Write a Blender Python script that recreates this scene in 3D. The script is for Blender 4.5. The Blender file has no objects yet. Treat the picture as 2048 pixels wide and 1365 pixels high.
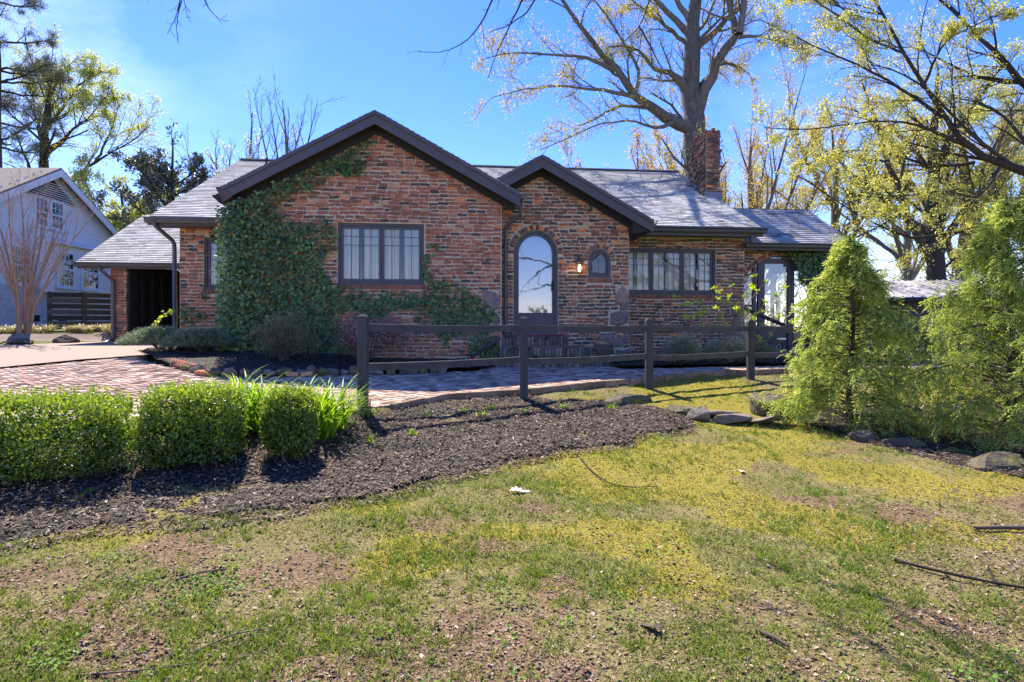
import bpy, math
import numpy as np
from mathutils import Vector
from mathutils.geometry import tessellate_polygon

SC = bpy.context.scene
COL = SC.collection
rng = np.random.default_rng(11)
R = math.radians

# ------------------------------------------------------------------ camera, sky, sun, exposure
cam_d = bpy.data.cameras.new('camera')
cam_d.sensor_width = 36.0
cam_d.lens = 20.0
cam_d.shift_y = -0.010
cam_d.clip_start = 0.05
cam_d.clip_end = 2000
cam = bpy.data.objects.new('camera', cam_d)
COL.objects.link(cam)
cam.location = (0, 0, 1.0)
cam.rotation_euler = (R(90), 0, 0)
SC.camera = cam

SUN_ELEV = 54.0
SUN_AZ = 27.0            # degrees to the left of straight behind the house
world = bpy.data.worlds.new('World')
SC.world = world
world.use_nodes = True
wn, wl = world.node_tree.nodes, world.node_tree.links
wn.clear()
w_out = wn.new('ShaderNodeOutputWorld')
w_bg = wn.new('ShaderNodeBackground')
w_sky = wn.new('ShaderNodeTexSky')
w_sky.sky_type = 'NISHITA'
w_sky.sun_disc = False
w_sky.sun_elevation = R(SUN_ELEV)
w_sky.sun_rotation = R(-SUN_AZ)
w_sky.altitude = 300
w_sky.air_density = 1.0
w_sky.dust_density = 0.15
w_sky.ozone_density = 2.5
w_hsv = wn.new('ShaderNodeHueSaturation')
w_hsv.inputs['Saturation'].default_value = 1.38
w_hsv.inputs['Hue'].default_value = 0.514
wl.new(w_sky.outputs[0], w_hsv.inputs['Color'])
# thin wisps of cloud
w_tc = wn.new('ShaderNodeTexCoord')
w_map = wn.new('ShaderNodeMapping')
w_map.inputs['Scale'].default_value = (1.2, 1.0, 3.2)
w_map.inputs['Location'].default_value = (1.1, 0.2, 0.4)
w_no = wn.new('ShaderNodeTexNoise')
w_no.inputs['Scale'].default_value = 1.7
w_no.inputs['Detail'].default_value = 7
w_no.inputs['Roughness'].default_value = 0.55
w_rp = wn.new('ShaderNodeValToRGB')
w_rp.color_ramp.elements[0].position = 0.36
w_rp.color_ramp.elements[0].color = (0, 0, 0, 1)
w_rp.color_ramp.elements[1].position = 0.68
w_rp.color_ramp.elements[1].color = (0.85, 0.85, 0.85, 1)
w_mx = wn.new('ShaderNodeMixRGB')
w_mx.inputs['Color2'].default_value = (5.6, 6.0, 6.6, 1)
wl.new(w_tc.outputs['Generated'], w_map.inputs[0])
wl.new(w_map.outputs[0], w_no.inputs['Vector'])
wl.new(w_no.outputs[0], w_rp.inputs[0])
# the wisps gather in two banks, high on the left and low on the right
w_lob = []
for _d, _lo in (((-.60, .64, .50), .925), ((.42, .87, .30), .965)):
    vm = wn.new('ShaderNodeVectorMath'); vm.operation = 'DOT_PRODUCT'
    wl.new(w_tc.outputs['Generated'], vm.inputs[0]); vm.inputs[1].default_value = Vector(_d).normalized()
    mr = wn.new('ShaderNodeMapRange'); mr.interpolation_type = 'SMOOTHSTEP'
    mr.inputs['From Min'].default_value = _lo; mr.inputs['From Max'].default_value = 1.0
    mr.inputs['To Max'].default_value = .50 if _lo < .95 else .25
    wl.new(vm.outputs['Value'], mr.inputs[0]); w_lob.append(mr)
w_ad = wn.new('ShaderNodeMath'); w_ad.operation = 'ADD'
wl.new(w_lob[0].outputs[0], w_ad.inputs[0]); wl.new(w_lob[1].outputs[0], w_ad.inputs[1])
w_mu = wn.new('ShaderNodeMath'); w_mu.operation = 'MULTIPLY'
wl.new(w_ad.outputs[0], w_mu.inputs[0]); wl.new(w_rp.outputs[0], w_mu.inputs[1])
wl.new(w_mu.outputs[0], w_mx.inputs['Fac'])
w_tint = wn.new('ShaderNodeMixRGB'); w_tint.blend_type = 'MULTIPLY'; w_tint.inputs['Fac'].default_value = 1.0
w_tint.inputs['Color2'].default_value = (0.90, 0.72, 0.86, 1)
wl.new(w_hsv.outputs[0], w_tint.inputs['Color1'])
wl.new(w_tint.outputs[0], w_mx.inputs['Color1'])
wl.new(w_mx.outputs[0], w_bg.inputs[0])
w_bg.inputs[1].default_value = 0.10
wl.new(w_bg.outputs[0], w_out.inputs[0])

sun_d = bpy.data.lights.new('sun', 'SUN')
sun_d.energy = 3.15
sun_d.angle = R(0.53)
sun_d.color = (1.0, 0.925, 0.81)
sun = bpy.data.objects.new('sun', sun_d)
COL.objects.link(sun)
_az = R(SUN_AZ)
_el = R(SUN_ELEV)
sun_dir = Vector((-math.sin(_az) * math.cos(_el), math.cos(_az) * math.cos(_el), math.sin(_el)))
sun.rotation_euler = sun_dir.to_track_quat('Z', 'Y').to_euler()
sun.location = (-10, 40, 50)

SC.view_settings.view_transform = 'Standard'
SC.view_settings.look = 'None'
SC.view_settings.exposure = 1.98
SC.view_settings.gamma = 1.0
SC.view_settings.use_curve_mapping = False
SC.render.engine = 'CYCLES'
SC.cycles.use_denoising = True
SC.cycles.max_bounces = 8
SC.cycles.transparent_max_bounces = 12
SC.cycles.caustics_reflective = False
SC.cycles.caustics_refractive = False
SC.cycles.sample_clamp_indirect = 6.0

# ------------------------------------------------------------------ mesh helpers
class B:
    """collects vertices and faces; build() links them as one mesh object"""
    def __init__(s):
        s.V, s.T, s.Q, s.A, s.n = [], [], [], [], 0
    def add(s, V, T=None, Q=None, r=0.5):
        V = np.asarray(V, float).reshape(-1, 3)
        if T is not None and len(T): s.T.append(np.asarray(T, int).reshape(-1, 3) + s.n)
        if Q is not None and len(Q): s.Q.append(np.asarray(Q, int).reshape(-1, 4) + s.n)
        s.V.append(V)
        s.A.append(np.broadcast_to(np.asarray(r, float), (len(V),)))
        s.n += len(V)
        return s
    def mesh(s, name, mat=None, smooth=False):
        me = bpy.data.meshes.new(name)
        V = np.concatenate(s.V).astype(np.float32)
        arr = []
        if s.T: arr.append(np.concatenate(s.T).astype(np.int32))
        if s.Q: arr.append(np.concatenate(s.Q).astype(np.int32))
        loops = np.concatenate([a.ravel() for a in arr])
        tot = np.concatenate([np.full(len(a), a.shape[1], np.int32) for a in arr])
        start = np.concatenate([[0], np.cumsum(tot)[:-1]]).astype(np.int32)
        me.vertices.add(len(V)); me.vertices.foreach_set('co', V.ravel())
        me.loops.add(len(loops)); me.loops.foreach_set('vertex_index', loops)
        me.polygons.add(len(tot))
        me.polygons.foreach_set('loop_start', start)
        me.polygons.foreach_set('loop_total', tot)
        at = me.attributes.new('rnd', 'FLOAT', 'POINT')
        at.data.foreach_set('value', np.concatenate(s.A).astype(np.float32))
        me.polygons.foreach_set('use_smooth', np.full(len(tot), smooth))
        me.update(calc_edges=True)
        if mat: me.materials.append(mat)
        return me
    def build(s, name, mat=None, parent=None, smooth=False):
        return link(name, s.mesh(name, mat, smooth), parent)

def link(name, me, parent=None, loc=None):
    o = bpy.data.objects.new(name, me)
    COL.objects.link(o)
    if parent is not None: o.parent = parent
    if loc is not None: o.location = loc
    return o

def tag(o, label=None, cat=None, group=None, kind=None):
    if label: o['label'] = label
    if cat: o['category'] = cat
    if group: o['group'] = group
    if kind: o['kind'] = kind
    return o

def thing(name, label, cat, loc=(0, 0, 0), rz=0, group=None):
    o = bpy.data.objects.new(name, None)
    COL.objects.link(o)
    o.location = loc
    o.rotation_euler = (0, 0, rz)
    o.empty_display_size = 0.2
    return tag(o, label, cat, group)

BOXQ = [(0, 3, 2, 1), (4, 5, 6, 7), (0, 1, 5, 4), (1, 2, 6, 5), (2, 3, 7, 6), (3, 0, 4, 7)]
def box(b, x0, x1, y0, y1, z0, z1, r=0.5):
    b.add([(x0, y0, z0), (x1, y0, z0), (x1, y1, z0), (x0, y1, z0), (x0, y0, z1), (x1, y0, z1), (x1, y1, z1), (x0, y1, z1)], Q=BOXQ, r=r)
    return b

def cbox(b, x0, x1, y0, y1, z0, z1, c=0.006, r=0.5):
    """box with chamfered edges"""
    V, idx = [], {}
    lo, hi = (x0, y0, z0), (x1, y1, z1)
    for i in range(8):
        s = ((i & 1), (i >> 1) & 1, (i >> 2) & 1)
        for ax in range(3):
            p = []
            for k in range(3):
                v = hi[k] if s[k] else lo[k]
                if k != ax: v += -c if s[k] else c
                p.append(v)
            idx[(i, ax)] = len(V); V.append(p)
    Q, T = [], []
    def face(ax, bit):
        o = [k for k in range(3) if k != ax]
        ids = []
        for (p, q) in ((0, 0), (1, 0), (1, 1), (0, 1)):
            i = (bit << ax) | (p << o[0]) | (q << o[1])
            ids.append(idx[(i, ax)])
        flip = (bit == 0) != (ax == 1)
        return ids[::-1] if flip else ids
    for ax in range(3):
        for bit in (0, 1): Q.append(face(ax, bit))
    for ax in range(3):
        o = [k for k in range(3) if k != ax]
        for p in (0, 1):
            for q in (0, 1):
                i0 = (p << o[0]) | (q << o[1]); i1 = i0 | (1 << ax)
                Q.append((idx[(i0, o[0])], idx[(i1, o[0])], idx[(i1, o[1])], idx[(i0, o[1])]))
    for i in range(8): T.append((idx[(i, 0)], idx[(i, 1)], idx[(i, 2)]))
    b.add(V, T, Q, r)
    return b

def bar(b, p0, p1, w, h, up=(0, 0, 1), r=0.5, c=0.0):
    """box from p0 to p1; w across, h along up"""
    p0, p1 = np.array(p0, float), np.array(p1, float)
    t = p1 - p0; L = np.linalg.norm(t); t /= L
    s = np.cross(t, up); s /= np.linalg.norm(s)
    u = np.cross(s, t)
    bb = B()
    if c: cbox(bb, 0, L, -w / 2, w / 2, -h / 2, h / 2, c)
    else: box(bb, 0, L, -w / 2, w / 2, -h / 2, h / 2)
    V = bb.V[0]
    V2 = p0 + V[:, :1] * t + V[:, 1:2] * (-s) + V[:, 2:] * u
    b.add(V2, bb.T[0] if bb.T else None, bb.Q[0], r)
    return b

def prism(b, pts, off, r=0.5):
    """extrude a planar 3-D outline by the vector off"""
    P = np.array(pts, float); n = len(P)
    tri = tessellate_polygon([[Vector(p) for p in P]])
    tri = np.array(tri)
    T = np.concatenate([tri, tri[:, ::-1] + n])
    Q = [(i, (i + 1) % n, (i + 1) % n + n, i + n) for i in range(n)]
    b.add(np.concatenate([P, P + np.array(off, float)]), T, Q, r)
    return b

def tubes(b, P, Rd, sides=5, r=0.5, cap=False):
    """P (m,n,3) centre lines, Rd (m,n) radii"""
    P = np.asarray(P, float); Rd = np.asarray(Rd, float)
    if P.ndim == 2: P = P[None]; Rd = Rd[None]
    m, n, _ = P.shape
    t = np.gradient(P, axis=1)
    t /= np.linalg.norm(t, axis=2, keepdims=True) + 1e-9
    mean = P[:, -1] - P[:, 0]
    mean /= np.linalg.norm(mean, axis=1, keepdims=True) + 1e-9
    ref = np.where(np.abs(mean[:, 2:]) > 0.85, np.array([[1.0, 0.05, 0]]), np.array([[0, 0.05, 1.0]]))[:, None, :]
    a = np.cross(t, np.broadcast_to(ref, t.shape)); a /= np.linalg.norm(a, axis=2, keepdims=True) + 1e-9
    c = np.cross(t, a)
    th = np.linspace(0, 2 * np.pi, sides, endpoint=False)
    V = P[:, :, None, :] + Rd[:, :, None, None] * (np.cos(th)[None, None, :, None] * a[:, :, None, :] + np.sin(th)[None, None, :, None] * c[:, :, None, :])
    i, j, k = np.meshgrid(np.arange(m), np.arange(n - 1), np.arange(sides), indexing='ij')
    k2 = (k + 1) % sides
    base = i * n * sides
    Q = np.stack([base + j * sides + k, base + j * sides + k2, base + (j + 1) * sides + k2, base + (j + 1) * sides + k], -1).reshape(-1, 4)
    rr = np.repeat(np.broadcast_to(np.asarray(r, float), (m,)), n * sides)
    T = None
    if cap:
        T = []
        for ii in range(m):
            for jj, fl in ((0, 1), (n - 1, 0)):
                o = ii * n * sides + jj * sides
                for q in range(1, sides - 1):
                    T.append((o, o + q + 1, o + q) if not fl else (o, o + q, o + q + 1))
    b.add(V.reshape(-1, 3), T, Q, rr)
    return b

def lathe(b, prof, seg=20, centre=(0, 0, 0), r=0.5):
    """prof: list of (radius, z)"""
    th = np.linspace(0, 2 * np.pi, seg, endpoint=False)
    V = []
    for rad, z in prof:
        V += [(centre[0] + rad * math.cos(a), centre[1] + rad * math.sin(a), centre[2] + z) for a in th]
    Q = []
    for j in range(len(prof) - 1):
        for k in range(seg):
            k2 = (k + 1) % seg
            Q.append((j * seg + k, j * seg + k2, (j + 1) * seg + k2, (j + 1) * seg + k))
    b.add(V, None, Q, r)
    return b

def unit(v): return v / (np.linalg.norm(v, axis=-1, keepdims=True) + 1e-9)
def rdir(n, g=None):
    g = g or rng
    return unit(g.normal(size=(n, 3)))

# leaf templates: (along, side, up), faces
LEAF = (np.array([(0, 0, 0), (.5, .5, .12), (1, 0, -.05), (.5, -.5, .12)]), np.array([(0, 2, 1), (0, 3, 2)]))
LEAF6 = (np.array([(0, 0, 0), (.3, .42, .10), (.7, .36, .06), (1, 0, -.12), (.7, -.36, .06), (.3, -.42, .10), (.5, 0, -.03)]),
         np.array([(0, 6, 1), (1, 6, 2), (2, 6, 3), (3, 6, 4), (4, 6, 5), (5, 6, 0)]))
IVY = (np.array([(.05, 0, .03), (-.05, .35, 0), (.28, .52, -.03), (.42, .28, .03), (.98, 0, -.06), (.42, -.28, .03), (.28, -.52, -.03), (-.05, -.35, 0)]),
       np.array([(0, 1, 2), (0, 2, 3), (0, 3, 4), (0, 4, 5), (0, 5, 6), (0, 6, 7)]))
NEED = (np.array([(0, -.5, 0), (0, .5, 0), (1, 0, 0)]), np.array([(0, 1, 2)]))
CHIP = (np.array([(0, -.4, 0), (.04, .5, .0), (.5, -.45, .10), (.52, .5, .08), (1, -.2, .0), (.95, .35, 0)]), np.array([(0, 2, 3), (0, 3, 1), (2, 4, 5), (2, 5, 3)]))
BLADE = (np.array([(0, -.5, 0), (0, .5, 0), (.55, -.4, .0), (.55, .4, .0), (1, 0, -.22)]), np.array([(0, 1, 3), (0, 3, 2), (2, 3, 4)]))

def leaves(b, P, A, N, L, W, r, tmpl=LEAF):
    """place the template at P, along A, facing N"""
    P = np.asarray(P, float); n = len(P)
    if n == 0: return b
    A = unit(A); S = unit(np.cross(N, A)); U = np.cross(A, S)
    tv, tf = tmpl
    L = np.broadcast_to(L, (n,)); W = np.broadcast_to(W, (n,))
    V = P[:, None, :] + tv[None, :, 0:1] * (A * L[:, None])[:, None, :] + tv[None, :, 1:2] * (S * W[:, None])[:, None, :] + tv[None, :, 2:3] * (U * L[:, None])[:, None, :]
    k = len(tv)
    T = (tf[None] + (np.arange(n) * k)[:, None, None]).reshape(-1, 3)
    b.add(V.reshape(-1, 3), T, None, np.repeat(np.broadcast_to(r, (n,)), k))
    return b

_tab = np.random.default_rng(3).random((256, 256))
def vnoise(x, y):
    x = np.asarray(x, float); y = np.asarray(y, float)
    xi = np.floor(x).astype(int); yi = np.floor(y).astype(int)
    fx = x - xi; fy = y - yi
    fx = fx * fx * (3 - 2 * fx); fy = fy * fy * (3 - 2 * fy)
    g = lambda a, c: _tab[a & 255, c & 255]
    return (g(xi, yi) * (1 - fx) + g(xi + 1, yi) * fx) * (1 - fy) + (g(xi, yi + 1) * (1 - fx) + g(xi + 1, yi + 1) * fx) * fy
def fbm(x, y, o=4):
    v, a, s = 0, .5, 0
    for k in range(o):
        v = v + a * vnoise(x * 2 ** k + 17 * k, y * 2 ** k + 31 * k); s += a; a *= .5
    return v / s
def inside(px, py, poly):
    px = np.asarray(px, float); py = np.asarray(py, float)
    c = np.zeros(px.shape, bool)
    n = len(poly)
    for i in range(n):
        x0, y0 = poly[i]; x1, y1 = poly[(i + 1) % n]
        if y0 == y1: continue
        m = ((y0 > py) != (y1 > py)) & (px < (x1 - x0) * (py - y0) / (y1 - y0) + x0)
        c ^= m
    return c
def sstep(a, b_, x):
    t = np.clip((x - a) / (b_ - a), 0, 1)
    return t * t * (3 - 2 * t)

# ------------------------------------------------------------------ materials
def new_mat(name):
    m = bpy.data.materials.new(name)
    m.use_nodes = True
    nt = m.node_tree
    return m, nt.nodes, nt.links, nt.nodes['Principled BSDF']
def ramp(nodes, stops, mode='LINEAR'):
    rp = nodes.new('ShaderNodeValToRGB')
    cr = rp.color_ramp; cr.interpolation = mode
    while len(cr.elements) < len(stops): cr.elements.new(0.5)
    for e, (p, c) in zip(cr.elements, stops):
        e.position = p; e.color = (*c, 1)
    return rp
def noise(nodes, links, scale, detail=4, rough=.6, coord='Object', stretch=None):
    tc = nodes.new('ShaderNodeTexCoord')
    n = nodes.new('ShaderNodeTexNoise')
    n.inputs['Scale'].default_value = scale
    n.inputs['Detail'].default_value = detail
    n.inputs['Roughness'].default_value = rough
    if stretch:
        mp = nodes.new('ShaderNodeMapping'); mp.inputs['Scale'].default_value = stretch
        links.new(tc.outputs[coord], mp.inputs[0]); links.new(mp.outputs[0], n.inputs['Vector'])
    else:
        links.new(tc.outputs[coord], n.inputs['Vector'])
    return n
def mixc(nodes, links, a, c, fac, mode='MIX'):
    m = nodes.new('ShaderNodeMixRGB'); m.blend_type = mode
    for k, v in (('Color1', a), ('Color2', c), ('Fac', fac)):
        if isinstance(v, (tuple, list)): m.inputs[k].default_value = (*v, 1)
        elif isinstance(v, (int, float)): m.inputs[k].default_value = v
        else: links.new(v, m.inputs[k])
    return m
def bump(nodes, links, bsdf, src, strength=.4, dist=.01):
    bp = nodes.new('ShaderNodeBump')
    bp.inputs['Strength'].default_value = strength
    bp.inputs['Distance'].default_value = dist
    links.new(src, bp.inputs['Height'])
    links.new(bp.outputs[0], bsdf.inputs['Normal'])

def plain(name, c, rough=.6, var=.25, scale=6, bmp=.25, bscale=60, bdist=.004, metallic=0, spec=.4, c2=None, stretch=None):
    """one colour, mottled by noise, with fine relief"""
    m, N, L, P = new_mat(name)
    n = noise(N, L, scale, 5, .6, stretch=stretch)
    c2 = c2 or tuple(x * (1 - var) for x in c)
    c3 = tuple(min(1, x * (1 + var)) for x in c)
    rp = ramp(N, [(.25, c2), (.5, c), (.75, c3)])
    L.new(n.outputs[0], rp.inputs[0])
    L.new(rp.outputs[0], P.inputs['Base Color'])
    P.inputs['Roughness'].default_value = rough
    P.inputs['Metallic'].default_value = metallic
    P.inputs['Specular IOR Level'].default_value = spec
    n2 = noise(N, L, bscale, 4, .65, stretch=stretch)
    bump(N, L, P, n2.outputs[0], bmp, bdist)
    return m

def byrnd(name, stops, rough=.85, var=.35, scale=25, bmp=.5, bscale=70, bdist=.006, spec=.2, over=None, mode='LINEAR', stretch=None):
    """colour picked by each piece's own rnd value, mottled"""
    m, N, L, P = new_mat(name)
    at = N.new('ShaderNodeAttribute'); at.attribute_name = 'rnd'
    rp = ramp(N, stops, mode)
    L.new(at.outputs['Fac'], rp.inputs[0])
    n = noise(N, L, scale, 5, .65, stretch=stretch)
    r2 = ramp(N, [(.25, (1 - var,) * 3), (.75, (1 + var,) * 3)])
    L.new(n.outputs[0], r2.inputs[0])
    mx = mixc(N, L, rp.outputs[0], r2.outputs[0], 1.0, 'MULTIPLY')
    col = mx.outputs[0]
    if over:
        sc, lo, hi, oc = over
        n3 = noise(N, L, sc, 6, .7)
        r3 = ramp(N, [(lo, (0, 0, 0)), (hi, (1, 1, 1))])
        L.new(n3.outputs[0], r3.inputs[0])
        col = mixc(N, L, col, oc, r3.outputs[0]).outputs[0]
    L.new(col, P.inputs['Base Color'])
    P.inputs['Roughness'].default_value = rough
    P.inputs['Specular IOR Level'].default_value = spec
    n2 = noise(N, L, bscale, 5, .7, stretch=stretch)
    bump(N, L, P, n2.outputs[0], bmp, bdist)
    return m

def leafmat(name, stops, transl=.35, gloss=.08, grough=.35):
    """leaf: diffuse, light shining through, a thin sheen"""
    m, N, L, P = new_mat(name)
    N.remove(P)
    out = N['Material Output']
    at = N.new('ShaderNodeAttribute'); at.attribute_name = 'rnd'
    rp = ramp(N, stops)
    L.new(at.outputs['Fac'], rp.inputs[0])
    d = N.new('ShaderNodeBsdfDiffuse'); t = N.new('ShaderNodeBsdfTranslucent')
    L.new(rp.outputs[0], d.inputs[0])
    g = N.new('ShaderNodeHueSaturation'); g.inputs['Saturation'].default_value = 1.1; g.inputs['Value'].default_value = 1.35
    g.inputs['Hue'].default_value = .49
    L.new(rp.outputs[0], g.inputs['Color']); L.new(g.outputs[0], t.inputs[0])
    mx = N.new('ShaderNodeMixShader'); mx.inputs[0].default_value = transl
    L.new(d.outputs[0], mx.inputs[1]); L.new(t.outputs[0], mx.inputs[2])
    gl = N.new('ShaderNodeBsdfGlossy'); gl.inputs['Roughness'].default_value = grough
    gl.inputs['Color'].default_value = (1, 1, 1, 1)
    m2 = N.new('ShaderNodeMixShader'); m2.inputs[0].default_value = gloss
    L.new(mx.outputs[0], m2.inputs[1]); L.new(gl.outputs[0], m2.inputs[2])
    L.new(m2.outputs[0], out.inputs[0])
    return m

def glassmat(name, tint=(.92, .96, .96), f0=.10, rough=.0, wav=.0):
    m, N, L, P = new_mat(name)
    N.remove(P)
    out = N['Material Output']
    tr = N.new('ShaderNodeBsdfTransparent'); tr.inputs[0].default_value = (*tint, 1)
    gl = N.new('ShaderNodeBsdfGlossy'); gl.inputs['Roughness'].default_value = rough
    lw = N.new('ShaderNodeLayerWeight'); lw.inputs['Blend'].default_value = .35
    mr = N.new('ShaderNodeMapRange'); mr.inputs['To Min'].default_value = f0; mr.inputs['To Max'].default_value = 1
    L.new(lw.outputs['Fresnel'], mr.inputs[0])
    if wav:
        n = noise(N, L, 1.6, 2, .5)
        bp = N.new('ShaderNodeBump'); bp.inputs['Strength'].default_value = wav; bp.inputs['Distance'].default_value = .02
        L.new(n.outputs[0], bp.inputs['Height']); L.new(bp.outputs[0], gl.inputs['Normal'])
    mx = N.new('ShaderNodeMixShader')
    L.new(mr.outputs[0], mx.inputs[0]); L.new(tr.outputs[0], mx.inputs[1]); L.new(gl.outputs[0], mx.inputs[2])
    L.new(mx.outputs[0], out.inputs[0])
    return m

BRICK_STOPS = [(0, (.095, .080, .074)), (.14, (.15, .10, .082)), (.32, (.28, .14, .095)), (.5, (.40, .155, .092)), (.66, (.51, .185, .10)), (.78, (.58, .28, .15)), (.86, (.60, .43, .26)), (.9, (.80, .27, .09)), (1, (.88, .33, .11))]
M_brick = byrnd('clinker_brick', BRICK_STOPS, rough=.9, var=.45, scale=22, bmp=.8, bscale=55, bdist=.012)
M_mortar = plain('sandy_mortar', (.66, .55, .40), rough=.95, var=.28, scale=14, bmp=1.0, bscale=38, bdist=.02, spec=.1)
M_stone = byrnd('field_stone', [(0, (.17, .14, .125)), (.5, (.27, .20, .165)), (.85, (.35, .24, .185)), (1, (.58, .34, .17))], var=.4, scale=12, bmp=.8, bscale=30, bdist=.02)
M_trim = plain('charcoal_trim_paint', (.095, .085, .090), rough=.5, var=.12, scale=3, bmp=.12, bscale=90, bdist=.002)
M_gutter = plain('dark_bronze_gutter', (.085, .075, .072), rough=.38, var=.12, scale=4, bmp=.05, spec=.5)
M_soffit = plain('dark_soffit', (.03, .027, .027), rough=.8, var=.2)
M_copper = plain('brown_metal_cap', (.085, .045, .034), rough=.5, var=.3, scale=9, spec=.5)
M_shingle = byrnd('asphalt_shingle', [(0, (.16, .152, .145)), (.25, (.30, .288, .275)), (.75, (.46, .44, .415)), (1, (.57, .545, .515))], rough=.95, var=.3, scale=40, bmp=.7, bscale=260, bdist=.004, over=(60, .6, .8, (.2, .2, .205)))
M_felt = plain('roof_felt', (.05, .05, .055), rough=.95)
M_glass = glassmat('window_glass', f0=.06, wav=.08)
M_glass_clear = glassmat('sunroom_glass', f0=.16, wav=.03)
M_doorglass = glassmat('storm_door_glass', f0=.25, wav=.10)
M_dark = plain('dark_interior', (.02, .02, .02), rough=.9)
M_room = plain('room_wall', (.45, .42, .36), rough=.9)
M_curtain = plain('linen_curtain', (.90, .85, .70), rough=.9, var=.10, scale=3, bmp=.2, bscale=200)
M_blue = plain('door_sky_reflection_blue', (.42, .58, .74), rough=.5, var=.08)  # sky's reflection in the storm-door glass, put into the plank colour
M_skytone_in = plain('sunroom_sky_toned_paint', (.26, .30, .35), rough=.6, var=.06)  # darkened and blued: the sky mirrored in the sunroom glass is in the colour
M_lead = plain('lead_came', (.12, .12, .125), rough=.5, var=.2, spec=.5)
M_fence = plain('dark_fence_stain', (.058, .052, .050), rough=.62, var=.45, scale=5, bmp=.5, bscale=45, bdist=.004, stretch=(1, 1, .12))
M_rail = plain('dark_rail_stain', (.060, .054, .052), rough=.62, var=.45, scale=5, bmp=.5, bscale=45, bdist=.004)

# ------------------------------------------------------------------ the ground: heights in metres
KX = [-30, -8, -5, -3, -2.0, -1.76, -.94, .18, 1.54, 2.5, 3.7, 5.9, 12, 40]
KY = [3.5, 5.2, 6.1, 6.9, 7.3, 7.59, 8.6, 9.0, 9.94, 10.4, 11.25, 11.9, 12.6, 14]
def yk(x): return np.interp(x, KX, KY)
def zp(x, y):
    left = sstep(-2, -6, x) * np.clip(0.005 * (-x - 3) + 0.045 * (y - 8), 0, 1.1)
    # raised planting strip between the drive and the white house
    s = ((x + 12.3) * (-.70) + (y - 17.0) * .715)
    return np.clip(0.05 * (y - 7.6), 0, .2) + left + .26 * sstep(.0, .5, s) * sstep(-9, -11, x) * sstep(13, 15, y)
def G(x, y):
    x = np.asarray(x, float); y = np.asarray(y, float)
    k = yk(x); d = np.maximum(k - y, 0)
    return zp(x, np.maximum(y, k)) - .08 * sstep(0, .12, d) - .75 * np.tanh(d * .118 / .75)

MULCH_FRONT = [(-9, 2.6), (-6, 3.0), (-4.6, 3.35), (-3.35, 3.72), (-3.12, 3.89), (-2.94, 4.08), (-2.44, 4.22), (-2.16, 4.28), (-1.9, 4.45), (-1.72, 4.54), (-1.44, 4.76), (-1.3, 4.78), (-.96, 5.03), (-.6, 5.43), (-.07, 5.77), (.54, 6.32), (1.31, 6.59), (1.61, 7.04), (2.33, 7.4), (2.45, 7.63), (2.3, 8.3), (2.0, 8.6), (1.41, 8.7), (.6, 8.72), (.2, 8.93), (-.94, 8.52), (-1.7, 7.56), (-1.95, 7.25), (-3, 6.83), (-5, 6.03), (-8, 5.13), (-9, 4.9)]
MULCH_RIGHT = [(4.14, 8.5), (3.92, 7.74), (4.22, 7.19), (4.27, 6.78), (4.48, 6.17), (4.67, 5.74), (5.02, 5.5), (6, 5.2), (8, 5.0), (10, 6), (10, 9), (7, 9.3), (5.2, 9.0)]
MULCH_HOUSE = [(-8.13, 12.25), (-7.2, 11.35), (-6.22, 10.62), (-5.14, 10.03), (-4.17, 10.25), (-3.04, 10.7), (-1.22, 11.25), (-.6, 11.52), (-.35, 12.4), (-.2, 13.6), (-8.0, 14.2), (-8.35, 13.4)]
MULCH_SIDE = [(2.25, 12.02), (2.94, 12.16), (5.37, 12.85), (8.5, 13.5), (8.5, 16.2), (2.25, 15.5)]
def wobble(x, y, poly, amp=.10, sc=3.0):
    return inside(x + amp * (fbm(x * sc, y * sc, 3) - .5) * 2, y + amp * (fbm(x * sc + 50, y * sc + 9, 3) - .5) * 2, poly)
def mulch_z(x, y):
    return G(x, y) + .022 + .05 * (fbm(x * 2.3, y * 2.3, 3) - .5) + .03 * (fbm(x * 9, y * 9, 2) - .5)

# lawn sheet, reaching to the horizon
def axis(lo, hi, step, far_lo, far_hi):
    a = list(np.arange(lo, hi + 1e-6, step))
    s = step; v = lo; left = []
    while v > far_lo: s *= 1.35; v -= s; left.append(v)
    s = step; v = hi; right = []
    while v < far_hi: s *= 1.35; v += s; right.append(v)
    return np.array(left[::-1] + a + right)
gx = axis(-6.5, 7.5, .045, -600, 600)
gy = axis(1.2, 9.5, .045, -600, 900)
X, Y = np.meshgrid(gx, gy)
Z = G(X, Y)
near = sstep(14, 9, np.hypot(X, Y - 4))
Z = Z + near * (.05 * (fbm(X * 1.1, Y * 1.1, 3) - .5) + .035 * (fbm(X * 4.5, Y * 4.5, 3) - .5) + .014 * (fbm(X * 17, Y * 17, 2) - .5))
on_path = sstep(-.02, .05, Y - yk(X)) * (np.abs(X) < 13) * (Y < 20)
Z = Z - .06 * on_path
lawn = B()
ny, nx = X.shape
ii = (np.arange(ny - 1)[:, None] * nx + np.arange(nx - 1)[None]).ravel()
MOSSY = [(-1.24, 4.63), (-.8, 4.06), (-.83, 3.56), (-1.08, 3.56), (.88, 5.69), (1.06, 5.34), (1.41, 5.43), (1.8, 5.17), (3.28, 5.97), (3.86, 5.81), (1.87, 4.48), (2.3, 4.39), (.96, 4.27), (.96, 3.94), (0, 3.64), (2.39, 4.03), (2.01, 6.08), (3.01, 6.51), (.88, 3.4), (2.6, 6.4), (1.5, 6.2), (3.4, 9.3), (2.6, 9.3), (4.4, 9.6), (3.3, 8.7), (1.3, 9.0)]
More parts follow.
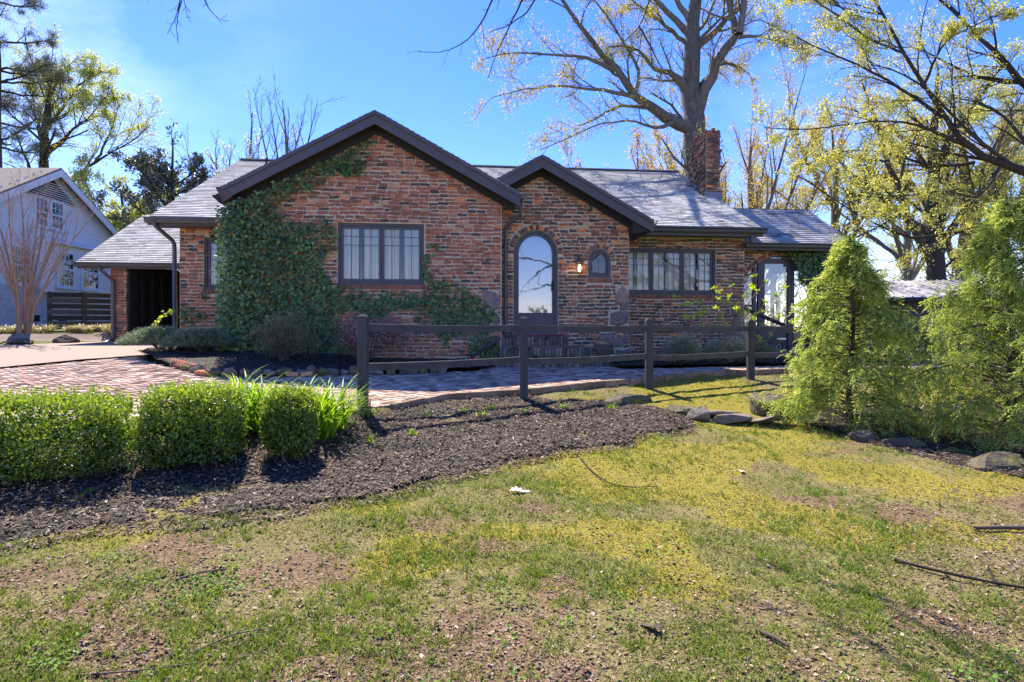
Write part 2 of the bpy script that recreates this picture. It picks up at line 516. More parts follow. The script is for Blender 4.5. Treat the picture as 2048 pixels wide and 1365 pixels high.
BARE = [(-.05, 3.96), (-.22, 3.03), (.32, 3.45), (-.73, 3.7), (-.46, 4.2), (.31, 4.64), (-2.36, 3.87), (-1.19, 3.61), (-1.9, 2.73), (2.34, 5.84), (2.08, 4.11), (4.28, 4.94), (1.25, 3.12), (-.88, 3.09), (1.39, 2.65), (-1.42, 3.48), (.2, 2.6), (-1.0, 2.6), (2.2, 3.0)]
def moss_amt(x, y):
    a = fbm(x * .75 + 3, y * .95 + 8, 4)
    band = np.exp(-((y - 5.6 - .10 * x) / 1.5) ** 2) * .16 + sstep(1.5, 4, x) * np.exp(-((y - 9.3) / 1.7) ** 2) * .42 + .05 * np.exp(-((x - 1.8) / 2.2) ** 2)
    pt = sum(np.exp(-(((x - px) / .38) ** 2 + ((y - py) / .26) ** 2)) for px, py in MOSSY)
    return np.clip((a + band + .22 * np.minimum(pt, 1) - .625) * 5.5, 0, 1)
def soil_amt(x, y):
    a = fbm(x * 1.6 + 41, y * 1.9 + 5, 4)
    near_cam = .07 * sstep(3.8, 2.6, y)
    pt = sum(np.exp(-(((x - px) / .24) ** 2 + ((y - py) / .15) ** 2)) for px, py in BARE)
    return np.clip((a + .30 * np.minimum(pt, 1) + near_cam + .10 * sstep(2.2, 3.6, x) * sstep(5.2, 4.2, y) - .585) * 6, 0, 1)
lawn.add(np.stack([X, Y, Z], -1).reshape(-1, 3), None, np.stack([ii, ii + 1, ii + 1 + nx, ii + nx], -1), 0)
def lawn_material():
    m, N, L, P = new_mat('patchy_lawn')
    am = N.new('ShaderNodeAttribute'); am.attribute_name = 'moss'
    ao = N.new('ShaderNodeAttribute'); ao.attribute_name = 'soil'
    af = N.new('ShaderNodeAttribute'); af.attribute_name = 'far'
    n1 = noise(N, L, 26, 6, .7); n2 = noise(N, L, 90, 5, .7); n3 = noise(N, L, 7, 5, .65)
    n5 = noise(N, L, 55, 8, .8)
    base = ramp(N, [(.34, (.05, .035, .02)), (.44, (.115, .08, .042)), (.51, (.15, .14, .045)), (.58, (.23, .185, .085)), (.68, (.38, .30, .175))])
    L.new(n5.outputs[0], base.inputs[0])
    soil = ramp(N, [(.36, (.055, .035, .020)), (.5, (.15, .095, .052)), (.66, (.29, .205, .125))])
    L.new(n5.outputs[0], soil.inputs[0])
    moss = ramp(N, [(.36, (.09, .065, .014)), (.5, (.215, .18, .028)), (.64, (.32, .28, .05))])
    L.new(n2.outputs[0], moss.inputs[0])
    # break the edges of the patches
    def edge(a, nn, k):
        mm = N.new('ShaderNodeMath'); mm.operation = 'MULTIPLY_ADD'
        L.new(nn.outputs[0], mm.inputs[0]); mm.inputs[1].default_value = k; L.new(a.outputs['Fac'], mm.inputs[2])
        r_ = N.new('ShaderNodeMapRange'); r_.inputs['From Min'].default_value = .42 + k * .5 - .14; r_.inputs['From Max'].default_value = .42 + k * .5 + .22
        L.new(mm.outputs[0], r_.inputs[0])
        return r_.outputs[0]
    n6 = noise(N, L, 20, 10, .85)
    c1 = mixc(N, L, base.outputs[0], soil.outputs[0], edge(ao, n6, 2.2))
    c2 = mixc(N, L, c1.outputs[0], moss.outputs[0], edge(am, n6, 2.6))
    far = ramp(N, [(.35, (.07, .09, .028)), (.65, (.13, .13, .05))])
    L.new(n3.outputs[0], far.inputs[0])
    c3 = mixc(N, L, c2.outputs[0], far.outputs[0], af.outputs['Fac'])
    L.new(c3.outputs[0], P.inputs['Base Color'])
    P.inputs['Roughness'].default_value = .95
    P.inputs['Specular IOR Level'].default_value = .1
    mb = mixc(N, L, n1.outputs[0], n5.outputs[0], .65)
    bump(N, L, P, mb.outputs[0], .8, .008)
    return m
ground = lawn.build('lawn', lawn_material(), smooth=True)
tag(ground, 'patchy mossy lawn with bare earth in the foreground', kind='structure')
for nm, val in (('moss', moss_amt(X, Y)), ('soil', soil_amt(X, Y)), ('far', sstep(9, 16, np.hypot(X, Y - 4)))):
    a_ = ground.data.attributes.new(nm, 'FLOAT', 'POINT')
    a_.data.foreach_set('value', val.ravel().astype(np.float32))

# mulch sheets
M_mulch = byrnd('shredded_mulch', [(0, (.022, .017, .014)), (1, (.045, .035, .028))], var=.6, scale=45, bmp=.8, bscale=120, bdist=.008, over=(60, .55, .7, (.09, .07, .055)))
def sheet(name, poly, step, zf, mat, amp=.10):
    xs = np.arange(min(p[0] for p in poly) - .2, max(p[0] for p in poly) + .2, step)
    ys = np.arange(min(p[1] for p in poly) - .2, max(p[1] for p in poly) + .2, step)
    x, y = np.meshgrid(xs, ys)
    z = zf(x, y)
    ny_, nx_ = x.shape
    i = (np.arange(ny_ - 1)[:, None] * nx_ + np.arange(nx_ - 1)[None])
    ok = wobble(x, y, poly, amp)
    # thin out to the ground at the rim
    rim = np.zeros_like(z); k = ok.astype(float)
    rim[1:-1, 1:-1] = (k[1:-1, 1:-1] + k[:-2, 1:-1] + k[2:, 1:-1] + k[1:-1, :-2] + k[1:-1, 2:]) / 5
    z = z - .05 * (1 - rim) * (rim < .95)
    keep = (ok[:-1, :-1] & ok[1:, :-1] & ok[:-1, 1:] & ok[1:, 1:]).ravel()
    i = i.ravel()[keep]
    b = B().add(np.stack([x, y, z], -1).reshape(-1, 3), None, np.stack([i, i + 1, i + 1 + nx_, i + nx_], -1), vnoise(x.ravel() * 6, y.ravel() * 6))
    return tag(b.build(name, mat, smooth=True), kind='structure')
sheet('mulch_bed', MULCH_FRONT, .035, mulch_z, M_mulch)
sheet('mulch_bed', MULCH_RIGHT, .06, mulch_z, M_mulch)
def bed_z(x, y): return mulch_z(x, y) + .04 + .10 * sstep(10.4, 12.4, y) * sstep(0, -2, x)
sheet('mulch_bed', MULCH_HOUSE, .07, bed_z, M_mulch, .05)
sheet('mulch_bed', MULCH_SIDE, .09, lambda x, y: mulch_z(x, y) + .05, M_mulch, .05)

# driveway of washed aggregate: a patch between its two edges
M_drive = plain('washed_aggregate', (.27, .20, .155), rough=.9, var=.22, scale=130, bmp=.7, bscale=160, bdist=.006)
L_e = np.array([(-30, 7.5), (-20, 12.2), (-15.2, 15.0), (-12.6, 17.2), (-12.4, 22.0)])
R_e = np.array([(-15, 3.0), (-11.7, 7.3), (-9.5, 10.56), (-8.15, 12.5), (-8.1, 22.0)])
tt = np.linspace(0, 4, 60)
le = np.stack([np.interp(tt, range(5), L_e[:, k]) for k in (0, 1)], -1)
re = np.stack([np.interp(tt, range(5), R_e[:, k]) for k in (0, 1)], -1)
ss = np.linspace(0, 1, 40)
D = le[:, None] * (1 - ss)[None, :, None] + re[:, None] * ss[None, :, None]
dz = zp(D[..., 0], D[..., 1]) * 1.0 + .03
i = (np.arange(59)[:, None] * 40 + np.arange(39)[None]).ravel()
drive = B().add(np.concatenate([D, dz[..., None]], -1).reshape(-1, 3), None, np.stack([i, i + 1, i + 41, i + 40], -1), .5)
tag(drive.build('driveway', M_drive, smooth=True), kind='structure')

# brick-paved court and path
COURT = [(12, 12.62), (5.9, 11.92), (3.7, 11.27), (2.5, 10.42), (1.54, 9.96), (.18, 9.02), (-.94, 8.62), (-1.76, 7.6), (-2.0, 7.32), (-3, 6.92), (-5, 6.12), (-8, 5.22), (-12.2, 4.2), (-12.9, 5.5), (-11.66, 7.4), (-9.47, 10.6), (-8.13, 12.55), (-8.1, 12.25), (-7.2, 11.35), (-6.22, 10.66), (-5.14, 10.05), (-4.17, 10.27), (-3.04, 10.72), (-1.22, 11.27), (-.62, 11.55), (-.55, 12.6), (2.25, 12.9), (2.25, 12.05), (2.94, 12.18), (5.37, 12.87), (9, 13.6), (12, 13.9)]
def path_z(x, y): return zp(x, y) + .012 * (fbm(np.asarray(x) * .9, np.asarray(y) * .9, 2) - .5)
M_paver = byrnd('worn_brick_paver', [(0, (.15, .11, .09)), (.15, (.26, .17, .13)), (.45, (.42, .27, .20)), (.75, (.48, .345, .27)), (.9, (.53, .41, .325)), (1, (.55, .46, .37))], var=.3, scale=16, bmp=.6, bscale=60, bdist=.008, over=(2.2, .56, .74, (.10, .085, .07)))
M_joint = plain('sand_joint', (.16, .125, .095), rough=.95, scale=30, bmp=.8, bscale=120, bdist=.01)
path = sheet('brick_path', COURT, .12, lambda x, y: path_z(x, y) - .022, M_joint, .0)
def paver_mesh(l, w, r, h=.05):
    g = rng
    c = .006
    def ring(k, z, j):
        a = []
        for sx, sy in ((-1, -1), (1, -1), (1, 1), (-1, 1)):
            a.append((sx * (l / 2 - k) + g.normal() * j, sy * (w / 2 - k) + g.normal() * j, z))
        return a
    V = ring(0, -h, .001) + ring(0, -c, .0015) + ring(c * 1.3, 0, .0015)
    Q = [(8, 9, 10, 11)]
    for s_ in (0, 4):
        for q in range(4): Q.append((s_ + q, s_ + (q + 1) % 4, s_ + 4 + (q + 1) % 4, s_ + 4 + q))
    return np.array(V), np.array(Q), r
PL, PW = .215, .105
ang = R(52)
ca, sa = math.cos(ang), math.sin(ang)
pav = []
U = .0
step = PW
for a in range(-140, 141):
    for c in range(-140, 141):
        # herringbone: brick at lattice (a,c); two orientations
        k = (a - c) % 4
        if k == 0: x0, y0, ho = a * step + PL / 2, c * step + step / 2, 0
        elif k == 3: x0, y0, ho = a * step + step / 2, c * step + PL / 2, 1
        else: continue
        x = -2.5 + x0 * ca - y0 * sa; y = 9 + x0 * sa + y0 * ca
        pav.append((x, y, ang + (math.pi / 2 if ho else 0)))
pav = np.array(pav)
m_ = inside(pav[:, 0], pav[:, 1], COURT) & (pav[:, 1] > 4) & (np.abs(pav[:, 0] / pav[:, 1]) < .98)
pav = pav[m_]
pz = path_z(pav[:, 0], pav[:, 1])
# seen past the hedge: score by size in the picture
uu = 1024 + 1138 * pav[:, 0] / pav[:, 1]
seen = ((uu > 700) | (pav[:, 1] > 7.6))
order = np.argsort(np.where(seen, pav[:, 1], 99))
var = [paver_mesh(PL - .008 - .004 * rng.random(), PW - .008 - .003 * rng.random(), rng.random()) for _ in range(40)]
var_me = [B().add(v, None, q, r).mesh('paver', M_paver) for v, q, r in var]
rest = B()
for n_, i_ in enumerate(order):
    x, y, a_ = pav[i_]
    k = int(rng.integers(40))
    a_ += rng.normal() * .02
    z = pz[i_] + rng.normal() * .003
    tx, ty = rng.normal() * .012, rng.normal() * .012
    if n_ < 300:
        o = link('paver', var_me[k], path)
        o.location = (x, y, z); o.rotation_euler = (tx, ty, a_)
    else:
        v, q, r = var[k]
        cc, sn = math.cos(a_), math.sin(a_)
        rest.add(np.stack([x + v[:, 0] * cc - v[:, 1] * sn, y + v[:, 0] * sn + v[:, 1] * cc, z + v[:, 2] + v[:, 0] * ty + v[:, 1] * tx], -1), None, q, rng.random())
tag(rest.build('paver_field', M_paver, path), kind='stuff')
# kerb of bricks set end to end along the path's edge
kp = np.array([(-1.62, 7.66), (-.94, 8.55), (.18, 8.97), (1.54, 9.89), (2.5, 10.36), (3.7, 11.2), (5.9, 11.86), (8.0, 12.1)])
seg = np.linalg.norm(np.diff(kp, axis=0), axis=1); cum = np.concatenate([[0], np.cumsum(seg)])
M_kerb = byrnd('kerb_brick', [(0, (.20, .13, .095)), (.6, (.32, .22, .15)), (1, (.38, .28, .20))], var=.35, scale=14, bmp=.7, bscale=50, bdist=.01, over=(5, .55, .7, (.10, .10, .04)))
s_ = 0
while s_ < cum[-1] - .3:
    ln = .24 + .06 * rng.random()
    p = [np.array([np.interp(q, cum, kp[:, 0]), np.interp(q, cum, kp[:, 1])]) for q in (s_ + .006, s_ + ln - .006)]
    zt = [float(path_z(*q)) + .012 + rng.normal() * .004 for q in p]
    b = B(); bar(b, (*p[0], zt[0] - .055), (*p[1], zt[1] - .055), .10, .12, r=rng.random(), c=.008)
    b.build('kerb_brick', M_kerb, path)
    s_ += ln

# ------------------------------------------------------------------ the brick house (its own frame: x along the front, y back, turned 5.5 degrees)
house = thing('brick_house', 'low clinker brick cottage with charcoal gables, grey shingle roof and arched door', 'house', (0, 13.2, 0), R(5.5))

def brick_verts(l, h, g, proud):
    """irregular hand-made brick face; x along, z up, front towards -y"""
    n = 10
    base = [(-.5, -.5), (-.17, -.5), (.17, -.5), (.5, -.5), (.5, 0), (.5, .5), (.17, .5), (-.17, .5), (-.5, .5), (-.5, 0)]
    out = []
    for x, z in base:
        out.append((x * l + g.normal() * .008, z * h + g.normal() * .0055))
    rings = []
    for y, k in ((.03, 0), (-proud + .007, .001), (-proud, .010)):
        for (x, z) in out:
            sx = 1 - 2 * k / l; sz = 1 - 2 * k / h
            rings.append((x * sx, y + (g.normal() * .0025 if y < 0 else 0), z * sz))
    rings.append((g.normal() * .01, -proud - abs(g.normal()) * .003, 0))
    V = np.array(rings)
    Q = []
    for s in (0, n):
        for q in range(n): Q.append((s + q, s + (q + 1) % n, s + n + (q + 1) % n, s + n + q))
    T = [(2 * n + q, 2 * n + (q + 1) % n, 3 * n) for q in range(n)]
    return V, np.array(T), np.array(Q)

def brick_tone(kind):
    x = rng.random()
    if kind == 'gable':
        if x < .13: return rng.uniform(0, .16)
        if x < .55: return rng.uniform(.28, .52)
        if x < .93: return rng.uniform(.5, .74)
        if x < .985: return rng.uniform(.74, .84)
        return rng.uniform(.88, .93)
    if x < .30: return rng.uniform(.02, .22)
    if x < .74: return rng.uniform(.2, .45)
    if x < .90: return rng.uniform(.45, .66)
    if x < .955: return rng.uniform(.74, .87)
    return rng.uniform(.9, 1)

BV = [brick_verts(.235, .068, rng, .009 + .018 * rng.random() + (.026 if rng.random() < .10 else 0)) for _ in range(60)]
BVm = {}
def brick_place(b, x, y, z, l, h, tone, rot=0.0):
    V, T, Q = BV[int(rng.integers(60))]
    W = V * np.array([l / .235, 1, h / .068])
    c, s = math.cos(rot), math.sin(rot)
    W = np.stack([W[:, 0] * c - W[:, 2] * s, W[:, 1], W[:, 0] * s + W[:, 2] * c], -1)
    b.add(W + np.array([x, y, z]), T, Q, tone)

def in_poly1(x, z, poly): return bool(inside(np.array([x]), np.array([z]), poly)[0])

def brick_wall(parent, name, poly, holes, y, tone, single=0, single_ok=None, avoid=(), ch=.0845, z0=-.1):
    """mortar wall with holes, and a brick for every place"""
    w = B()
    loops = [[Vector((x, z, 0)) for x, z in poly]] + [[Vector((x, z, 0)) for x, z in h] for h in holes]
    flat = [p for lp in loops for p in lp]
    tri = np.array(tessellate_polygon(loops))
    a, b_, c_ = [np.array([(flat[i].x, flat[i].y) for i in tri[:, k]]) for k in range(3)]
    cr = (b_[:, 0] - a[:, 0]) * (c_[:, 1] - a[:, 1]) - (b_[:, 1] - a[:, 1]) * (c_[:, 0] - a[:, 0])
    tri = np.where(cr[:, None] < 0, tri[:, ::-1], tri)
    w.add([(p.x, y, p.y) for p in flat], tri)
    for lp in [poly] + list(holes):
        n = len(lp)
        w.add([(x, y, z) for x, z in lp] + [(x, y + .25, z) for x, z in lp], None, [(i, (i + 1) % n, (i + 1) % n + n, i + n) for i in range(n)])
    wall = w.build(name, M_mortar, parent)
    zs = [p[1] for p in poly]; xs = [p[0] for p in poly]
    cand = []
    z = max(z0, min(zs)) + ch / 2
    row = 0
    step = .02
    gx_ = np.arange(min(xs), max(xs), step)
    while z < max(zs):
        ok = np.ones(len(gx_), bool)
        for dz in (-.03, .03):
            ok &= inside(gx_, np.full(len(gx_), z + dz), poly)
            for h in holes: ok &= ~inside(gx_, np.full(len(gx_), z + dz), h)
            for h in avoid: ok &= ~inside(gx_, np.full(len(gx_), z + dz), h)
        edges = np.diff(np.concatenate([[0], ok.astype(int), [0]]))
        for s0, e0 in zip(np.where(edges == 1)[0], np.where(edges == -1)[0]):
            xa, xb = gx_[s0], gx_[e0 - 1] + step * .5
            x = xa + .004
            first = True
            while x < xb - .03:
                l = rng.uniform(.195, .262) * (rng.uniform(.45, .8) if (first and row % 2) or rng.random() < .07 else 1)
                first = False
                if xb - (x + l) < .09: l = xb - x - .004
                if l < .03: break
                if l > .3: l = l / 2
                cand.append((x + l / 2, z + rng.normal() * .005 + .012 * math.sin(x * 2.3 + row * .35), l - rng.uniform(.010, .030), rng.uniform(.052, .071) + (.0 if rng.random() > .06 else .012)))
                x += l
        z += ch; row += 1
    idx = np.arange(len(cand)); singles = set()
    if single:
        good = [i for i in idx if single_ok(cand[i])]
        good.sort(key=lambda i: -cand[i][2])
        singles = set(good[:single])
    rest = B()
    for i, (x, z, l, h) in enumerate(cand):
        t = brick_tone(tone)
        if i in singles:
            k = int(rng.integers(60)); q = int(t * 24)
            if (k, q) not in BVm:
                V, T, Q = BV[k]; BVm[(k, q)] = B().add(V, T, Q, (q + .5) / 24).mesh('brick', M_brick)
            o = link('brick', BVm[(k, q)], wall, (x, y, z))
            o.scale = (l / .235, 1, h / .068)
            o.rotation_euler = (0, rng.normal() * .012, 0)
        else:
            brick_place(rest, x, y, z, l, h, t, rng.normal() * .012)
    tag(rest.build('brickwork', M_brick, wall), kind='stuff')
    return wall

def arch(cx, zs, rx, rz, x0, x1, zb, n=18):
    """outline of a round-headed opening, anticlockwise"""
    pts = [(x0, zb), (x1, zb)]
    for k in range(n + 1):
        a = math.pi * k / n
        pts.append((cx + rx * math.cos(a), zs + rz * math.sin(a)))
    return pts
def ring_region(cx, zs, rx, rz, t, zb):
    pts = [(cx - rx - t * .2, zb), (cx + rx + t * .2, zb)]
    for k in range(19):
        a = math.pi * k / 18
        pts.append((cx + (rx + t) * math.cos(a), zs + (rz + t) * math.sin(a)))
    return pts
def sill_row(parent, x0, x1, z, y, proud=.035, h=.10, tone=(.2, .6)):
    x = x0
    while x < x1 - .03:
        w = rng.uniform(.062, .078)
        b = B(); cbox(b, x, x + w - .012, y - proud - rng.random() * .01, y + .05, z - h, z + rng.normal() * .003, .008, rng.uniform(*tone))
        b.build('sill_brick', M_brick, parent)
        x += w
def arch_row(parent, cx, zs, rx, rz, y, n, a0=0.0, a1=math.pi, h=.11, tones=None):
    for k in range(n):
        a = a0 + (a1 - a0) * (k + .5) / n
        x, z = cx + (rx + h / 2 + .008) * math.cos(a), zs + (rz + h / 2 + .008) * math.sin(a)
        w = (a1 - a0) * (rx + rz) / 2 / n - .008
        b = B()
        bb = B(); cbox(bb, -w / 2, w / 2, -.028 - .012 * rng.random(), .05, -h / 2, h / 2, .008)
        V = bb.V[0]; ro = a - math.pi / 2
        c, s = math.cos(ro), math.sin(ro)
        V = np.stack([x + V[:, 0] * c - V[:, 2] * s, y + V[:, 1], z + V[:, 0] * s + V[:, 2] * c], -1)
        b.add(V, bb.T[0], bb.Q[0], tones[k % len(tones)])
        b.build('arch_brick', M_brick, parent)
def stones(parent, spots, y):
    """big field stones let into the wall"""
    for (x, z, w, h, tone) in spots:
        n = 8
        b = B(); ph = rng.random() * 6
        out = []
        for k in range(n):
            a = 2 * math.pi * k / n
            rr = 1 + .22 * rng.normal() * .6
            out.append((w / 2 * rr * math.copysign(abs(math.cos(a)) ** .6, math.cos(a)), h / 2 * rr * math.copysign(abs(math.sin(a)) ** .6, math.sin(a))))
        V = [(x + p, y + .05, z + q) for p, q in out] + [(x + p * .97, y - .02, z + q * .97) for p, q in out] + [(x + p * .8, y - .035 - .012 * rng.random(), z + q * .84) for p, q in out] + [(x, y - .04 - .02 * rng.random(), z)]
        Q = [(s + q, s + (q + 1) % n, s + n + (q + 1) % n, s + n + q) for s in (0, n) for q in range(n)]
        T = [(2 * n + q, 2 * n + (q + 1) % n, 3 * n) for q in range(n)]
        b.add(V, T, Q, tone)
        b.build('stone', M_stone, parent)

# --- walls
GC, GZ, GS = -3.07, 5.86, .547          # front gable: centre, ridge height, slope
EC, EZ, ES = .71, 5.10, .553            # entry gable
def gtop(x, under=.36): return GZ - under - GS * abs(x - GC)
def etop(x, under=.36): return EZ - under - ES * abs(x - EC)
gpoly = [(-6.06, -.1), (-.24, -.1), (-.24, gtop(-.24)), (GC, gtop(GC)), (-6.06, gtop(-6.06))]
W1 = (-3.95, -2.02, 2.05, 3.44)
rect = lambda a: [(a[0], a[2]), (a[1], a[2]), (a[1], a[3]), (a[0], a[3])]
gst = [(-.50, 1.70, .36, .52, .55), (-.95, 1.28, .46, .44, .75), (-.62, 1.28, .26, .40, .35), (-.38, 1.25, .22, .36, .5), (-.72, .86, .55, .34, .5), (-1.2, .9, .34, .28, .3), (-.42, .55, .3, .5, .4)]
gavoid = [[(x - w * .46, z - h * .46), (x + w * .46, z - h * .46), (x + w * .46, z + h * .46), (x - w * .46, z + h * .46)] for x, z, w, h, t in gst]
gavoid.append([(W1[0] - .02, W1[2] - .12), (W1[1] + .02, W1[2] - .12), (W1[1] + .02, W1[2]), (W1[0] - .02, W1[2])])
wall_g = brick_wall(house, 'front_wall', gpoly, [rect(W1)], 0.0, 'gable', 200, lambda c: (c[0] > -3.6 and c[1] > 3.5 and c[1] < 5.2) or (c[0] > -1.9 and c[1] > 1.95), gavoid)
stones(wall_g, gst, -.0)
sill_row(wall_g, W1[0] - .02, W1[1] + .02, W1[2] - .005, 0.0)

DOOR = dict(cx=.605, x0=.07, x1=1.14, zb=.93, zs=2.84, rz=.57)
LITW = dict(cx=2.16, x0=1.88, x1=2.44, zb=2.27, zs=2.68, rz=.31)
dh = arch(DOOR['cx'], DOOR['zs'], .535, DOOR['rz'], DOOR['x0'], DOOR['x1'], DOOR['zb'])
lh = arch(LITW['cx'], LITW['zs'], .28, LITW['rz'], LITW['x0'], LITW['x1'], LITW['zb'])
epoly = [(-.30, -.1), (2.89, -.1), (2.89, etop(2.89)), (EC, etop(EC)), (-.30, etop(-.30))]
est = [(2.72, 1.86, .36, .42, .8), (2.62, 1.30, .50, .34, .3), (2.80, 1.02, .3, .22, .2), (2.36, .84, .44, .28, .45), (2.22, .58, .34, .36, .95), (2.58, .72, .36, .26, .5), (2.72, .42, .42, .34, .3), (2.4, .30, .26, .2, .2), (2.76, 1.58, .28, .2, .25), (2.84, .80, .2, .3, .4), (1.95, .35, .24, .2, .3)]
eavoid = [[(x - w * .44, z - h * .44), (x + w * .44, z - h * .44), (x + w * .44, z + h * .44), (x - w * .44, z + h * .44)] for x, z, w, h, t in est]
eavoid += [ring_region(DOOR['cx'], DOOR['zs'], .535, DOOR['rz'], .12, DOOR['zs'] - .05), ring_region(LITW['cx'], LITW['zs'], .28, LITW['rz'], .12, LITW['zs'] - .03), [(1.84, 2.14), (2.48, 2.14), (2.48, 2.27), (1.84, 2.27)]]
wall_e = brick_wall(house, 'entry_wall', epoly, [dh, lh], .35, 'entry', 100, lambda c: c[0] > .2 and 1.2 < c[1] < 4.2, eavoid)
stones(wall_e, est, .35)
arch_row(wall_e, DOOR['cx'], DOOR['zs'], .535, DOOR['rz'], .35, 26, tones=[.3, .1, .82, .05, .4, .93, .1, .3, .6, .05, .95, .9, .05, .92, .05, .94, .3, .1, .2, .85, .05, .35])
arch_row(wall_e, LITW['cx'], LITW['zs'], .28, LITW['rz'], .35, 14, tones=[.3, .4, .1, .93, .2, .3, .95, .1, .4, .3, .5])
sill_row(wall_e, 1.84, 2.48, 2.265, .35)
# battered stone foot at the corner of the entry
W2 = (2.98, 5.65, 1.96, 3.20)
rpoly = [(2.85, -.1), (6.45, -.1), (6.45, 3.60), (2.85, 3.60)]
ravoid = [[(W2[0], W2[2] - .12), (W2[1] + .03, W2[2] - .12), (W2[1] + .03, W2[2]), (W2[0], W2[2])], [(2.8, 3.50), (6.4, 3.50), (6.4, 3.7), (2.8, 3.7)]]
rst = [(6.2, 1.55, .3, .3, .2), (6.25, 1.2, .3, .3, .4), (6.0, .95, .34, .28, .3), (6.3, .8, .3, .34, .5), (5.7, .6, .34, .3, .3), (6.1, .5, .4, .36, .4)]
ravoid += [[(x - w * .44, z - h * .44), (x + w * .44, z - h * .44), (x + w * .44, z + h * .44), (x - w * .44, z + h * .44)] for x, z, w, h, t in rst]
wall_r = brick_wall(house, 'wing_wall', rpoly, [rect(W2)], 1.55, 'entry', 0, None, ravoid)
stones(wall_r, rst, 1.55)
sill_row(wall_r, W2[0], W2[1] + .03, W2[2] - .005, 1.55)
sill_row(wall_r, 2.95, 6.35, 3.595, 1.55, proud=.02)
W3 = (-7.48, -6.45, 2.02, 3.31)
lpoly = [(-8.05, -.1), (-6.0, -.1), (-6.0, 3.62), (-8.05, 3.62)]
wall_l = brick_wall(house, 'wing_wall', lpoly, [rect(W3)], 1.55, 'gable', 0, None, [[(W3[0] - .03, W3[2] - .13), (W3[1], W3[2] - .13), (W3[1], W3[2]), (W3[0] - .03, W3[2])]])
sill_row(wall_l, W3[0] - .02, W3[1], W3[2] - .005, 1.55)
# sunroom front with its big round-headed opening
SA = dict(cx=7.78, zs=1.95, r=1.25, zb=.72)
sh = [(SA['cx'] - 1.12, SA['zb']), (SA['cx'] + 1.12, SA['zb'])] + [(SA['cx'] + SA['r'] * math.cos(a), SA['zs'] + SA['r'] * .93 * math.sin(a)) for a in np.linspace(-.25, math.pi + .25, 26)]
spoly = [(6.35, -.1), (9.62, -.1), (9.62, 3.30), (6.35, 3.30)]
wall_s = brick_wall(house, 'sunroom_wall', spoly, [sh], 1.9, 'entry', 0, None, [ring_region(SA['cx'], SA['zs'], SA['r'], SA['r'] * .93, .12, SA['zs'])])
arch_row(wall_s, SA['cx'], SA['zs'], SA['r'], SA['r'] * .93, 1.9, 44, 0, math.pi, tones=[.3, .5, .2, .9, .35, .4, .6, .1])
sill_row(wall_s, SA['cx'] - 1.1, SA['cx'] + 1.1, SA['zb'] + .0, 1.9, h=.13, tone=(.05, .4))

# return walls and inner shell so nothing is see-through
side = B()
box(side, -6.055, -5.85, .26, 1.54, -.1, 3.85)
box(side, -.44, -.245, .26, .6, -.1, 3.95)
box(side, 2.68, 2.885, .61, 1.54, -.1, 3.5)
box(side, -8.04, -7.84, 1.81, 12.2, -.1, 3.6)
box(side, -8.04, 6.4, 12.2, 12.4, -.1, 3.6)
side.build('return_wall', M_mortar, house)
gend = B()
for x in (-8.04, 6.2): prism(gend, [(x, 1.56, 3.6), (x, 12.3, 3.6), (x, 6.9, 6.6)], (.2, 0, 0))
box(gend, 6.2, 6.4, 1.81, 12.2, -.1, 3.6)
gend.build('end_wall', M_mortar, house)
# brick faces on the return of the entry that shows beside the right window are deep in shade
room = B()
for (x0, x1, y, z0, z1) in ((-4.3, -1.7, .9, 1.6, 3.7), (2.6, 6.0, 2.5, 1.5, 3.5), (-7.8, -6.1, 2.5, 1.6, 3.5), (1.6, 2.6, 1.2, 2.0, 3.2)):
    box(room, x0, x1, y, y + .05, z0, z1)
room.build('inner_wall', M_dark, house)

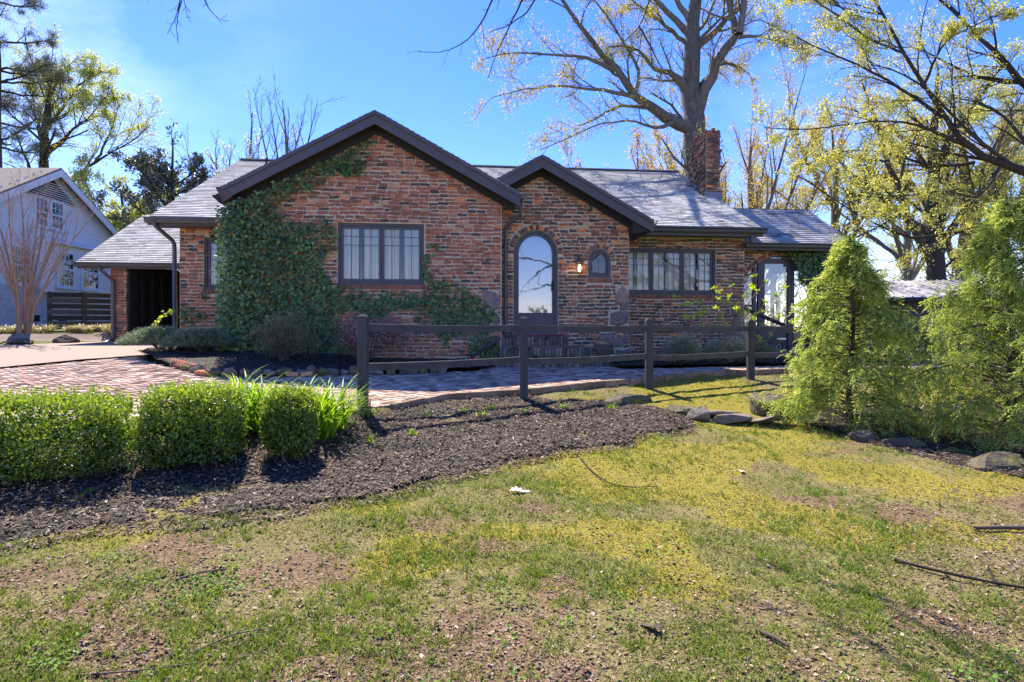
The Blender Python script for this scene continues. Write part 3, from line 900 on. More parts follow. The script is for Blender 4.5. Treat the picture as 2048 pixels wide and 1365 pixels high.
# --- windows
def casement(parent, x0, x1, z0, z1, y, panels, hbars, vbars, curtain=True, mull=()):
    f = B(); t = .055
    box(f, x0 + .002, x0 + t, y - .012, y + .10, z0 + .002, z1 - .002); box(f, x1 - t, x1 - .002, y - .012, y + .10, z0 + .002, z1 - .002)
    box(f, x0 + t, x1 - t, y - .012, y + .10, z1 - t, z1 - .002); box(f, x0 + t, x1 - t, y - .02, y + .10, z0 + .002, z0 + t)
    win = f.build('window', M_trim, parent)
    b = B(); cbox(b, x0 - .03, x1 + .03, y - .07, y + .0, z0 - .004, z0 + .03, .005)
    b.build('sill', M_trim, win)
    n = panels; pw = (x1 - x0 - 2 * t) / n
    for k in range(n):
        a, c = x0 + t + k * pw, x0 + t + (k + 1) * pw
        s = .06
        f = B(); za, zb = z0 + t, z1 - t; yy = y + .012
        box(f, a + .004, a + s, yy, yy + .045, za + .003, zb - .003); box(f, c - s, c - .004, yy, yy + .045, za + .003, zb - .003)
        box(f, a + s, c - s, yy + .001, yy + .044, zb - s, zb - .003); box(f, a + s, c - s, yy + .001, yy + .044, za + .003, za + s * 1.3)
        f.build('sash', M_trim, win)
        ga, gc, gb, gt = a + s, c - s, za + s * 1.3, zb - s
        b = B(); b.add([(ga, yy + .022, gb), (gc, yy + .022, gb), (gc, yy + .022, gt), (ga, yy + .022, gt)], None, [(0, 1, 2, 3)])
        b.build('pane', M_glass, win)
        m = B()
        for h in hbars: zz = gb + (gt - gb) * h; box(m, ga, gc, yy + .008, yy + .018, zz - .006, zz + .006)
        for i_, v in enumerate(vbars):
            xx = ga + (gc - ga) * v; wd = .006
            box(m, xx - wd, xx + wd, yy + .006, yy + .0165, gb, gt)
        m.build('glazing_bar', M_lead, win)
        if curtain:
            q = np.linspace(ga - .03, gc + .03, 90)
            for (lo, hi) in ((0, .44), (.56, 1)):
                qq = np.linspace(ga - .04 + (gc - ga + .08) * lo, ga - .04 + (gc - ga + .08) * hi, 50)
                yo = yy + .095 + .022 * np.sin(qq * 62 + k) + .010 * np.sin(qq * 141 + 1)
                V = np.concatenate([np.stack([qq, yo, np.full(50, gb - .05)], -1), np.stack([qq, yo * .9 + (yy + .09) * .1, np.full(50, gt + .06)], -1)])
                b = B().add(V, None, [(i, i + 1, i + 51, i + 50) for i in range(49)])
                b.build('curtain', M_curtain, win, smooth=True)
    return win
casement(house, *W1, .055, 2, (.67, .84), (.22, .44, .56, .78))
casement(house, *W2, 1.61, 3, (.67, .84), (.22, .44, .56, .78))
casement(house, *W3, 1.61, 1, (.30, .60, .84), (.2, .4, .6, .8))

def arch_frame(b, o, i, y0, y1):
    """ring between outline o and outline i (same count)"""
    n = len(o)
    V = [(x, y0, z) for x, z in o] + [(x, y0, z) for x, z in i] + [(x, y1, z) for x, z in o] + [(x, y1, z) for x, z in i]
    Q = []
    for k in range(n):
        k2 = (k + 1) % n
        Q += [(k, k2, n + k2, n + k), (n + k, n + k2, 3 * n + k2, 3 * n + k), (2 * n + k2, 2 * n + k, 3 * n + k, 3 * n + k2), (k2, k, 2 * n + k, 2 * n + k2)]
    b.add(V, None, Q)
def fill(b, o, y):
    tri = np.array(tessellate_polygon([[Vector((x, z, 0)) for x, z in o]]))
    b.add([(x, y, z) for x, z in o], tri)
d = DOOR
o1 = arch(d['cx'], d['zs'], .533, d['rz'] - .002, d['x0'] + .002, d['x1'] - .002, d['zb'])
i1 = arch(d['cx'], d['zs'], .475, d['rz'] - .06, d['x0'] + .06, d['x1'] - .06, d['zb'] + .02)
b = B(); arch_frame(b, o1, i1, .37, .52)
door = b.build('door', M_trim, house)
o2 = arch(d['cx'], d['zs'], .472, d['rz'] - .063, d['x0'] + .063, d['x1'] - .063, d['zb'] + .025)
i2 = arch(d['cx'], d['zs'], .405, d['rz'] - .13, d['x0'] + .13, d['x1'] - .13, 1.43)
b = B(); arch_frame(b, o2, i2, .40, .45)
sd = b.build('storm_door', M_trim, door)
b = B(); box(b, d['x0'] + .15, d['x1'] - .15, .395, .402, 1.02, 1.33); b.build('kick_panel', M_trim, door)
b = B(); fill(b, i2, .425); b.build('pane', M_doorglass, door)
b = B(); cbox(b, 1.00, 1.035, .365, .40, 1.98, 2.20, .006); tubes(b, [(1.015, .375, 2.12), (1.015, .34, 2.11), (1.01, .335, 2.04), (1.01, .345, 1.94)], [.009] * 4, 8, cap=True)
b.build('handle', M_soffit, door)
k = 0
xs_ = np.linspace(d['x0'] + .03, d['x1'] - .03, 11)
for xa, xb in zip(xs_[:-1], xs_[1:]):
    xm = (xa + xb) / 2
    zt = d['zs'] + (d['rz']) * math.sqrt(max(0, 1 - ((xm - d['cx']) / .56) ** 2))
    b = B(); cbox(b, xa + .0015, xb - .0015, .53, .57, .95, zt, .006); b.build('plank', M_blue, door)
b = B(); box(b, d['x0'] - .06, d['x1'] + .10, .15, .50, .86, .925); b.build('threshold', plain('red_threshold', (.16, .06, .055), rough=.8), door)
# little arched window
d = LITW
o1 = arch(d['cx'], d['zs'], .278, d['rz'] - .002, d['x0'] + .002, d['x1'] - .002, d['zb'] + .002)
i1 = arch(d['cx'], d['zs'], .205, d['rz'] - .075, d['x0'] + .075, d['x1'] - .075, d['zb'] + .09)
b = B(); arch_frame(b, o1, i1, .365, .5); lw_ = b.build('window', M_trim, house)
o2 = arch(d['cx'], d['zs'], .203, d['rz'] - .077, d['x0'] + .077, d['x1'] - .077, d['zb'] + .092)
i2 = arch(d['cx'], d['zs'], .165, d['rz'] - .115, d['x0'] + .115, d['x1'] - .115, d['zb'] + .14)
b = B(); arch_frame(b, o2, i2, .40, .44); b.build('sash', M_trim, lw_)
b = B(); fill(b, i2, .42); b.build('pane', M_glass, lw_)
b = B()
box(b, d['cx'] - .006, d['cx'] + .006, .405, .416, d['zb'] + .14, d['zs'] + d['rz'] - .115)
for zz in (2.56, 2.72): box(b, d['cx'] - .165, d['cx'] + .165, .404, .415, zz - .006, zz + .006)
b.build('glazing_bar', M_skytone_in, lw_)

# --- sunroom: frame, panes, inner shell with windows at the back
sr = B()
def post(b, x, z0, z1, y=1.98, w=.06): box(b, x - w, x + w, y, y + .09, z0, z1)
sroom = B()
for a_, c_ in zip(sh, sh[1:] + sh[:1]): bar(sroom, (a_[0], 2.02, a_[1]), (c_[0], 2.02, c_[1]), .07, .07, up=(0, 1, 0))
srf = sroom.build('sunroom_frame', M_trim, house)
for x, z1 in ((7.13, 2.93), (8.1, 3.05), (6.98, 2.8), (8.95, 2.3)):
    b = B(); post(b, x, .74, z1, w=.045); b.build('frame_post', M_trim, srf)
for (x0, x1, z) in ((6.60, 6.95, 2.55), (6.55, 6.95, 1.70), (8.13, 9.0, 1.72)):
    b = B(); box(b, x0, x1, 1.985, 2.06, z - .03, z + .03); b.build('frame_bar', M_trim, srf)
b = B()
for (x0, x1, z0, z1) in ((7.18, 7.28, .8, 2.95), (7.96, 8.06, .8, 3.02), (7.28, 7.96, .8, .98), (7.28, 7.96, 2.88, 3.02)): box(b, x0, x1, 1.99, 2.05, z0, z1)
gd = b.build('glazed_door', M_trim, srf)
b = B(); cbox(b, 7.20, 7.27, 1.94, 1.985, 1.56, 1.86, .008); b.build('lock', M_soffit, gd)
b = B(); fill(b, sh, 2.03); b.build('pane', M_glass_clear, srf)
b = B()   # inner shell: sky-toned posts, rails and low walls with open glass between
y1 = 5.4
box(b, 6.42, 9.5, 2.2, y1, .55, .66)
box(b, 6.42, 9.5, 2.2, y1, 3.12, 3.2)
for x in (6.5, 7.25, 8.0, 8.75, 9.45): box(b, x - .05, x + .05, y1 - .1, y1, .66, 3.12)
for z in (1.15, 2.25): box(b, 6.42, 9.5, y1 - .09, y1 - .01, z - .035, z + .035)
for y in (2.3, 3.3, 4.3): box(b, 9.40, 9.5, y - .05, y + .05, .66, 3.12)
box(b, 6.42, 9.5, y1 - .085, y1 - .02, .66, 1.12)
box(b, 9.42, 9.49, 2.2, y1, .66, 1.12); box(b, 9.42, 9.49, 2.2, y1, 2.9, 3.12)
box(b, 6.42, 6.46, 2.2, y1, .66, 3.12)
b.build('sunroom_lining', M_skytone_in, house)
b = B(); box(b, 9.5, 9.62, 2.16, 5.4, -.1, .9); b.build('low_wall', M_mortar, house)

# --- roofs
def shingle_mesh(w, e, r):
    """one tab: thick butt towards the eave"""
    t0, t1 = .024, .003
    V = [(0, -.004, 0), (w, -.004, 0), (w, e * 1.25, 0), (0, e * 1.25, 0), (0, -.004, t0), (w, -.004, t0), (w, e * 1.25, t1), (0, e * 1.25, t1)]
    return np.array(V), r
SH_W, SH_E = .30, .142
SHV = []
for _ in range(10):
    SHV.append(B().add(shingle_mesh(SH_W - .012 - .02 * rng.random(), SH_E, 0)[0], None, BOXQ, rng.random()).mesh('shingle', M_shingle))
def roof_plane(parent, name, o, ex, es, width, length, thick=.07, single=0, keep=None, under=M_soffit):
    """o: eave corner, ex: unit along the eave, es: unit up the slope"""
    o, ex, es = [np.array(v, float) for v in (o, ex, es)]
    nrm = np.cross(ex, es); nrm /= np.linalg.norm(nrm)
    if nrm[2] < 0: nrm = -nrm
    b = B()
    c = [o, o + ex * width, o + ex * width + es * length, o + es * length]
    b.add([p for p in c] + [p - nrm * thick for p in c], None, BOXQ)
    deck = b.build(name, under, parent)
    rest = B(); n_s = 0
    rows = int(length / SH_E)
    M4 = np.eye(4)
    from mathutils import Matrix
    for j in range(rows):
        off = -rng.random() * SH_W
        x = off
        while x < width:
            w = SH_W * rng.choice([.55, .8, 1.0, 1.0, 1.25])
            xa, xb = max(x, -.02), min(x + w, width + .02)
            if xb - xa > .03:
                s = j * SH_E - (.03 if j == 0 else 0)
                p = o + ex * xa + es * s
                if keep is None or keep(p + ex * (xb - xa) / 2 + es * .07):
                    tone = np.clip(.5 + .20 * rng.normal(), 0, 1)
                    if n_s < single and xb - xa > .2 and p[0] > 3.45:
                        me = SHV[int(rng.integers(10))]
                        ob = link('shingle', me, deck)
                        mt = Matrix.Identity(4)
                        lx = (xb - xa - .008) / (SH_W - .02)
                        for q in range(3):
                            mt[q][0] = ex[q] * lx; mt[q][1] = es[q]; mt[q][2] = nrm[q]; mt[q][3] = p[q] + nrm[q] * .002
                        ob.matrix_local = mt
                        n_s += 1
                    else:
                        V, _ = shingle_mesh(xb - xa - .006, SH_E, 0)
                        rest.add(p + V[:, :1] * ex + V[:, 1:2] * es + V[:, 2:] * nrm + nrm * .002, None, BOXQ, tone)
            x += w
    if rest.n: tag(rest.build('shingle_field', M_shingle, deck), kind='stuff')
    return deck
MS = math.atan((6.76 - 3.66) / 5.8)
cm, sm = math.cos(MS), math.sin(MS)
def main_keep(p):
    # leave out what lies inside the two front gables
    x, y, z = p
    if x < 0.3 and x > -6.3 and y < 5.6 and z < GZ - GS * abs(x - GC) - .05: return False
    if x > -.5 and x < 3.2 and y < 4 and z < EZ - ES * abs(x - EC) - .05: return False
    if 6.40 < x and 4.0 < y < 5.4: return False
    return True
main_roof = roof_plane(house, 'roof', (-8.55, 1.08, 3.66), (1, 0, 0), (0, cm, sm), 15.27, 5.8 / cm, .09, 300, main_keep)
roof_plane(house, 'rear_roof', (-8.55, 12.72, 3.66), (1, 0, 0), (0, -cm, sm), 15.27, 5.8 / cm - .01, .09, 0, lambda p: False if p[1] > 7.5 else True)
b = B()
bar(b, (-8.57, 6.88, 6.79), (6.74, 6.88, 6.79), .22, .03, r=.3); b.build('ridge_cap', M_shingle, house)
GA = math.atan(GS); cg, sg = math.cos(GA), math.sin(GA)
HW = 3.22
gl_len = HW / cg
roof_plane(house, 'gable_roof', (GC - HW, -.36, GZ - GS * HW), (0, 1, 0), (cg, 0, sg), 6.1, gl_len, .09, 0, lambda p: p[1] < 1.5 + (p[2] - 3.6) * 2.2 and p[2] > 0)
roof_plane(house, 'gable_roof', (GC + HW, -.36, GZ - GS * HW), (0, 1, 0), (-cg, 0, sg), .72, gl_len, .09)
roof_plane(house, 'gable_roof', (-.46, .36, GZ - GS * (-.46 - GC)), (0, 1, 0), (-cg, 0, sg), 5.3, (-.46 - GC) / cg, .09)
EA = math.atan(ES); ce, se = math.cos(EA), math.sin(EA)
EW = 2.66
roof_plane(house, 'entry_roof', (EC + EW, -.01, EZ - ES * EW), (0, 1, 0), (-ce, 0, se), 4.4, EW / ce, .09, 0, lambda p: p[1] < 1.4 + (p[2] - 3.55) * 2.4)
roof_plane(house, 'entry_roof', (-.47, -.01, EZ - ES * (EC + .47)), (0, 1, 0), (ce, 0, se), 4.4, (EC + .47) / ce, .09)
def rake(parent, cx, zr, slope, x_end, y, side, depth=.285, th=.045):
    """sloping board under the roof edge, with a shadow board above"""
    zt = lambda x: zr - .02 - slope * abs(x - cx)
    b = B()
    prism(b, [(cx, y, zt(cx)), (x_end, y, zt(x_end)), (x_end, y, zt(x_end) - depth), (cx, y, zt(cx) - depth)], (0, th, 0))
    o = b.build('rake_board', M_trim, parent)
    b = B()
    prism(b, [(cx, y - .03, zt(cx) + .01), (x_end, y - .03, zt(x_end) + .01), (x_end, y - .03, zt(x_end) - .075), (cx, y - .03, zt(cx) - .075)], (0, .028, 0))
    b.build('rake_trim', M_trim, o)
    # inner frieze board against the bricks
    b = B()
    prism(b, [(cx, y + .30, zt(cx) - .14), (x_end * .97 + cx * .03, y + .30, zt(x_end * .97 + cx * .03) - .14), (x_end * .97 + cx * .03, y + .30, zt(x_end * .97 + cx * .03) - .40), (cx, y + .30, zt(cx) - .40)], (0, .03, 0))
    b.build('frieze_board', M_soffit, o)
    return o
rake(house, GC, GZ, GS, GC - HW, -.40, -1); rake(house, GC, GZ, GS, GC + HW, -.40, 1)
rake(house, EC, EZ, ES, EC + EW, -.05, 1); rake(house, EC, EZ, ES, -.47, -.05, -1)
# boxed eave returns
b = B(); zt = GZ - GS * HW
prism(b, [(GC - HW - .13, -.41, zt - .02), (GC - HW + .02, -.41, zt + .0), (GC - HW + .22, -.41, zt - .22), (GC - HW + .02, -.41, zt - .34)], (0, .10, 0)); b.build('eave_cap', M_copper, house)
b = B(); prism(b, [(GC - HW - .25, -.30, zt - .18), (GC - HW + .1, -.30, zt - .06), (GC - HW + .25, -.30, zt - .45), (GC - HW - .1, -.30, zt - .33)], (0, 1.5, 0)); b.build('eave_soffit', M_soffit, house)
b = B(); zt = EZ - ES * EW
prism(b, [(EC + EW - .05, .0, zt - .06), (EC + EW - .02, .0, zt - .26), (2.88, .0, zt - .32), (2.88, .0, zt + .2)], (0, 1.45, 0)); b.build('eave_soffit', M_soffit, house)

def gutter(parent, p0, p1, out, name='gutter', s=.125):
    """K-profile trough from p0 to p1 hung on the eave; out: horizontal unit away from the wall"""
    p0, p1, out = [np.array(v, float) for v in (p0, p1, out)]
    up = np.array((0, 0, 1.0))
    prof = [(0, 0), (0, -s), (s * .55, -s), (s * .72, -s * .75), (s * .72, -s * .45), (s, -s * .22), (s, 0), (s * .9, 0), (s * .9, -s * .2), (s * .62, -s * .45), (s * .5, -s * .9), (s * .1, -s * .9), (s * .1, 0)]
    b = B()
    prism(b, [p0 + out * a + up * c for a, c in prof], p1 - p0)
    return b.build(name, M_gutter, parent)
gutter(house, (-8.58, 1.06, 3.675), (-6.0, 1.06, 3.675), (0, -1, 0), s=.13)
gutter(house, (3.42, 1.06, 3.675), (6.78, 1.06, 3.675), (0, -1, 0), s=.13)
b = B(); box(b, 2.9, 6.70, 1.09, 1.54, 3.50, 3.54); box(b, 3.3, 6.72, 1.065, 1.10, 3.46, 3.66); b.build('fascia', M_trim, house)
b = B(); box(b, -8.52, -6.0, 1.09, 1.54, 3.52, 3.56); box(b, -8.55, -6.0, 1.065, 1.10, 3.50, 3.66); b.build('fascia', M_trim, house)
gutter(house, (GC + HW + .0, -.36, GZ - GS * HW + .0), (GC + HW + .0, .30, GZ - GS * HW + .0), (1, 0, 0), s=.12)
gutter(house, (EC + EW, -.03, EZ - ES * EW), (EC + EW, 1.0, EZ - ES * EW), (1, 0, 0), s=.12)
gutter(house, (GC - HW, -.30, GZ - GS * HW), (GC - HW, 1.2, GZ - GS * HW), (-1, 0, 0), s=.12)
def bend(pts, n=10, rad=.12):
    """round the corners of a polyline"""
    P = [np.array(p, float) for p in pts]
    out = [P[0]]
    for a, c, e in zip(P[:-2], P[1:-1], P[2:]):
        d1 = (a - c) / np.linalg.norm(a - c); d2 = (e - c) / np.linalg.norm(e - c)
        r1 = min(rad, np.linalg.norm(a - c) * .45, np.linalg.norm(e - c) * .45)
        for t in np.linspace(0, 1, n):
            out.append((1 - t) ** 2 * (c + d1 * r1) + 2 * t * (1 - t) * c + t * t * (c + d2 * r1))
    out.append(P[-1])
    return np.array(out)
def downspout(parent, pts, r=.042, name='downspout'):
    q = bend(pts)
    b = B(); tubes(b, q, np.full(len(q), r), 10, cap=True)
    return b.build(name, M_gutter, parent, smooth=True)
downspout(house, [(.20, -.02, 4.06), (.20, -.02, 3.70), (-.13, .24, 3.45), (-.13, .26, .98), (-.20, .10, .88), (-.95, -.55, .42)])
downspout(house, [(-8.35, 1.0, 3.56), (-8.35, 1.0, 3.48), (-8.13, 1.46, 3.16), (-8.12, 1.48, .6)], .048)
# short drop between the two right-hand gutters
b = B(); box(b, 6.36, 6.46, 1.02, 1.10, 3.30, 3.50); b.build('downspout', M_gutter, house)

# sunroom roof
SSL = math.atan((4.80 - 3.36) / 2.25); cs_, ss_ = math.cos(SSL), math.sin(SSL)
roof_plane(house, 'sunroom_roof', (6.42, 1.50, 3.36), (1, 0, 0), (0, cs_, ss_), 3.22, 2.25 / cs_, .08)
roof_plane(house, 'sunroom_roof', (6.42, 6.0, 3.36), (1, 0, 0), (0, -cs_, ss_), 3.22, 2.25 / cs_ - .01, .08, 0, lambda p: False)
gutter(house, (6.42, 1.49, 3.37), (9.70, 1.49, 3.37), (0, -1, 0), s=.13)
b = B(); box(b, 6.40, 9.66, 1.52, 1.89, 3.22, 3.25); box(b, 6.40, 9.65, 1.505, 1.53, 3.18, 3.36); b.build('fascia', M_trim, house)
b = B(); prism(b, [(9.56, 1.56, 3.3), (9.56, 5.9, 3.3), (9.56, 3.75, 4.7)], (.05, 0, 0)); b.build('end_wall', M_trim, house)

# chimney of jutting clinkers
ch = B(); box(ch, 6.50, 6.92, 4.02, 5.18, 2, 7.18)
chim = ch.build('chimney', M_mortar, house)
rest = B(); z = 5.2; row = 0
while z < 7.25:
    lean = .0
    for face in (0, 1, 2):
        x = 0; span = (.42, 1.16, 1.16)[face]
        while x < span - .05:
            l = min(rng.uniform(.13, .26), span - x)
            pr = .025 + abs(rng.normal()) * (.040 if face else .022)
            t = (rng.uniform(.05, .42) if rng.random() < .86 else rng.uniform(.55, .92)) if face == 0 else rng.uniform(.02, .32)
            bb = B(); cbox(bb, -l / 2 + .006, l / 2 - .006, -pr, .05, -.034, .034, .012)
            V = bb.V[0] + rng.normal(size=bb.V[0].shape) * .006
            a_ = rng.normal() * (.10 if face else .03)
            V = np.stack([V[:, 0] * math.cos(a_) - V[:, 2] * math.sin(a_), V[:, 1], V[:, 0] * math.sin(a_) + V[:, 2] * math.cos(a_)], -1)
            m = x + l / 2
            if face == 0: V = np.stack([6.50 + m + V[:, 0], 4.02 + V[:, 1], z + V[:, 2]], -1)
            elif face == 1: V = np.stack([6.50 + V[:, 1], 4.02 + m + V[:, 0], z + V[:, 2]], -1)
            else: V = np.stack([6.92 - V[:, 1], 4.02 + m + V[:, 0], z + V[:, 2]], -1)
            if row < 300:
                B().add(V, bb.T[0], bb.Q[0], t).build('chimney_brick', M_brick, chim)
            x += l
    z += .082; row += 1
for (x, y, h) in ((6.57, 4.1, .12), (6.66, 4.3, .16), (6.76, 4.1, .20), (6.85, 4.2, .14), (6.57, 4.7, .15), (6.84, 4.9, .13)):
    b = B(); cbox(b, x - .06, x + .06, y - .05, y + .05, 7.18, 7.18 + h, .012, rng.uniform(.1, .5)); b.build('crown_brick', M_brick, chim)
b = B()
box(b, 6.43, 6.98, 3.94, 4.0, 4.9, 5.33)
prism(b, [(6.45, 3.96, 5.18), (6.45, 5.24, 5.87), (6.45, 5.24, 6.02), (6.45, 3.96, 5.34)], (.02, 0, 0))
b.build('flashing', plain('lead_flashing', (.22, .22, .24), rough=.5, var=.15, metallic=.2), chim)
# vent pipe on the left slope
b = B(); lathe(b, [(.13, .0), (.10, .05), (.05, .08), (.035, .10), (.035, .42), (.0, .42)], 12, (-7.3, 5.6, 6.06)); b.build('vent_pipe', M_dark, house)

# brick steps up to the door
M_step = byrnd('mossy_step_brick', [(0, (.12, .10, .085)), (.5, (.20, .165, .135)), (1, (.33, .265, .22))], var=.45, scale=12, bmp=.8, bscale=50, bdist=.012, over=(7, .52, .66, (.05, .06, .02)))
b = B(); box(b, -.22, 1.32, -.02, .34, -.1, .855); box(b, -.30, 1.86, -.36, -.02, -.1, .60); box(b, -.42, 1.95, -.72, -.36, -.1, .33)
steps = b.build('steps', M_step, house)
for (x0, x1, yf, zt, dp) in ((-.24, 1.34, -.03, .862, .20), (-.32, 1.88, -.38, .615, .20), (-.44, 1.97, -.74, .345, .20)):
    x = x0
    while x < x1 - .05:
        w = rng.uniform(.075, .098)
        b = B(); cbox(b, x, x + w - .012, yf - .02 + rng.normal() * .006, yf + .22, zt - dp, zt + rng.normal() * .006, .012, rng.random())
        b.build('step_brick', M_step, steps)
        x += w

# --- wall lantern by the door
lan = thing('wall_lantern', 'small lit bronze wall lantern on the brick beside the arched door', 'lantern', tuple(house.matrix_basis @ Vector((1.64, .35, 2.36))), R(5.5))
M_bronze = plain('weathered_bronze', (.10, .085, .06), rough=.5, var=.4, scale=30, spec=.5)
b = B(); cbox(b, -.035, .035, -.03, -.005, .16, .34, .006); tubes(b, [(0, -.02, .34), (0, -.04, .44), (0, -.12, .45), (0, -.13, .38)], [.010] * 4, 8, cap=True); b.build('bracket', M_bronze, lan)
b = B(); lathe(b, [(.088, .265), (.10, .27), (.055, .34), (.03, .36), (.012, .375), (.0, .39)], 6, (0, -.13, 0)); b.build('lantern_roof', M_bronze, lan)
b = B(); lathe(b, [(0, -.01), (.045, .0), (.06, .02), (.068, .035), (0, .036)], 6, (0, -.13, 0)); b.build('lantern_base', M_bronze, lan)
b = B()
for k in range(6):
    a = math.pi * 2 * k / 6
    p0 = (.068 * math.cos(a), -.13 + .068 * math.sin(a), .03); p1 = (.085 * math.cos(a), -.13 + .085 * math.sin(a), .268)
    bar(b, p0, p1, .008, .008, up=(0, 1, .1))
    a2 = a + math.pi / 3
    q0 = (.068 * math.cos(a2), -.13 + .068 * math.sin(a2), .03); q1 = (.085 * math.cos(a2), -.13 + .085 * math.sin(a2), .268)
    bar(b, p0, q1, .003, .003, up=(0, 1, .1)); bar(b, q0, p1, .003, .003, up=(0, 1, .1))
b.build('lantern_cage', M_bronze, lan)
mb, N, L, P = new_mat('warm_bulb'); P.inputs['Base Color'].default_value = (1, .8, .5, 1)
P.inputs['Emission Color'].default_value = (1, .55, .20, 1); P.inputs['Emission Strength'].default_value = 9
b = B(); lathe(b, [(0, .05), (.018, .055), (.022, .11), (.032, .15), (.02, .20), (0, .22)], 10, (0, -.13, 0)); b.build('bulb', mb, lan, smooth=True)

# --- carport set back on the left
car = thing('carport', 'dark timber carport with grey shingle roof on the left of the house', 'carport', (0, 13.2, 0), R(5.5))
CS = math.atan(.58); cc_, sc_ = math.cos(CS), math.sin(CS)
roof_plane(car, 'roof', (-12.55, 4.95, 3.03), (1, 0, 0), (0, cc_, sc_), 4.6, 3.7 / cc_, .09)
roof_plane(car, 'rear_roof', (-12.55, 12.35, 3.03), (1, 0, 0), (0, -cc_, sc_), 4.6, 3.69 / cc_, .09, 0, lambda p: False)
gutter(car, (-12.58, 4.94, 3.04), (-7.98, 4.94, 3.04), (0, -1, 0), s=.13)
b = B(); box(b, -12.53, -8.0, 4.965, 4.99, 2.86, 3.03); b.build('fascia', M_trim, car)
b = B(); box(b, -11.72, -11.30, 5.2, 5.62, .2, 2.95); pier = b.build('pier', M_mortar, car)
z = .5; r_ = 0
while z < 2.95:
    for (xa, xb, face) in ((-11.72, -11.30, 0), (5.2, 5.62, 1)):
        x = xa
        while x < xb - .05:
            l = min(rng.uniform(.13, .24), xb - x)
            pr = .02 + .03 * rng.random()
            b = B()
            if face == 0: cbox(b, x + .006, x + l - .006, 5.2 - pr, 5.25, z - .033, z + .033, .01, brick_tone('gable'))
            else: cbox(b, -11.35, -11.30 + pr, x + .006, x + l - .006, z - .033, z + .033, .01, brick_tone('gable'))
            b.build('brick', M_brick, pier)
            x += l
    z += .083
M_tar = plain('tarred_timber', (.022, .020, .020), rough=.75, var=.35, scale=4, bmp=.5, bscale=30)
b = B(); box(b, -11.36, -11.30, 5.7, 11.6, .2, 3.0); box(b, -11.3, -8.0, 11.5, 11.6, .2, 3.2); sw = b.build('timber_wall', M_tar, car)
for k, y in enumerate(np.arange(6.0, 11.4, .62)):
    b = B(); cbox(b, -11.30, -11.22, y, y + .09, .3, 2.95, .006); b.build('stud', M_tar, sw)
for k, z in enumerate(np.arange(.45, 2.95, .30)):
    b = B(); cbox(b, -11.30, -11.285, 5.72, 11.5, z, z + .285, .005); b.build('board', M_tar, sw)
for k, x in enumerate(np.arange(-11.1, -8.2, .55)):
    b = B(); cbox(b, x, x + .09, 11.42, 11.50, .3, 3.0, .006); b.build('stud', M_tar, sw)
b = B(); cbox(b, -11.30, -11.22, 5.28, 5.70, .2, 2.95, .01); b.build('jamb', M_tar, car)
# the small bright window in its back wall
b = B(); box(b, -10.02, -9.94, 11.36, 11.44, 1.7, 2.75); box(b, -9.52, -9.44, 11.36, 11.44, 1.7, 2.75); box(b, -9.94, -9.52, 11.36, 11.44, 1.7, 1.78); box(b, -9.94, -9.52, 11.36, 11.44, 2.67, 2.75)
cw = b.build('window', M_skytone_in, car)
b = B(); box(b, -9.745, -9.715, 11.38, 11.42, 1.78, 2.67)
for z in (2.0, 2.22, 2.45): box(b, -9.94, -9.52, 11.385, 11.415, z - .012, z + .012)
b.build('glazing_bar', M_skytone_in, cw)
mp, N, L, P = new_mat('pale_daylight_pane'); P.inputs['Base Color'].default_value = (.8, .85, .9, 1); P.inputs['Roughness'].default_value = .3  # opaque pale pane; the daylight behind it is put into its colour
b = B(); box(b, -9.94, -9.52, 11.40, 11.405, 1.78, 2.67); b.build('pane', mp, cw)
downspout(car, [(-11.85, 4.88, 2.92), (-11.85, 4.88, 2.84), (-11.60, 5.10, 2.5), (-11.60, 5.12, .75), (-11.75, 4.9, .62)], .05)

# --- security lamp under the eave
sl = thing('security_lamp', 'small black twin floodlight under the left gable eave', 'lamp', tuple(house.matrix_basis @ Vector((-6.35, -.02, 3.42))), R(5.5))
b = B(); lathe(b, [(0, .05), (.05, .05), (.05, .1), (0, .1)], 12); b.build('base', M_dark, sl)
for s in (-1, 1):
    b = B(); tubes(b, [(s * .02, 0, .06), (s * .06, -.03, .03), (s * .10, -.10, 0)], [.012, .03, .045], 10, cap=True); b.build('lamp_head', M_dark, sl)

# --- handrail beside the sunroom steps
hr = thing('handrail', 'charcoal wooden handrail and post below the sunroom door', 'handrail', (0, 13.2, 0), R(5.5))
b = B(); cbox(b, 7.02, 7.14, .42, .54, .0, 1.12, .01); b.build('post', M_fence, hr)
b = B(); bar(b, (6.62, 1.9, 1.62), (7.08, .48, 1.08), .07, .09, c=.008); b.build('rail', M_rail, hr)
ss = thing('sunroom_steps', 'low mossy brick steps below the sunroom door', 'steps', (0, 13.2, 0), R(5.5))
for (y0, zt) in ((1.35, .62), (.95, .42)):
    x = 6.7
    while x < 8.7:
        w = rng.uniform(.085, .11)
        b = B(); cbox(b, x, x + w - .012, y0, y0 + .5, zt - .3, zt + rng.normal() * .006, .012, rng.random()); b.build('step_brick', M_step, ss)
        x += w

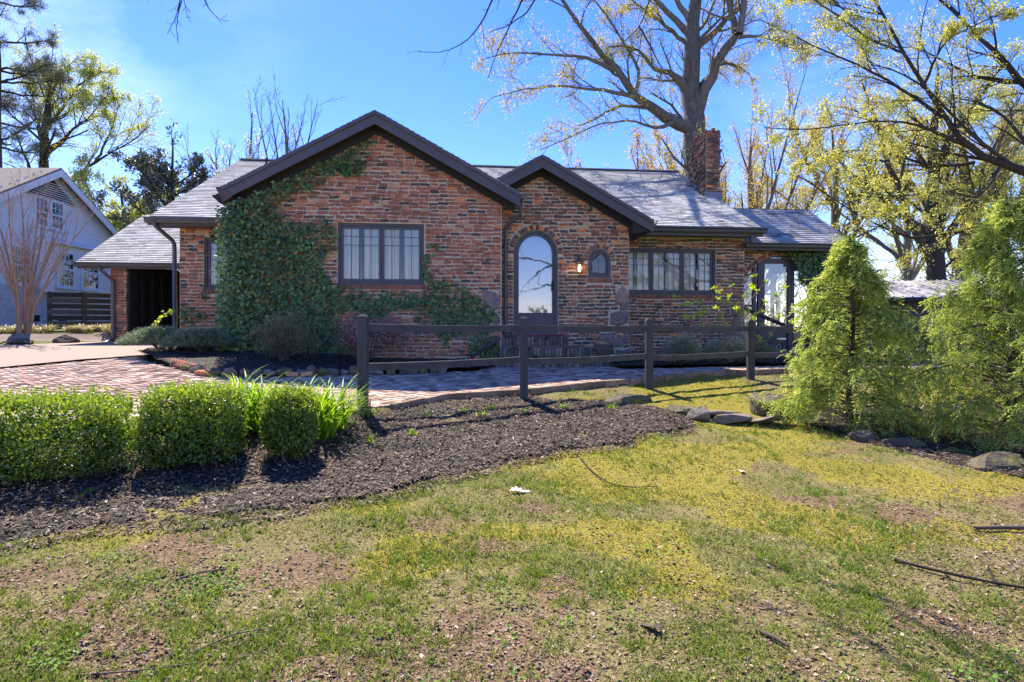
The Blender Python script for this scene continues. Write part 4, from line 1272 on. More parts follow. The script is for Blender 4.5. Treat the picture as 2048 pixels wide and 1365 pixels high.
# ------------------------------------------------------------------ rail fence
fence = thing('rail_fence', 'charcoal two-rail wooden fence in front of the house', 'fence')
FP = [(-1.95, 7.44), (.18, 8.66), (2.39, 9.92), (4.62, 11.02), (6.9, 12.0)]
for k, (x, y) in enumerate(FP):
    zb = float(G(x, y)) - .25
    b = B()
    # post with a low pyramid cap
    s = .062
    cbox(b, x - s, x + s, y - s, y + s, zb, 1.185, .008)
    b.add([(x - s + .004, y - s + .004, 1.185), (x + s - .004, y - s + .004, 1.185), (x + s - .004, y + s - .004, 1.185), (x - s + .004, y + s - .004, 1.185),
           (x - s * .55, y - s * .55, 1.215), (x + s * .55, y - s * .55, 1.215), (x + s * .55, y + s * .55, 1.215), (x - s * .55, y + s * .55, 1.215)], None, BOXQ)
    o = b.build('post', M_fence, fence)
    o.rotation_euler = (0, 0, 0)
for (p, q) in zip(FP[:-1], FP[1:]):
    for h, (d0, d1) in ((1.045, (0, -.005)), (.545, (-.02, .015))):
        a, c = np.array([*p, h + d0]), np.array([*q, h + d1])
        t = (c - a) / np.linalg.norm(c - a)
        n_ = 9
        pts = [a + (c - a) * k / (n_ - 1) - np.array([0, 0, .014 * math.sin(math.pi * k / (n_ - 1))]) for k in range(n_)]
        pts[0] = pts[0] + t * .058; pts[-1] = pts[-1] - t * .058
        pr = [(-.02, -.05), (.02, -.05), (.02, .044), (.014, .05), (-.014, .05), (-.02, .044)]
        s = np.cross(t, (0, 0, 1)); s /= np.linalg.norm(s)
        V = np.concatenate([[pt + s * u + np.array([0, 0, v]) for u, v in pr] for pt in pts])
        m = len(pr)
        Q = [(i * m + j, i * m + (j + 1) % m, (i + 1) * m + (j + 1) % m, (i + 1) * m + j) for i in range(n_ - 1) for j in range(m)]
        B().add(V, None, Q).build('rail', M_rail, fence)

# ------------------------------------------------------------------ stones, edging, urn
def rock_mesh(b, c, s, seed, tone, flat=.0, tilt=(0, 0)):
    g = np.random.default_rng(seed)
    n, m = 22, 13
    V = []
    for i in range(m + 1):
        ph = math.pi * i / m
        for j in range(n):
            th = 2 * math.pi * j / n
            v = np.array([math.sin(ph) * math.cos(th), math.sin(ph) * math.sin(th), math.cos(ph)])
            V.append(v)
    V = np.array(V)
    # flat facets: cut by random planes
    for _ in range(14):
        d = unit(g.normal(size=3)); h = g.uniform(.50, .88)
        ex = np.maximum(V @ d - h, 0); V = V - ex[:, None] * d
    V = V + g.normal(size=V.shape) * .012 + .10 * (fbm(V[:, 0] * 2.2 + seed, V[:, 1] * 2.2 + V[:, 2] * 1.7, 3) - .5)[:, None] * V
    V[:, 2] = np.sign(V[:, 2]) * np.abs(V[:, 2]) ** (1 - flat)
    V = V * np.array(s) / 2 * 1.25
    V[:, 2] += V[:, 0] * tilt[0] + V[:, 1] * tilt[1]
    a = g.random() * .8 - .4
    V[:, :2] = V[:, :2] @ np.array([[math.cos(a), math.sin(a)], [-math.sin(a), math.cos(a)]])
    Q = [(i * n + j, i * n + (j + 1) % n, (i + 1) * n + (j + 1) % n, (i + 1) * n + j) for i in range(m) for j in range(n)]
    b.add(V + np.array(c), None, Q, tone)
M_rock = byrnd('lichen_rock', [(0, (.09, .07, .05)), (.5, (.16, .13, .10)), (1, (.24, .20, .16))], var=.4, scale=9, bmp=.8, bscale=28, bdist=.02, over=(6, .60, .72, (.16, .15, .03)))
M_mossrock = byrnd('mossy_rock', [(0, (.09, .075, .05)), (1, (.18, .15, .10))], var=.4, scale=9, bmp=.9, bscale=28, bdist=.02, over=(7, .50, .66, (.22, .19, .02)))
def rock(x, y, s, label, seed, tone=.5, up=.0, tilt=(0, 0), m=None, flat=0, group='stones set along the mossy bank'):
    b = B(); rock_mesh(b, (0, 0, 0), s, seed, tone, flat, tilt)
    o = b.build('rock', m or M_rock)
    o.location = (x, y, float(G(x, y)) + s[2] * .08 + up)
    tag(o, label, 'rock', group)
rock(2.98, 7.80, (.50, .34, .16), 'flat grey rock lying low, next left of the slab tipped forward', 1, .7, .02, (.1, -.12))
rock(2.62, 7.93, (.30, .30, .24), 'upright grey rock at the right tip of the front mulch bed', 2, .7, .02)
rock(2.98, 8.10, (.55, .25, .10), 'thin tan stone slab behind the low grey rock', 3, .9, .03, (.0, -.2))
rock(3.40, 7.72, (.62, .42, .08), 'broad flat grey slab tipped forward below the big mossy boulder', 4, .9, .05, (.12, -.30))
rock(3.78, 8.42, (.78, .55, .42), 'big brown mossy boulder on the bank', 5, .5, .0, (0, .1), M_mossrock)
rock(4.36, 8.05, (.30, .22, .10), 'small dark stone in the mulch left of the nearer cypress', 6, .2, .0)
rock(1.72, 8.78, (.85, .30, .22), 'long low mossy stone at the back edge of the front mulch bed', 7, .3, -.02, (0, .1), M_mossrock)
rock(2.45, 8.20, (.40, .34, .26), 'dark shaded mossy rock behind the tip of the mulch bed', 8, .2, -.02, (0, 0), M_mossrock)
rock(4.30, 6.98, (.26, .22, .18), 'brown stone in the mulch under the nearer cypress', 9, .3)
rock(4.62, 6.72, (.38, .24, .16), 'dark flat stone in the mulch before the two cypresses', 10, .15)
rock(5.05, 5.95, (.62, .40, .30), 'big dark mossy rock in the mulch at the right edge', 11, .2, 0, (0, 0), M_mossrock)
rock(5.42, 5.75, (.40, .34, .26), 'brown rock in the mulch farthest right', 12, .4)
rock(-1.0, 8.42, (.34, .14, .06), 'thin dark slate chip lying by the kerb left of the second post', 13, .2)
rock(-.55, 8.62, (.22, .14, .07), 'grey stone chip lying by the kerb near the second post', 14, .4)
ORD = ['first', 'second', 'third', 'fourth', 'fifth', 'sixth', 'seventh', 'eighth', 'ninth', 'tenth', 'eleventh', 'twelfth', 'thirteenth', 'fourteenth', 'fifteenth', 'sixteenth', 'seventeenth', 'eighteenth', 'nineteenth', 'twentieth', 'twenty-first', 'twenty-second', 'twenty-third', 'twenty-fourth', 'twenty-fifth', 'twenty-sixth', 'twenty-seventh', 'twenty-eighth', 'twenty-ninth', 'thirtieth', 'thirty-first', 'thirty-second', 'thirty-third', 'thirty-fourth']
# edging stones and loose bricks along the house bed
ex = np.array([(-6.0, 10.48), (-5.55, 10.22), (-5.14, 9.98), (-4.17, 10.18), (-3.04, 10.64), (-1.3, 11.17)])
es_ = np.concatenate([[0], np.cumsum(np.linalg.norm(np.diff(ex, axis=0), axis=1))])
s = 0.0; k = 0
while s < es_[-1]:
    x, y = np.interp(s, es_, ex[:, 0]), np.interp(s, es_, ex[:, 1])
    w = rng.uniform(.16, .30)
    b = B(); rock_mesh(b, (0, 0, 0), (w * 1.1, .16, rng.uniform(.14, .24)), 100 + k, rng.random())
    o = b.build('edging_stone', M_rock if k % 3 else M_mossrock)
    o.location = (x, y, float(path_z(x, y)) + .05)
    tag(o, ORD[k] + ' rough edging stone from the left in the row along the bed under the gable', 'edging stone', 'edging stones along the house bed')
    s += w * .95; k += 1
for k, (x, y, a, lab) in enumerate(((-5.35, 9.96, .5, 'loose red brick with a second one behind it, left of the edging stones'), (-5.50, 10.06, -.3, 'loose red brick leaning at the left start of the edging stones'), (-3.92, 10.16, .1, 'orange red brick set among the edging stones, left of a pair'), (-3.70, 10.24, .15, 'orange red brick set among the edging stones, right of a pair'))):
    b = B(); cbox(b, -.105, .105, -.05, .05, -.035, .035, .008, .88 if k > 1 else .68)
    o = b.build('loose_brick', M_brick); o.location = (x, y, float(path_z(x, y)) + .05); o.rotation_euler = (.1, .08 * (-1) ** k, a)
    tag(o, lab, 'brick', 'loose bricks by the bed')
# toothed brick edging near the drive
for k in range(9):
    x, y = -6.55 + k * .105, 11.0 - k * .085
    b = B(); cbox(b, -.05, .05, -.10, .10, -.05, .05, .008, rng.uniform(.3, .6))
    o = b.build('edging_brick', M_brick); o.location = (x, y, float(path_z(x, y)) + .05); o.rotation_euler = (R(35), .2, R(40))
    tag(o, ORD[k] + ' tilted brick from the left in the saw-tooth row edging the bed by the drive', 'brick', 'saw-tooth brick edging')

hm = house.matrix_basis
M_urn = plain('mossy_cast_stone', (.13, .115, .08), rough=.9, var=.4, scale=18, bmp=.8, bscale=40, bdist=.01)
urn = thing('urn_planter', 'squat mossy cast stone urn beside the entry steps', 'planter', tuple(hm @ Vector((2.02, -.55, .33))))
b = B(); lathe(b, [(0, 0), (.11, 0), (.12, .03), (.08, .05), (.11, .08), (.17, .16), (.20, .27), (.21, .33), (.225, .335), (.225, .365), (.195, .37), (.18, .30), (0, .28)], 24); b.build('bowl', M_urn, urn, smooth=True)
b = B(); lathe(b, [(0, -.33), (.17, -.33), (.17, -.02), (.14, -.0), (0, .0)], 4); b.build('foot_block', M_urn, urn)
for k in range(6):
    a = math.pi * 2 * k / 6 + .5
    b = B(); tubes(b, [(.20 * math.cos(a), .20 * math.sin(a), .31), (.215 * math.cos(a + .2), .215 * math.sin(a + .2), .24), (.205 * math.cos(a + .5), .205 * math.sin(a + .5), .21), (.215 * math.cos(a + .8), .215 * math.sin(a + .8), .24), (.20 * math.cos(a + 1.0), .20 * math.sin(a + 1.0), .31)], [.016] * 5, 6, cap=True); b.build('swag', M_urn, urn)

# ------------------------------------------------------------------ white neighbouring house on the left
M_white = plain('white_paint', (.72, .72, .72), rough=.7, var=.07, scale=3, bmp=.2, bscale=40)
M_wbrick = byrnd('white_painted_brick', [(0, (.50, .52, .57)), (1, (.68, .68, .70))], var=.15, scale=12, bmp=.5, bscale=40)
nh = thing('white_house', 'white clapboard house with painted brick base beyond the carport', 'house', (-17.8, 22.0, 1.2), R(90))
NW, NE, NR = 3.52, 3.88, 5.98     # half width, eave height, ridge height
sl_ = (NR - NE) / NW
b = B(); prism(b, [(-NW, 0, -.6), (NW, 0, -.6), (NW, 0, NE), (0, 0, NR), (-NW, 0, NE)], (0, .15, 0)); box(b, NW - .15, NW, .15, 9, -.6, NE); box(b, -NW, -NW + .15, .15, 9, -.6, NE); nwall = b.build('wall', M_white, nh)
z = 1.45
while z < NR - .15:
    hw = NW if z < NE else (NR - z) / sl_
    if hw < .2: break
    b = B(); bar(b, (-hw, -.012, z + .10), (hw, -.012, z + .10), .022, .196); o = b.build('clapboard', M_white, nwall)
    z += .2
# painted brick below
bw = B(); z = -.1
while z < 1.4:
    x = -NW + rng.random() * .1
    while x < NW - .05:
        l = min(.21, NW - x)
        cbox(bw, x + .005, x + l - .005, -.03, .0, z + .005, z + .073, .004, rng.random()); x += l
    z += .08
tag(bw.build('brickwork', M_wbrick, nwall), kind='stuff')
for s in (-1, 1):
    b = B()
    for (y0, y1, zo) in ((-.38, 9.5, .05),):
        prism(b, [(0, y0, NR + .12), (s * (NW + .35), y0, NR + .12 - sl_ * (NW + .35)), (s * (NW + .35), y0, NR + .04 - sl_ * (NW + .35)), (0, y0, NR + .04)], (0, y1 - y0, 0))
    b.build('roof', plain('weathered_brown_shingle', (.20, .165, .145), rough=.95, var=.35, scale=12, bmp=.8, bscale=30, bdist=.02, stretch=(4, 4, 40)), nh)
    b = B(); prism(b, [(0, -.40, NR + .05), (s * (NW + .34), -.40, NR + .05 - sl_ * (NW + .34)), (s * (NW + .34), -.40, NR - .22 - sl_ * (NW + .34)), (0, -.40, NR - .22)], (0, .05, 0)); b.build('rake_board', M_white, nh)
M_nglass = glassmat('old_window_glass', tint=(.5, .52, .55), f0=.07)
def sash_window(parent, x, z, w, h, y=-.03):
    f = B(); t = .10
    box(f, x - w / 2 - t, x - w / 2, y - .03, y + .02, z - t, z + h + t); box(f, x + w / 2, x + w / 2 + t, y - .03, y + .02, z - t, z + h + t)
    box(f, x - w / 2, x + w / 2, y - .03, y + .02, z + h, z + h + t); box(f, x - w / 2, x + w / 2, y - .03, y + .02, z - t, z)
    win = f.build('window', M_white, parent)
    b = B(); box(b, x - w / 2 - .15, x + w / 2 + .15, y - .08, y, z - t - .04, z - t); b.build('sill', M_white, win)
    b = B(); box(b, x - w / 2, x + w / 2, y + .004, y + .01, z, z + h); b.build('backing', M_dark, win)
    b = B(); b.add([(x - w / 2, y - .006, z), (x + w / 2, y - .006, z), (x + w / 2, y - .006, z + h), (x - w / 2, y - .006, z + h)], None, [(0, 1, 2, 3)]); b.build('pane', M_nglass, win)
    b = B(); box(b, x - w / 2, x + w / 2, y - .024, y + .002, z + h / 2 - .035, z + h / 2 + .035)
    for k in (1, 2): xx = x - w / 2 + w * k / 3; box(b, xx - .012, xx + .012, y - .018, y + .001, z, z + h)
    for k in (.25, .75): box(b, x - w / 2, x + w / 2, y - .017, y + .0005, z + h * k - .012, z + h * k + .012)
    b.build('glazing_bar', M_white, win)
sash_window(nh, -.52, 3.80, .50, .98); sash_window(nh, .22, 3.80, .50, .98)
sash_window(nh, -1.45, 1.55, .70, 1.25)
# shallow bay with its own little roof
b = B(); box(b, -.55, 2.15, -.50, .0, 1.25, 3.1); bay = b.build('bay', M_white, nh)
b = B(); prism(b, [(-.65, -.68, 3.1), (-.65, .0, 3.1), (-.65, .0, 3.4), (-.65, -.68, 3.17)], (2.9, 0, 0)); b.build('bay_roof', M_white, nh)
sash_window(nh, .05, 1.55, .66, 1.25, -.525); sash_window(nh, 1.32, 1.55, .80, 1.25, -.525)
# triangular louvre in the gable
b = B(); prism(b, [(-1.2, -.045, NR - 1.12), (1.2, -.045, NR - 1.12), (0, -.045, NR - .32)], (0, .03, 0)); lv = b.build('louvre', M_dark, nh)
z = NR - 1.10
while z < NR - .42:
    hw = (NR - .32 - z) * 1.5 - .05
    b = B(); bar(b, (-hw, -.07, z), (hw, -.07, z), .07, .022, up=(0, -.5, 1)); b.build('slat', M_white, lv); z += .085
for x in (-1.0, .3):
    b = B(); box(b, x, x + .40, -.045, -.02, .15, .38); b.build('vent', M_dark, nh)

# slatted screen by the drive
sc = thing('slat_screen', 'dark horizontal slat screen between the crape myrtle and the carport', 'screen', (-14.85, 18.6, 1.14))
for k in range(6):
    z = .0 + k * .19
    b = B(); bar(b, (-.35, 0, z + .1), (.60, .25, z + .1), .03, .155, c=.004); b.build('slat', M_tar if k % 2 else M_fence, sc)
    b = B(); bar(b, (.64, .25, z + .1), (1.8, 1.35, z + .1), .03, .155, c=.004); b.build('slat', M_fence, sc)
for (x, y) in ((-.35, .05), (.62, .29), (1.8, 1.4)):
    b = B(); cbox(b, x - .05, x + .05, y, y + .1, -.3, 1.16, .006); b.build('post', M_fence, sc)

# shed on the right, behind the cypresses
M_shed = plain('brown_board', (.085, .06, .055), rough=.8, var=.25, scale=5)
M_tin = plain('pale_metal_roof', (.50, .47, .43), rough=.45, var=.2, scale=2, metallic=.3, bmp=.1)
sd_ = thing('garden_shed', 'brown board shed with pale ribbed metal roof behind the cypresses', 'shed', (16.0, 21.5, .0), R(-6))
b = B(); box(b, -2.6, 2.6, 0, 3.6, 0, 2.25); sw_ = b.build('wall', M_shed, sd_)
for k in range(26):
    b = B(); cbox(b, -2.6 + k * .2 + .006, -2.6 + (k + 1) * .2 - .006, -.02, .0, .05, 2.2, .004); b.build('board', M_shed, sw_)
b = B(); prism(b, [(-3.0, -.35, 2.22), (3.0, -.35, 2.22), (2.0, 1.8, 3.0), (-2.0, 1.8, 3.0)], (0, .02, .05)); prism(b, [(-3.0, 4.0, 2.22), (3.0, 4.0, 2.22), (2.0, 1.8, 3.0), (-2.0, 1.8, 3.0)], (0, .02, .05))
prism(b, [(3.0, -.35, 2.22), (3.0, 4.0, 2.22), (2.0, 1.8, 3.0)], (0, 0, .05)); prism(b, [(-3.0, -.35, 2.22), (-3.0, 4.0, 2.22), (-2.0, 1.8, 3.0)], (0, 0, .05))
rf = b.build('roof', M_tin, sd_)
for k in range(19):
    t = -1 + 2 * k / 18
    b = B(); bar(b, (3.0 * t, -.36, 2.29), (2.0 * t, 1.8, 3.07), .05, .03); b.build('rib', M_tin, rf)
b = B(); box(b, -3.0, 3.0, -.40, -.35, 2.1, 2.24); b.build('fascia', M_soffit, sd_)

# ------------------------------------------------------------------ trees
def resample(pts, n):
    q = np.array(pts, float)
    s = np.concatenate([[0], np.cumsum(np.linalg.norm(np.diff(q[:, :3], axis=0), axis=1))]); s /= s[-1]
    t = np.linspace(0, 1, n)
    o = np.stack([np.interp(t, s, q[:, k]) for k in range(q.shape[1])], -1)
    o[1:-1, :3] = (o[:-2, :3] + 2 * o[1:-1, :3] + o[2:, :3]) / 4
    return o
def spawn(P, Rd, k, t0, t1, ang, ratio, up, wand, n, rr, g, rmin=.003, bow=0.0, lmax=None):
    """k side branches on every parent branch"""
    m, N, _ = P.shape
    idx = np.repeat(np.arange(m), k)
    t = t0 + (t1 - t0) * ((np.tile(np.arange(k), m) + g.random(m * k)) / k)
    f = np.clip(t, 0, .999) * (N - 1); i = f.astype(int); w = f - i
    pos = P[idx, i] * (1 - w)[:, None] + P[idx, i + 1] * w[:, None]
    tan = unit(P[idx, i + 1] - P[idx, i]); r0 = Rd[idx, i] * (1 - w) + Rd[idx, i + 1] * w
    plen = np.linalg.norm(np.diff(P, axis=1), axis=2).sum(1)[idx]
    v = g.normal(size=pos.shape); v = unit(v - (v * tan).sum(1, keepdims=True) * tan)
    a = ang * g.uniform(.65, 1.35, len(t))
    d = unit(np.cos(a)[:, None] * tan + np.sin(a)[:, None] * v + np.array([0, 0, up]))
    L = plen * ratio * g.uniform(.6, 1.3, len(t)) * (1.08 - .62 * t)
    if lmax: L = np.minimum(L, lmax * g.uniform(.7, 1.1, len(t)))
    st = (L / (n - 1))[:, None]
    out = [pos]
    for j in range(n - 1):
        d = unit(d + wand * g.normal(size=d.shape) + np.array([0, 0, up * .35 + bow]))
        pos = pos + d * st; out.append(pos)
    r1 = np.maximum(np.minimum(r0 * rr, L * .03), rmin)
    R2 = r1[:, None] * np.linspace(1, .35, n)[None]
    return np.stack(out, 1), R2
def on_branches(P, n_each, g, t0=.25, t1=1.0, jit=.03):
    m, N, _ = P.shape
    idx = np.repeat(np.arange(m), n_each); t = g.uniform(t0, t1, len(idx))
    f = np.clip(t, 0, .999) * (N - 1); i = f.astype(int); w = (f - i)[:, None]
    return P[idx, i] * (1 - w) + P[idx, i + 1] * w + g.normal(size=(len(idx), 3)) * jit, unit(P[idx, i + 1] - P[idx, i])
M_oakbark = byrnd('grey_oak_bark', [(0, (.12, .105, .09)), (1, (.22, .195, .17))], var=.5, scale=9, bmp=1.0, bscale=18, bdist=.05, over=(3.2, .55, .68, (.20, .22, .17)), stretch=(1, 1, .3))
M_darkbark = byrnd('dark_bark', [(0, (.045, .036, .03)), (1, (.10, .08, .065))], var=.35, scale=9, bmp=.8, bscale=20, bdist=.03)
M_greybark = byrnd('pale_grey_bark', [(0, (.14, .12, .10)), (1, (.26, .22, .19))], var=.35, scale=7, bmp=.8, bscale=16, bdist=.03)
M_catkin = leafmat('oak_catkin', [(0, (.30, .25, .03)), (.5, (.46, .40, .06)), (1, (.60, .54, .12))], .4, .02)
M_maple = leafmat('maple_flower', [(0, (.30, .33, .06)), (.5, (.52, .52, .12)), (1, (.66, .62, .22))], .45, .03)
M_bud = leafmat('orange_bud', [(0, (.36, .25, .05)), (.5, (.52, .40, .09)), (1, (.64, .54, .16))], .4, .02)
M_lime = leafmat('lime_spring_leaf', [(0, (.26, .31, .06)), (.5, (.46, .50, .11)), (1, (.62, .64, .22))], .45, .04)
M_magn = leafmat('magnolia_leaf', [(0, (.04, .055, .03)), (.5, (.075, .095, .05)), (.85, (.13, .14, .08)), (1, (.28, .22, .12))], .12, .12, .3)
M_pine = leafmat('pine_needle', [(0, (.07, .08, .04)), (.5, (.14, .15, .08)), (1, (.24, .23, .13))], .2, .04)
M_blos = leafmat('cream_blossom', [(0, (.55, .52, .36)), (1, (.78, .75, .60))], .4, .02)

def make_tree(name, label, base, trunks, limbs, levels, leafspec, bark, seed, twigsides=3, group=None):
    """trunks / limbs: lists of (x,y,z,r) polylines in world metres; levels: spawn settings; leafspec: (n per twig, length, width ratio, mat, tmpl, jitter)"""
    g = np.random.default_rng(seed)
    root = thing(name, label, 'tree', base, 0, group)
    off = np.array(base)
    NS = 14
    allP, allR = [], []
    for tk in trunks:
        q = resample(tk, NS); P = q[:, :3] - off
        P[1:-1] += g.normal(size=(NS - 2, 3)) * q[1:-1, 3:] * .18
        b = B(); tubes(b, P, q[:, 3], 12, g.random()); b.build('trunk', bark, root, smooth=True)
        allP.append(P); allR.append(q[:, 3])
    for lm in limbs:
        q = resample(lm, NS); P = q[:, :3] - off
        P[1:-1] += g.normal(size=(NS - 2, 3)) * np.minimum(q[1:-1, 3:] * .35, .05)
        b = B(); tubes(b, P, q[:, 3], 8, g.random()); b.build('limb', bark, root, smooth=True)
        allP.append(P); allR.append(q[:, 3])
    P, Rd = np.stack(allP), np.stack(allR)
    if not limbs: pass
    tw = B(); last = None
    cur = (P, Rd)
    for li, lv in enumerate(levels):
        P2, R2 = spawn(cur[0], cur[1], g=g, **lv)
        # keep what is above the ground
        ok = P2[:, :, 2].min(1) > (-base[2] + .3)
        P2, R2 = P2[ok], R2[ok]
        tubes(tw, P2, R2, 6 if li == 0 else (4 if li == 1 else twigsides), g.random(len(P2)))
        cur = (P2, R2)
    if levels: tag(tw.build('branches', bark, root, smooth=True), kind='stuff')
    if leafspec:
        for (n, L, wr, mat, tmpl, jit, hang, nm) in leafspec:
            p, d = on_branches(cur[0], n, g, .15, 1.05, jit); m = len(p)
            A = unit(d * .5 + rdir(m, g) + np.array([0, 0, hang]))
            Lf = g.uniform(L * .55, L * 1.2, m)
            b = B(); leaves(b, p, A, rdir(m, g), Lf, Lf * wr, np.clip(g.normal(.5, .25, m), 0, 1), tmpl)
            tag(b.build(nm, mat, root), kind='stuff')
    return root
LV = lambda k, t0, t1, ang, ratio, up=.1, wand=.12, n=6, rr=.5, rmin=.004, bow=0.0, lmax=None: dict(k=k, t0=t0, t1=t1, ang=ang, ratio=ratio, up=up, wand=wand, n=n, rr=rr, rmin=rmin, bow=bow, lmax=lmax)
OAK_T = [[(7.52, 23, 1.44, 0.5394), (7.5, 23, 5.89, 0.4785), (7.44, 23, 7.71, 0.435), (7.4, 23, 9.33, 0.4089), (7.28, 23, 10.74, 0.3654), (7.22, 23, 12.36, 0.3132), (7.32, 23, 13.77, 0.261), (7.5, 23, 15.59, 0.2088), (7.64, 23, 18.83, 0.1044)]]
OAK_L = [[(7.4, 23, 9.17, 0.3), (6.52, 22.77, 9.33, 0.24), (5.67, 22.55, 9.72, 0.192), (4.79, 22.32, 10.2, 0.153), (4, 22.1, 11.14, 0.122), (3.19, 21.88, 12, 0.098), (2.4, 21.65, 12.83, 0.078), (1.81, 21.43, 13.56, 0.063), (1.04, 21.2, 14.82, 0.05)],
         [(4.78, 22.3, 10.19, 0.1), (3.38, 21.85, 10.25, 0.062), (1.62, 21.4, 10.21, 0.039), (0.48, 20.95, 9.91, 0.024), (-0.7, 20.5, 9.41, 0.015)],
         [(6.35, 22.5, 9.24, 0.09), (5.58, 22.2, 8.8, 0.063), (4.83, 21.9, 9.12, 0.044), (3.34, 21.6, 8.91, 0.031), (1.98, 21.3, 8.15, 0.021), (1.03, 21, 7.68, 0.015)],
         [(4, 22.1, 11.14, 0.09), (2.77, 21.58, 11.37, 0.058), (1.04, 21.05, 11.25, 0.037), (-0.07, 20.52, 11.05, 0.023), (-1.12, 20, 10.53, 0.015)],
         [(7.2, 23, 10.54, 0.2), (6.78, 22.83, 11.17, 0.146), (6.19, 22.67, 11.34, 0.106), (5.65, 22.5, 11.22, 0.077), (5.22, 22.33, 11.83, 0.056), (4.64, 22.17, 12.14, 0.041), (3.69, 22, 11.96, 0.03)],
         [(4.78, 22.3, 10.19, 0.09), (5.13, 22.35, 11.06, 0.068), (4.45, 22.4, 12.26, 0.052), (3.87, 22.45, 13.27, 0.039), (3.08, 22.5, 14.29, 0.03)],
         [(7.38, 23, 9.53, 0.26), (8.06, 22.88, 11.5, 0.214), (8.52, 22.77, 12.24, 0.176), (9.04, 22.65, 12.82, 0.144), (8.73, 22.53, 13.42, 0.118), (8.49, 22.42, 14.43, 0.097), (8.25, 22.3, 16.72, 0.08)],
         [(8.9, 22.3, 12.64, 0.16), (9.09, 22.2, 13.52, 0.109), (8.89, 22.1, 15.02, 0.074), (9.2, 22, 16.89, 0.05)],
         [(8.9, 22.3, 12.5, 0.08), (9.6, 22.03, 12.42, 0.046), (10.25, 21.77, 12.04, 0.026), (10.88, 21.5, 11.52, 0.015)],
         [(7.36, 23, 12.16, 0.17), (8.29, 23.25, 13.3, 0.125), (9.42, 23.5, 14.36, 0.092), (10.77, 23.75, 15.76, 0.068), (12.15, 24, 17.49, 0.05)],
         [(7.6, 23, 10.94, 0.08), (8.59, 23.5, 12.09, 0.05), (9.51, 24, 12.22, 0.032), (10.25, 24.5, 12.02, 0.02)],
         [(7.2, 23, 12.96, 0.15), (6.42, 22.75, 13.53, 0.108), (5.56, 22.5, 14.19, 0.077), (4.42, 22.25, 15.12, 0.056), (3.02, 22, 16.31, 0.04)],
         [(7.15, 23, 13.57, 0.13), (6.68, 23.17, 14.48, 0.095), (6.27, 23.33, 15.8, 0.069), (5.91, 23.5, 17.97, 0.05)],
         [(7.11, 23, 12.56, 0.1), (6.32, 23.5, 13.64, 0.067), (5.61, 24, 14.54, 0.045), (4.65, 24.5, 15.68, 0.03)]]
MAP_L = [[(9.11, 8.6, 2.07, 0.0962), (8.41, 8.65, 3.14, 0.0814), (7.84, 8.71, 3.6, 0.06808), (7.52, 8.76, 3.53, 0.05772), (7.18, 8.82, 3.63, 0.04884), (6.95, 8.87, 3.94, 0.04144), (6.75, 8.93, 4.35, 0.03478), (6.52, 8.98, 4.92, 0.0296), (6.24, 9.04, 5.42, 0.02442), (5.96, 9.09, 5.93, 0.02072), (5.75, 9.15, 6.48, 0.01776), (5.38, 9.2, 7.32, 0.0148)],
         [(6.94, 8.87, 3.94, 0.0296), (6.37, 8.78, 4.16, 0.02072), (5.69, 8.68, 4.22, 0.0148), (5.03, 8.59, 4.11, 0.01036), (4.3, 8.49, 3.99, 0.01), (3.73, 8.4, 4, 0.007)],
         [(6.76, 8.93, 4.35, 0.03108), (6.18, 9.06, 4.88, 0.02146), (5.63, 9.2, 5.3, 0.01554), (5.05, 9.33, 5.61, 0.01036), (4.54, 9.47, 5.99, 0.01), (4.18, 9.6, 6.25, 0.007)],
         [(7.18, 8.82, 3.61, 0.0296), (6.74, 9.07, 3.6, 0.01924), (6.18, 9.31, 3.92, 0.01258), (5.59, 9.55, 4.04, 0.011), (5.05, 9.8, 3.86, 0.007)],
         [(9.1, 9.2, 2.96, 0.0629), (8.37, 9.3, 2.91, 0.0481), (7.9, 9.4, 2.83, 0.037), (7.31, 9.5, 2.6, 0.02812), (6.8, 9.6, 2.52, 0.02146), (6.27, 9.7, 2.76, 0.01628), (5.82, 9.8, 3.08, 0.01258), (5.45, 9.9, 3.41, 0.00962), (5.15, 10, 3.65, 0.01)],
         [(9.82, 9.5, 3.77, 0.074), (8.64, 9.6, 5.19, 0.05328), (8.32, 9.7, 5.62, 0.03922), (7.97, 9.8, 6.18, 0.02812), (7.62, 9.9, 6.59, 0.02072), (7.26, 10, 7.08, 0.0148)],
         [(6.52, 8.98, 4.92, 0.02442), (6.69, 8.79, 5.49, 0.01554), (7.07, 8.59, 5.66, 0.00962), (7.57, 8.4, 5.81, 0.008)],
         [(7.03, 8.85, 3.78, 0.0222), (7.34, 9.07, 3.33, 0.0111), (7.64, 9.28, 2.73, 0.008), (7.73, 9.5, 2.19, 0.004)],
         [(6.24, 9.04, 5.42, 0.0222), (5.51, 8.76, 5.48, 0.01332), (4.74, 8.48, 5.78, 0.011), (4.15, 8.2, 5.91, 0.007)],
         [(8.51, 9, 3.39, 0.037), (8.29, 9.28, 4.2, 0.02516), (8.12, 9.56, 4.76, 0.01702), (7.57, 9.84, 5.08, 0.0111), (7.08, 10.12, 5.11, 0.01), (6.54, 10.4, 5.13, 0.007)],
         [(8.64, 9.6, 5.19, 0.037), (8.3, 9.88, 5.31, 0.02516), (7.82, 10.16, 5.75, 0.01702), (7.39, 10.44, 6.25, 0.0111), (6.93, 10.72, 6.29, 0.01), (6.44, 11, 6.72, 0.007)],
         [(7.51, 8.76, 3.52, 0.0259), (7.09, 8.62, 2.98, 0.01702), (6.45, 8.48, 3.1, 0.01036), (5.69, 8.34, 2.96, 0.009), (5.02, 8.2, 3, 0.006)],
         [(5.96, 9.09, 5.93, 0.0185), (5.5, 9.26, 6.14, 0.01184), (5.1, 9.43, 6.65, 0.01), (4.52, 9.6, 7.09, 0.006)]]
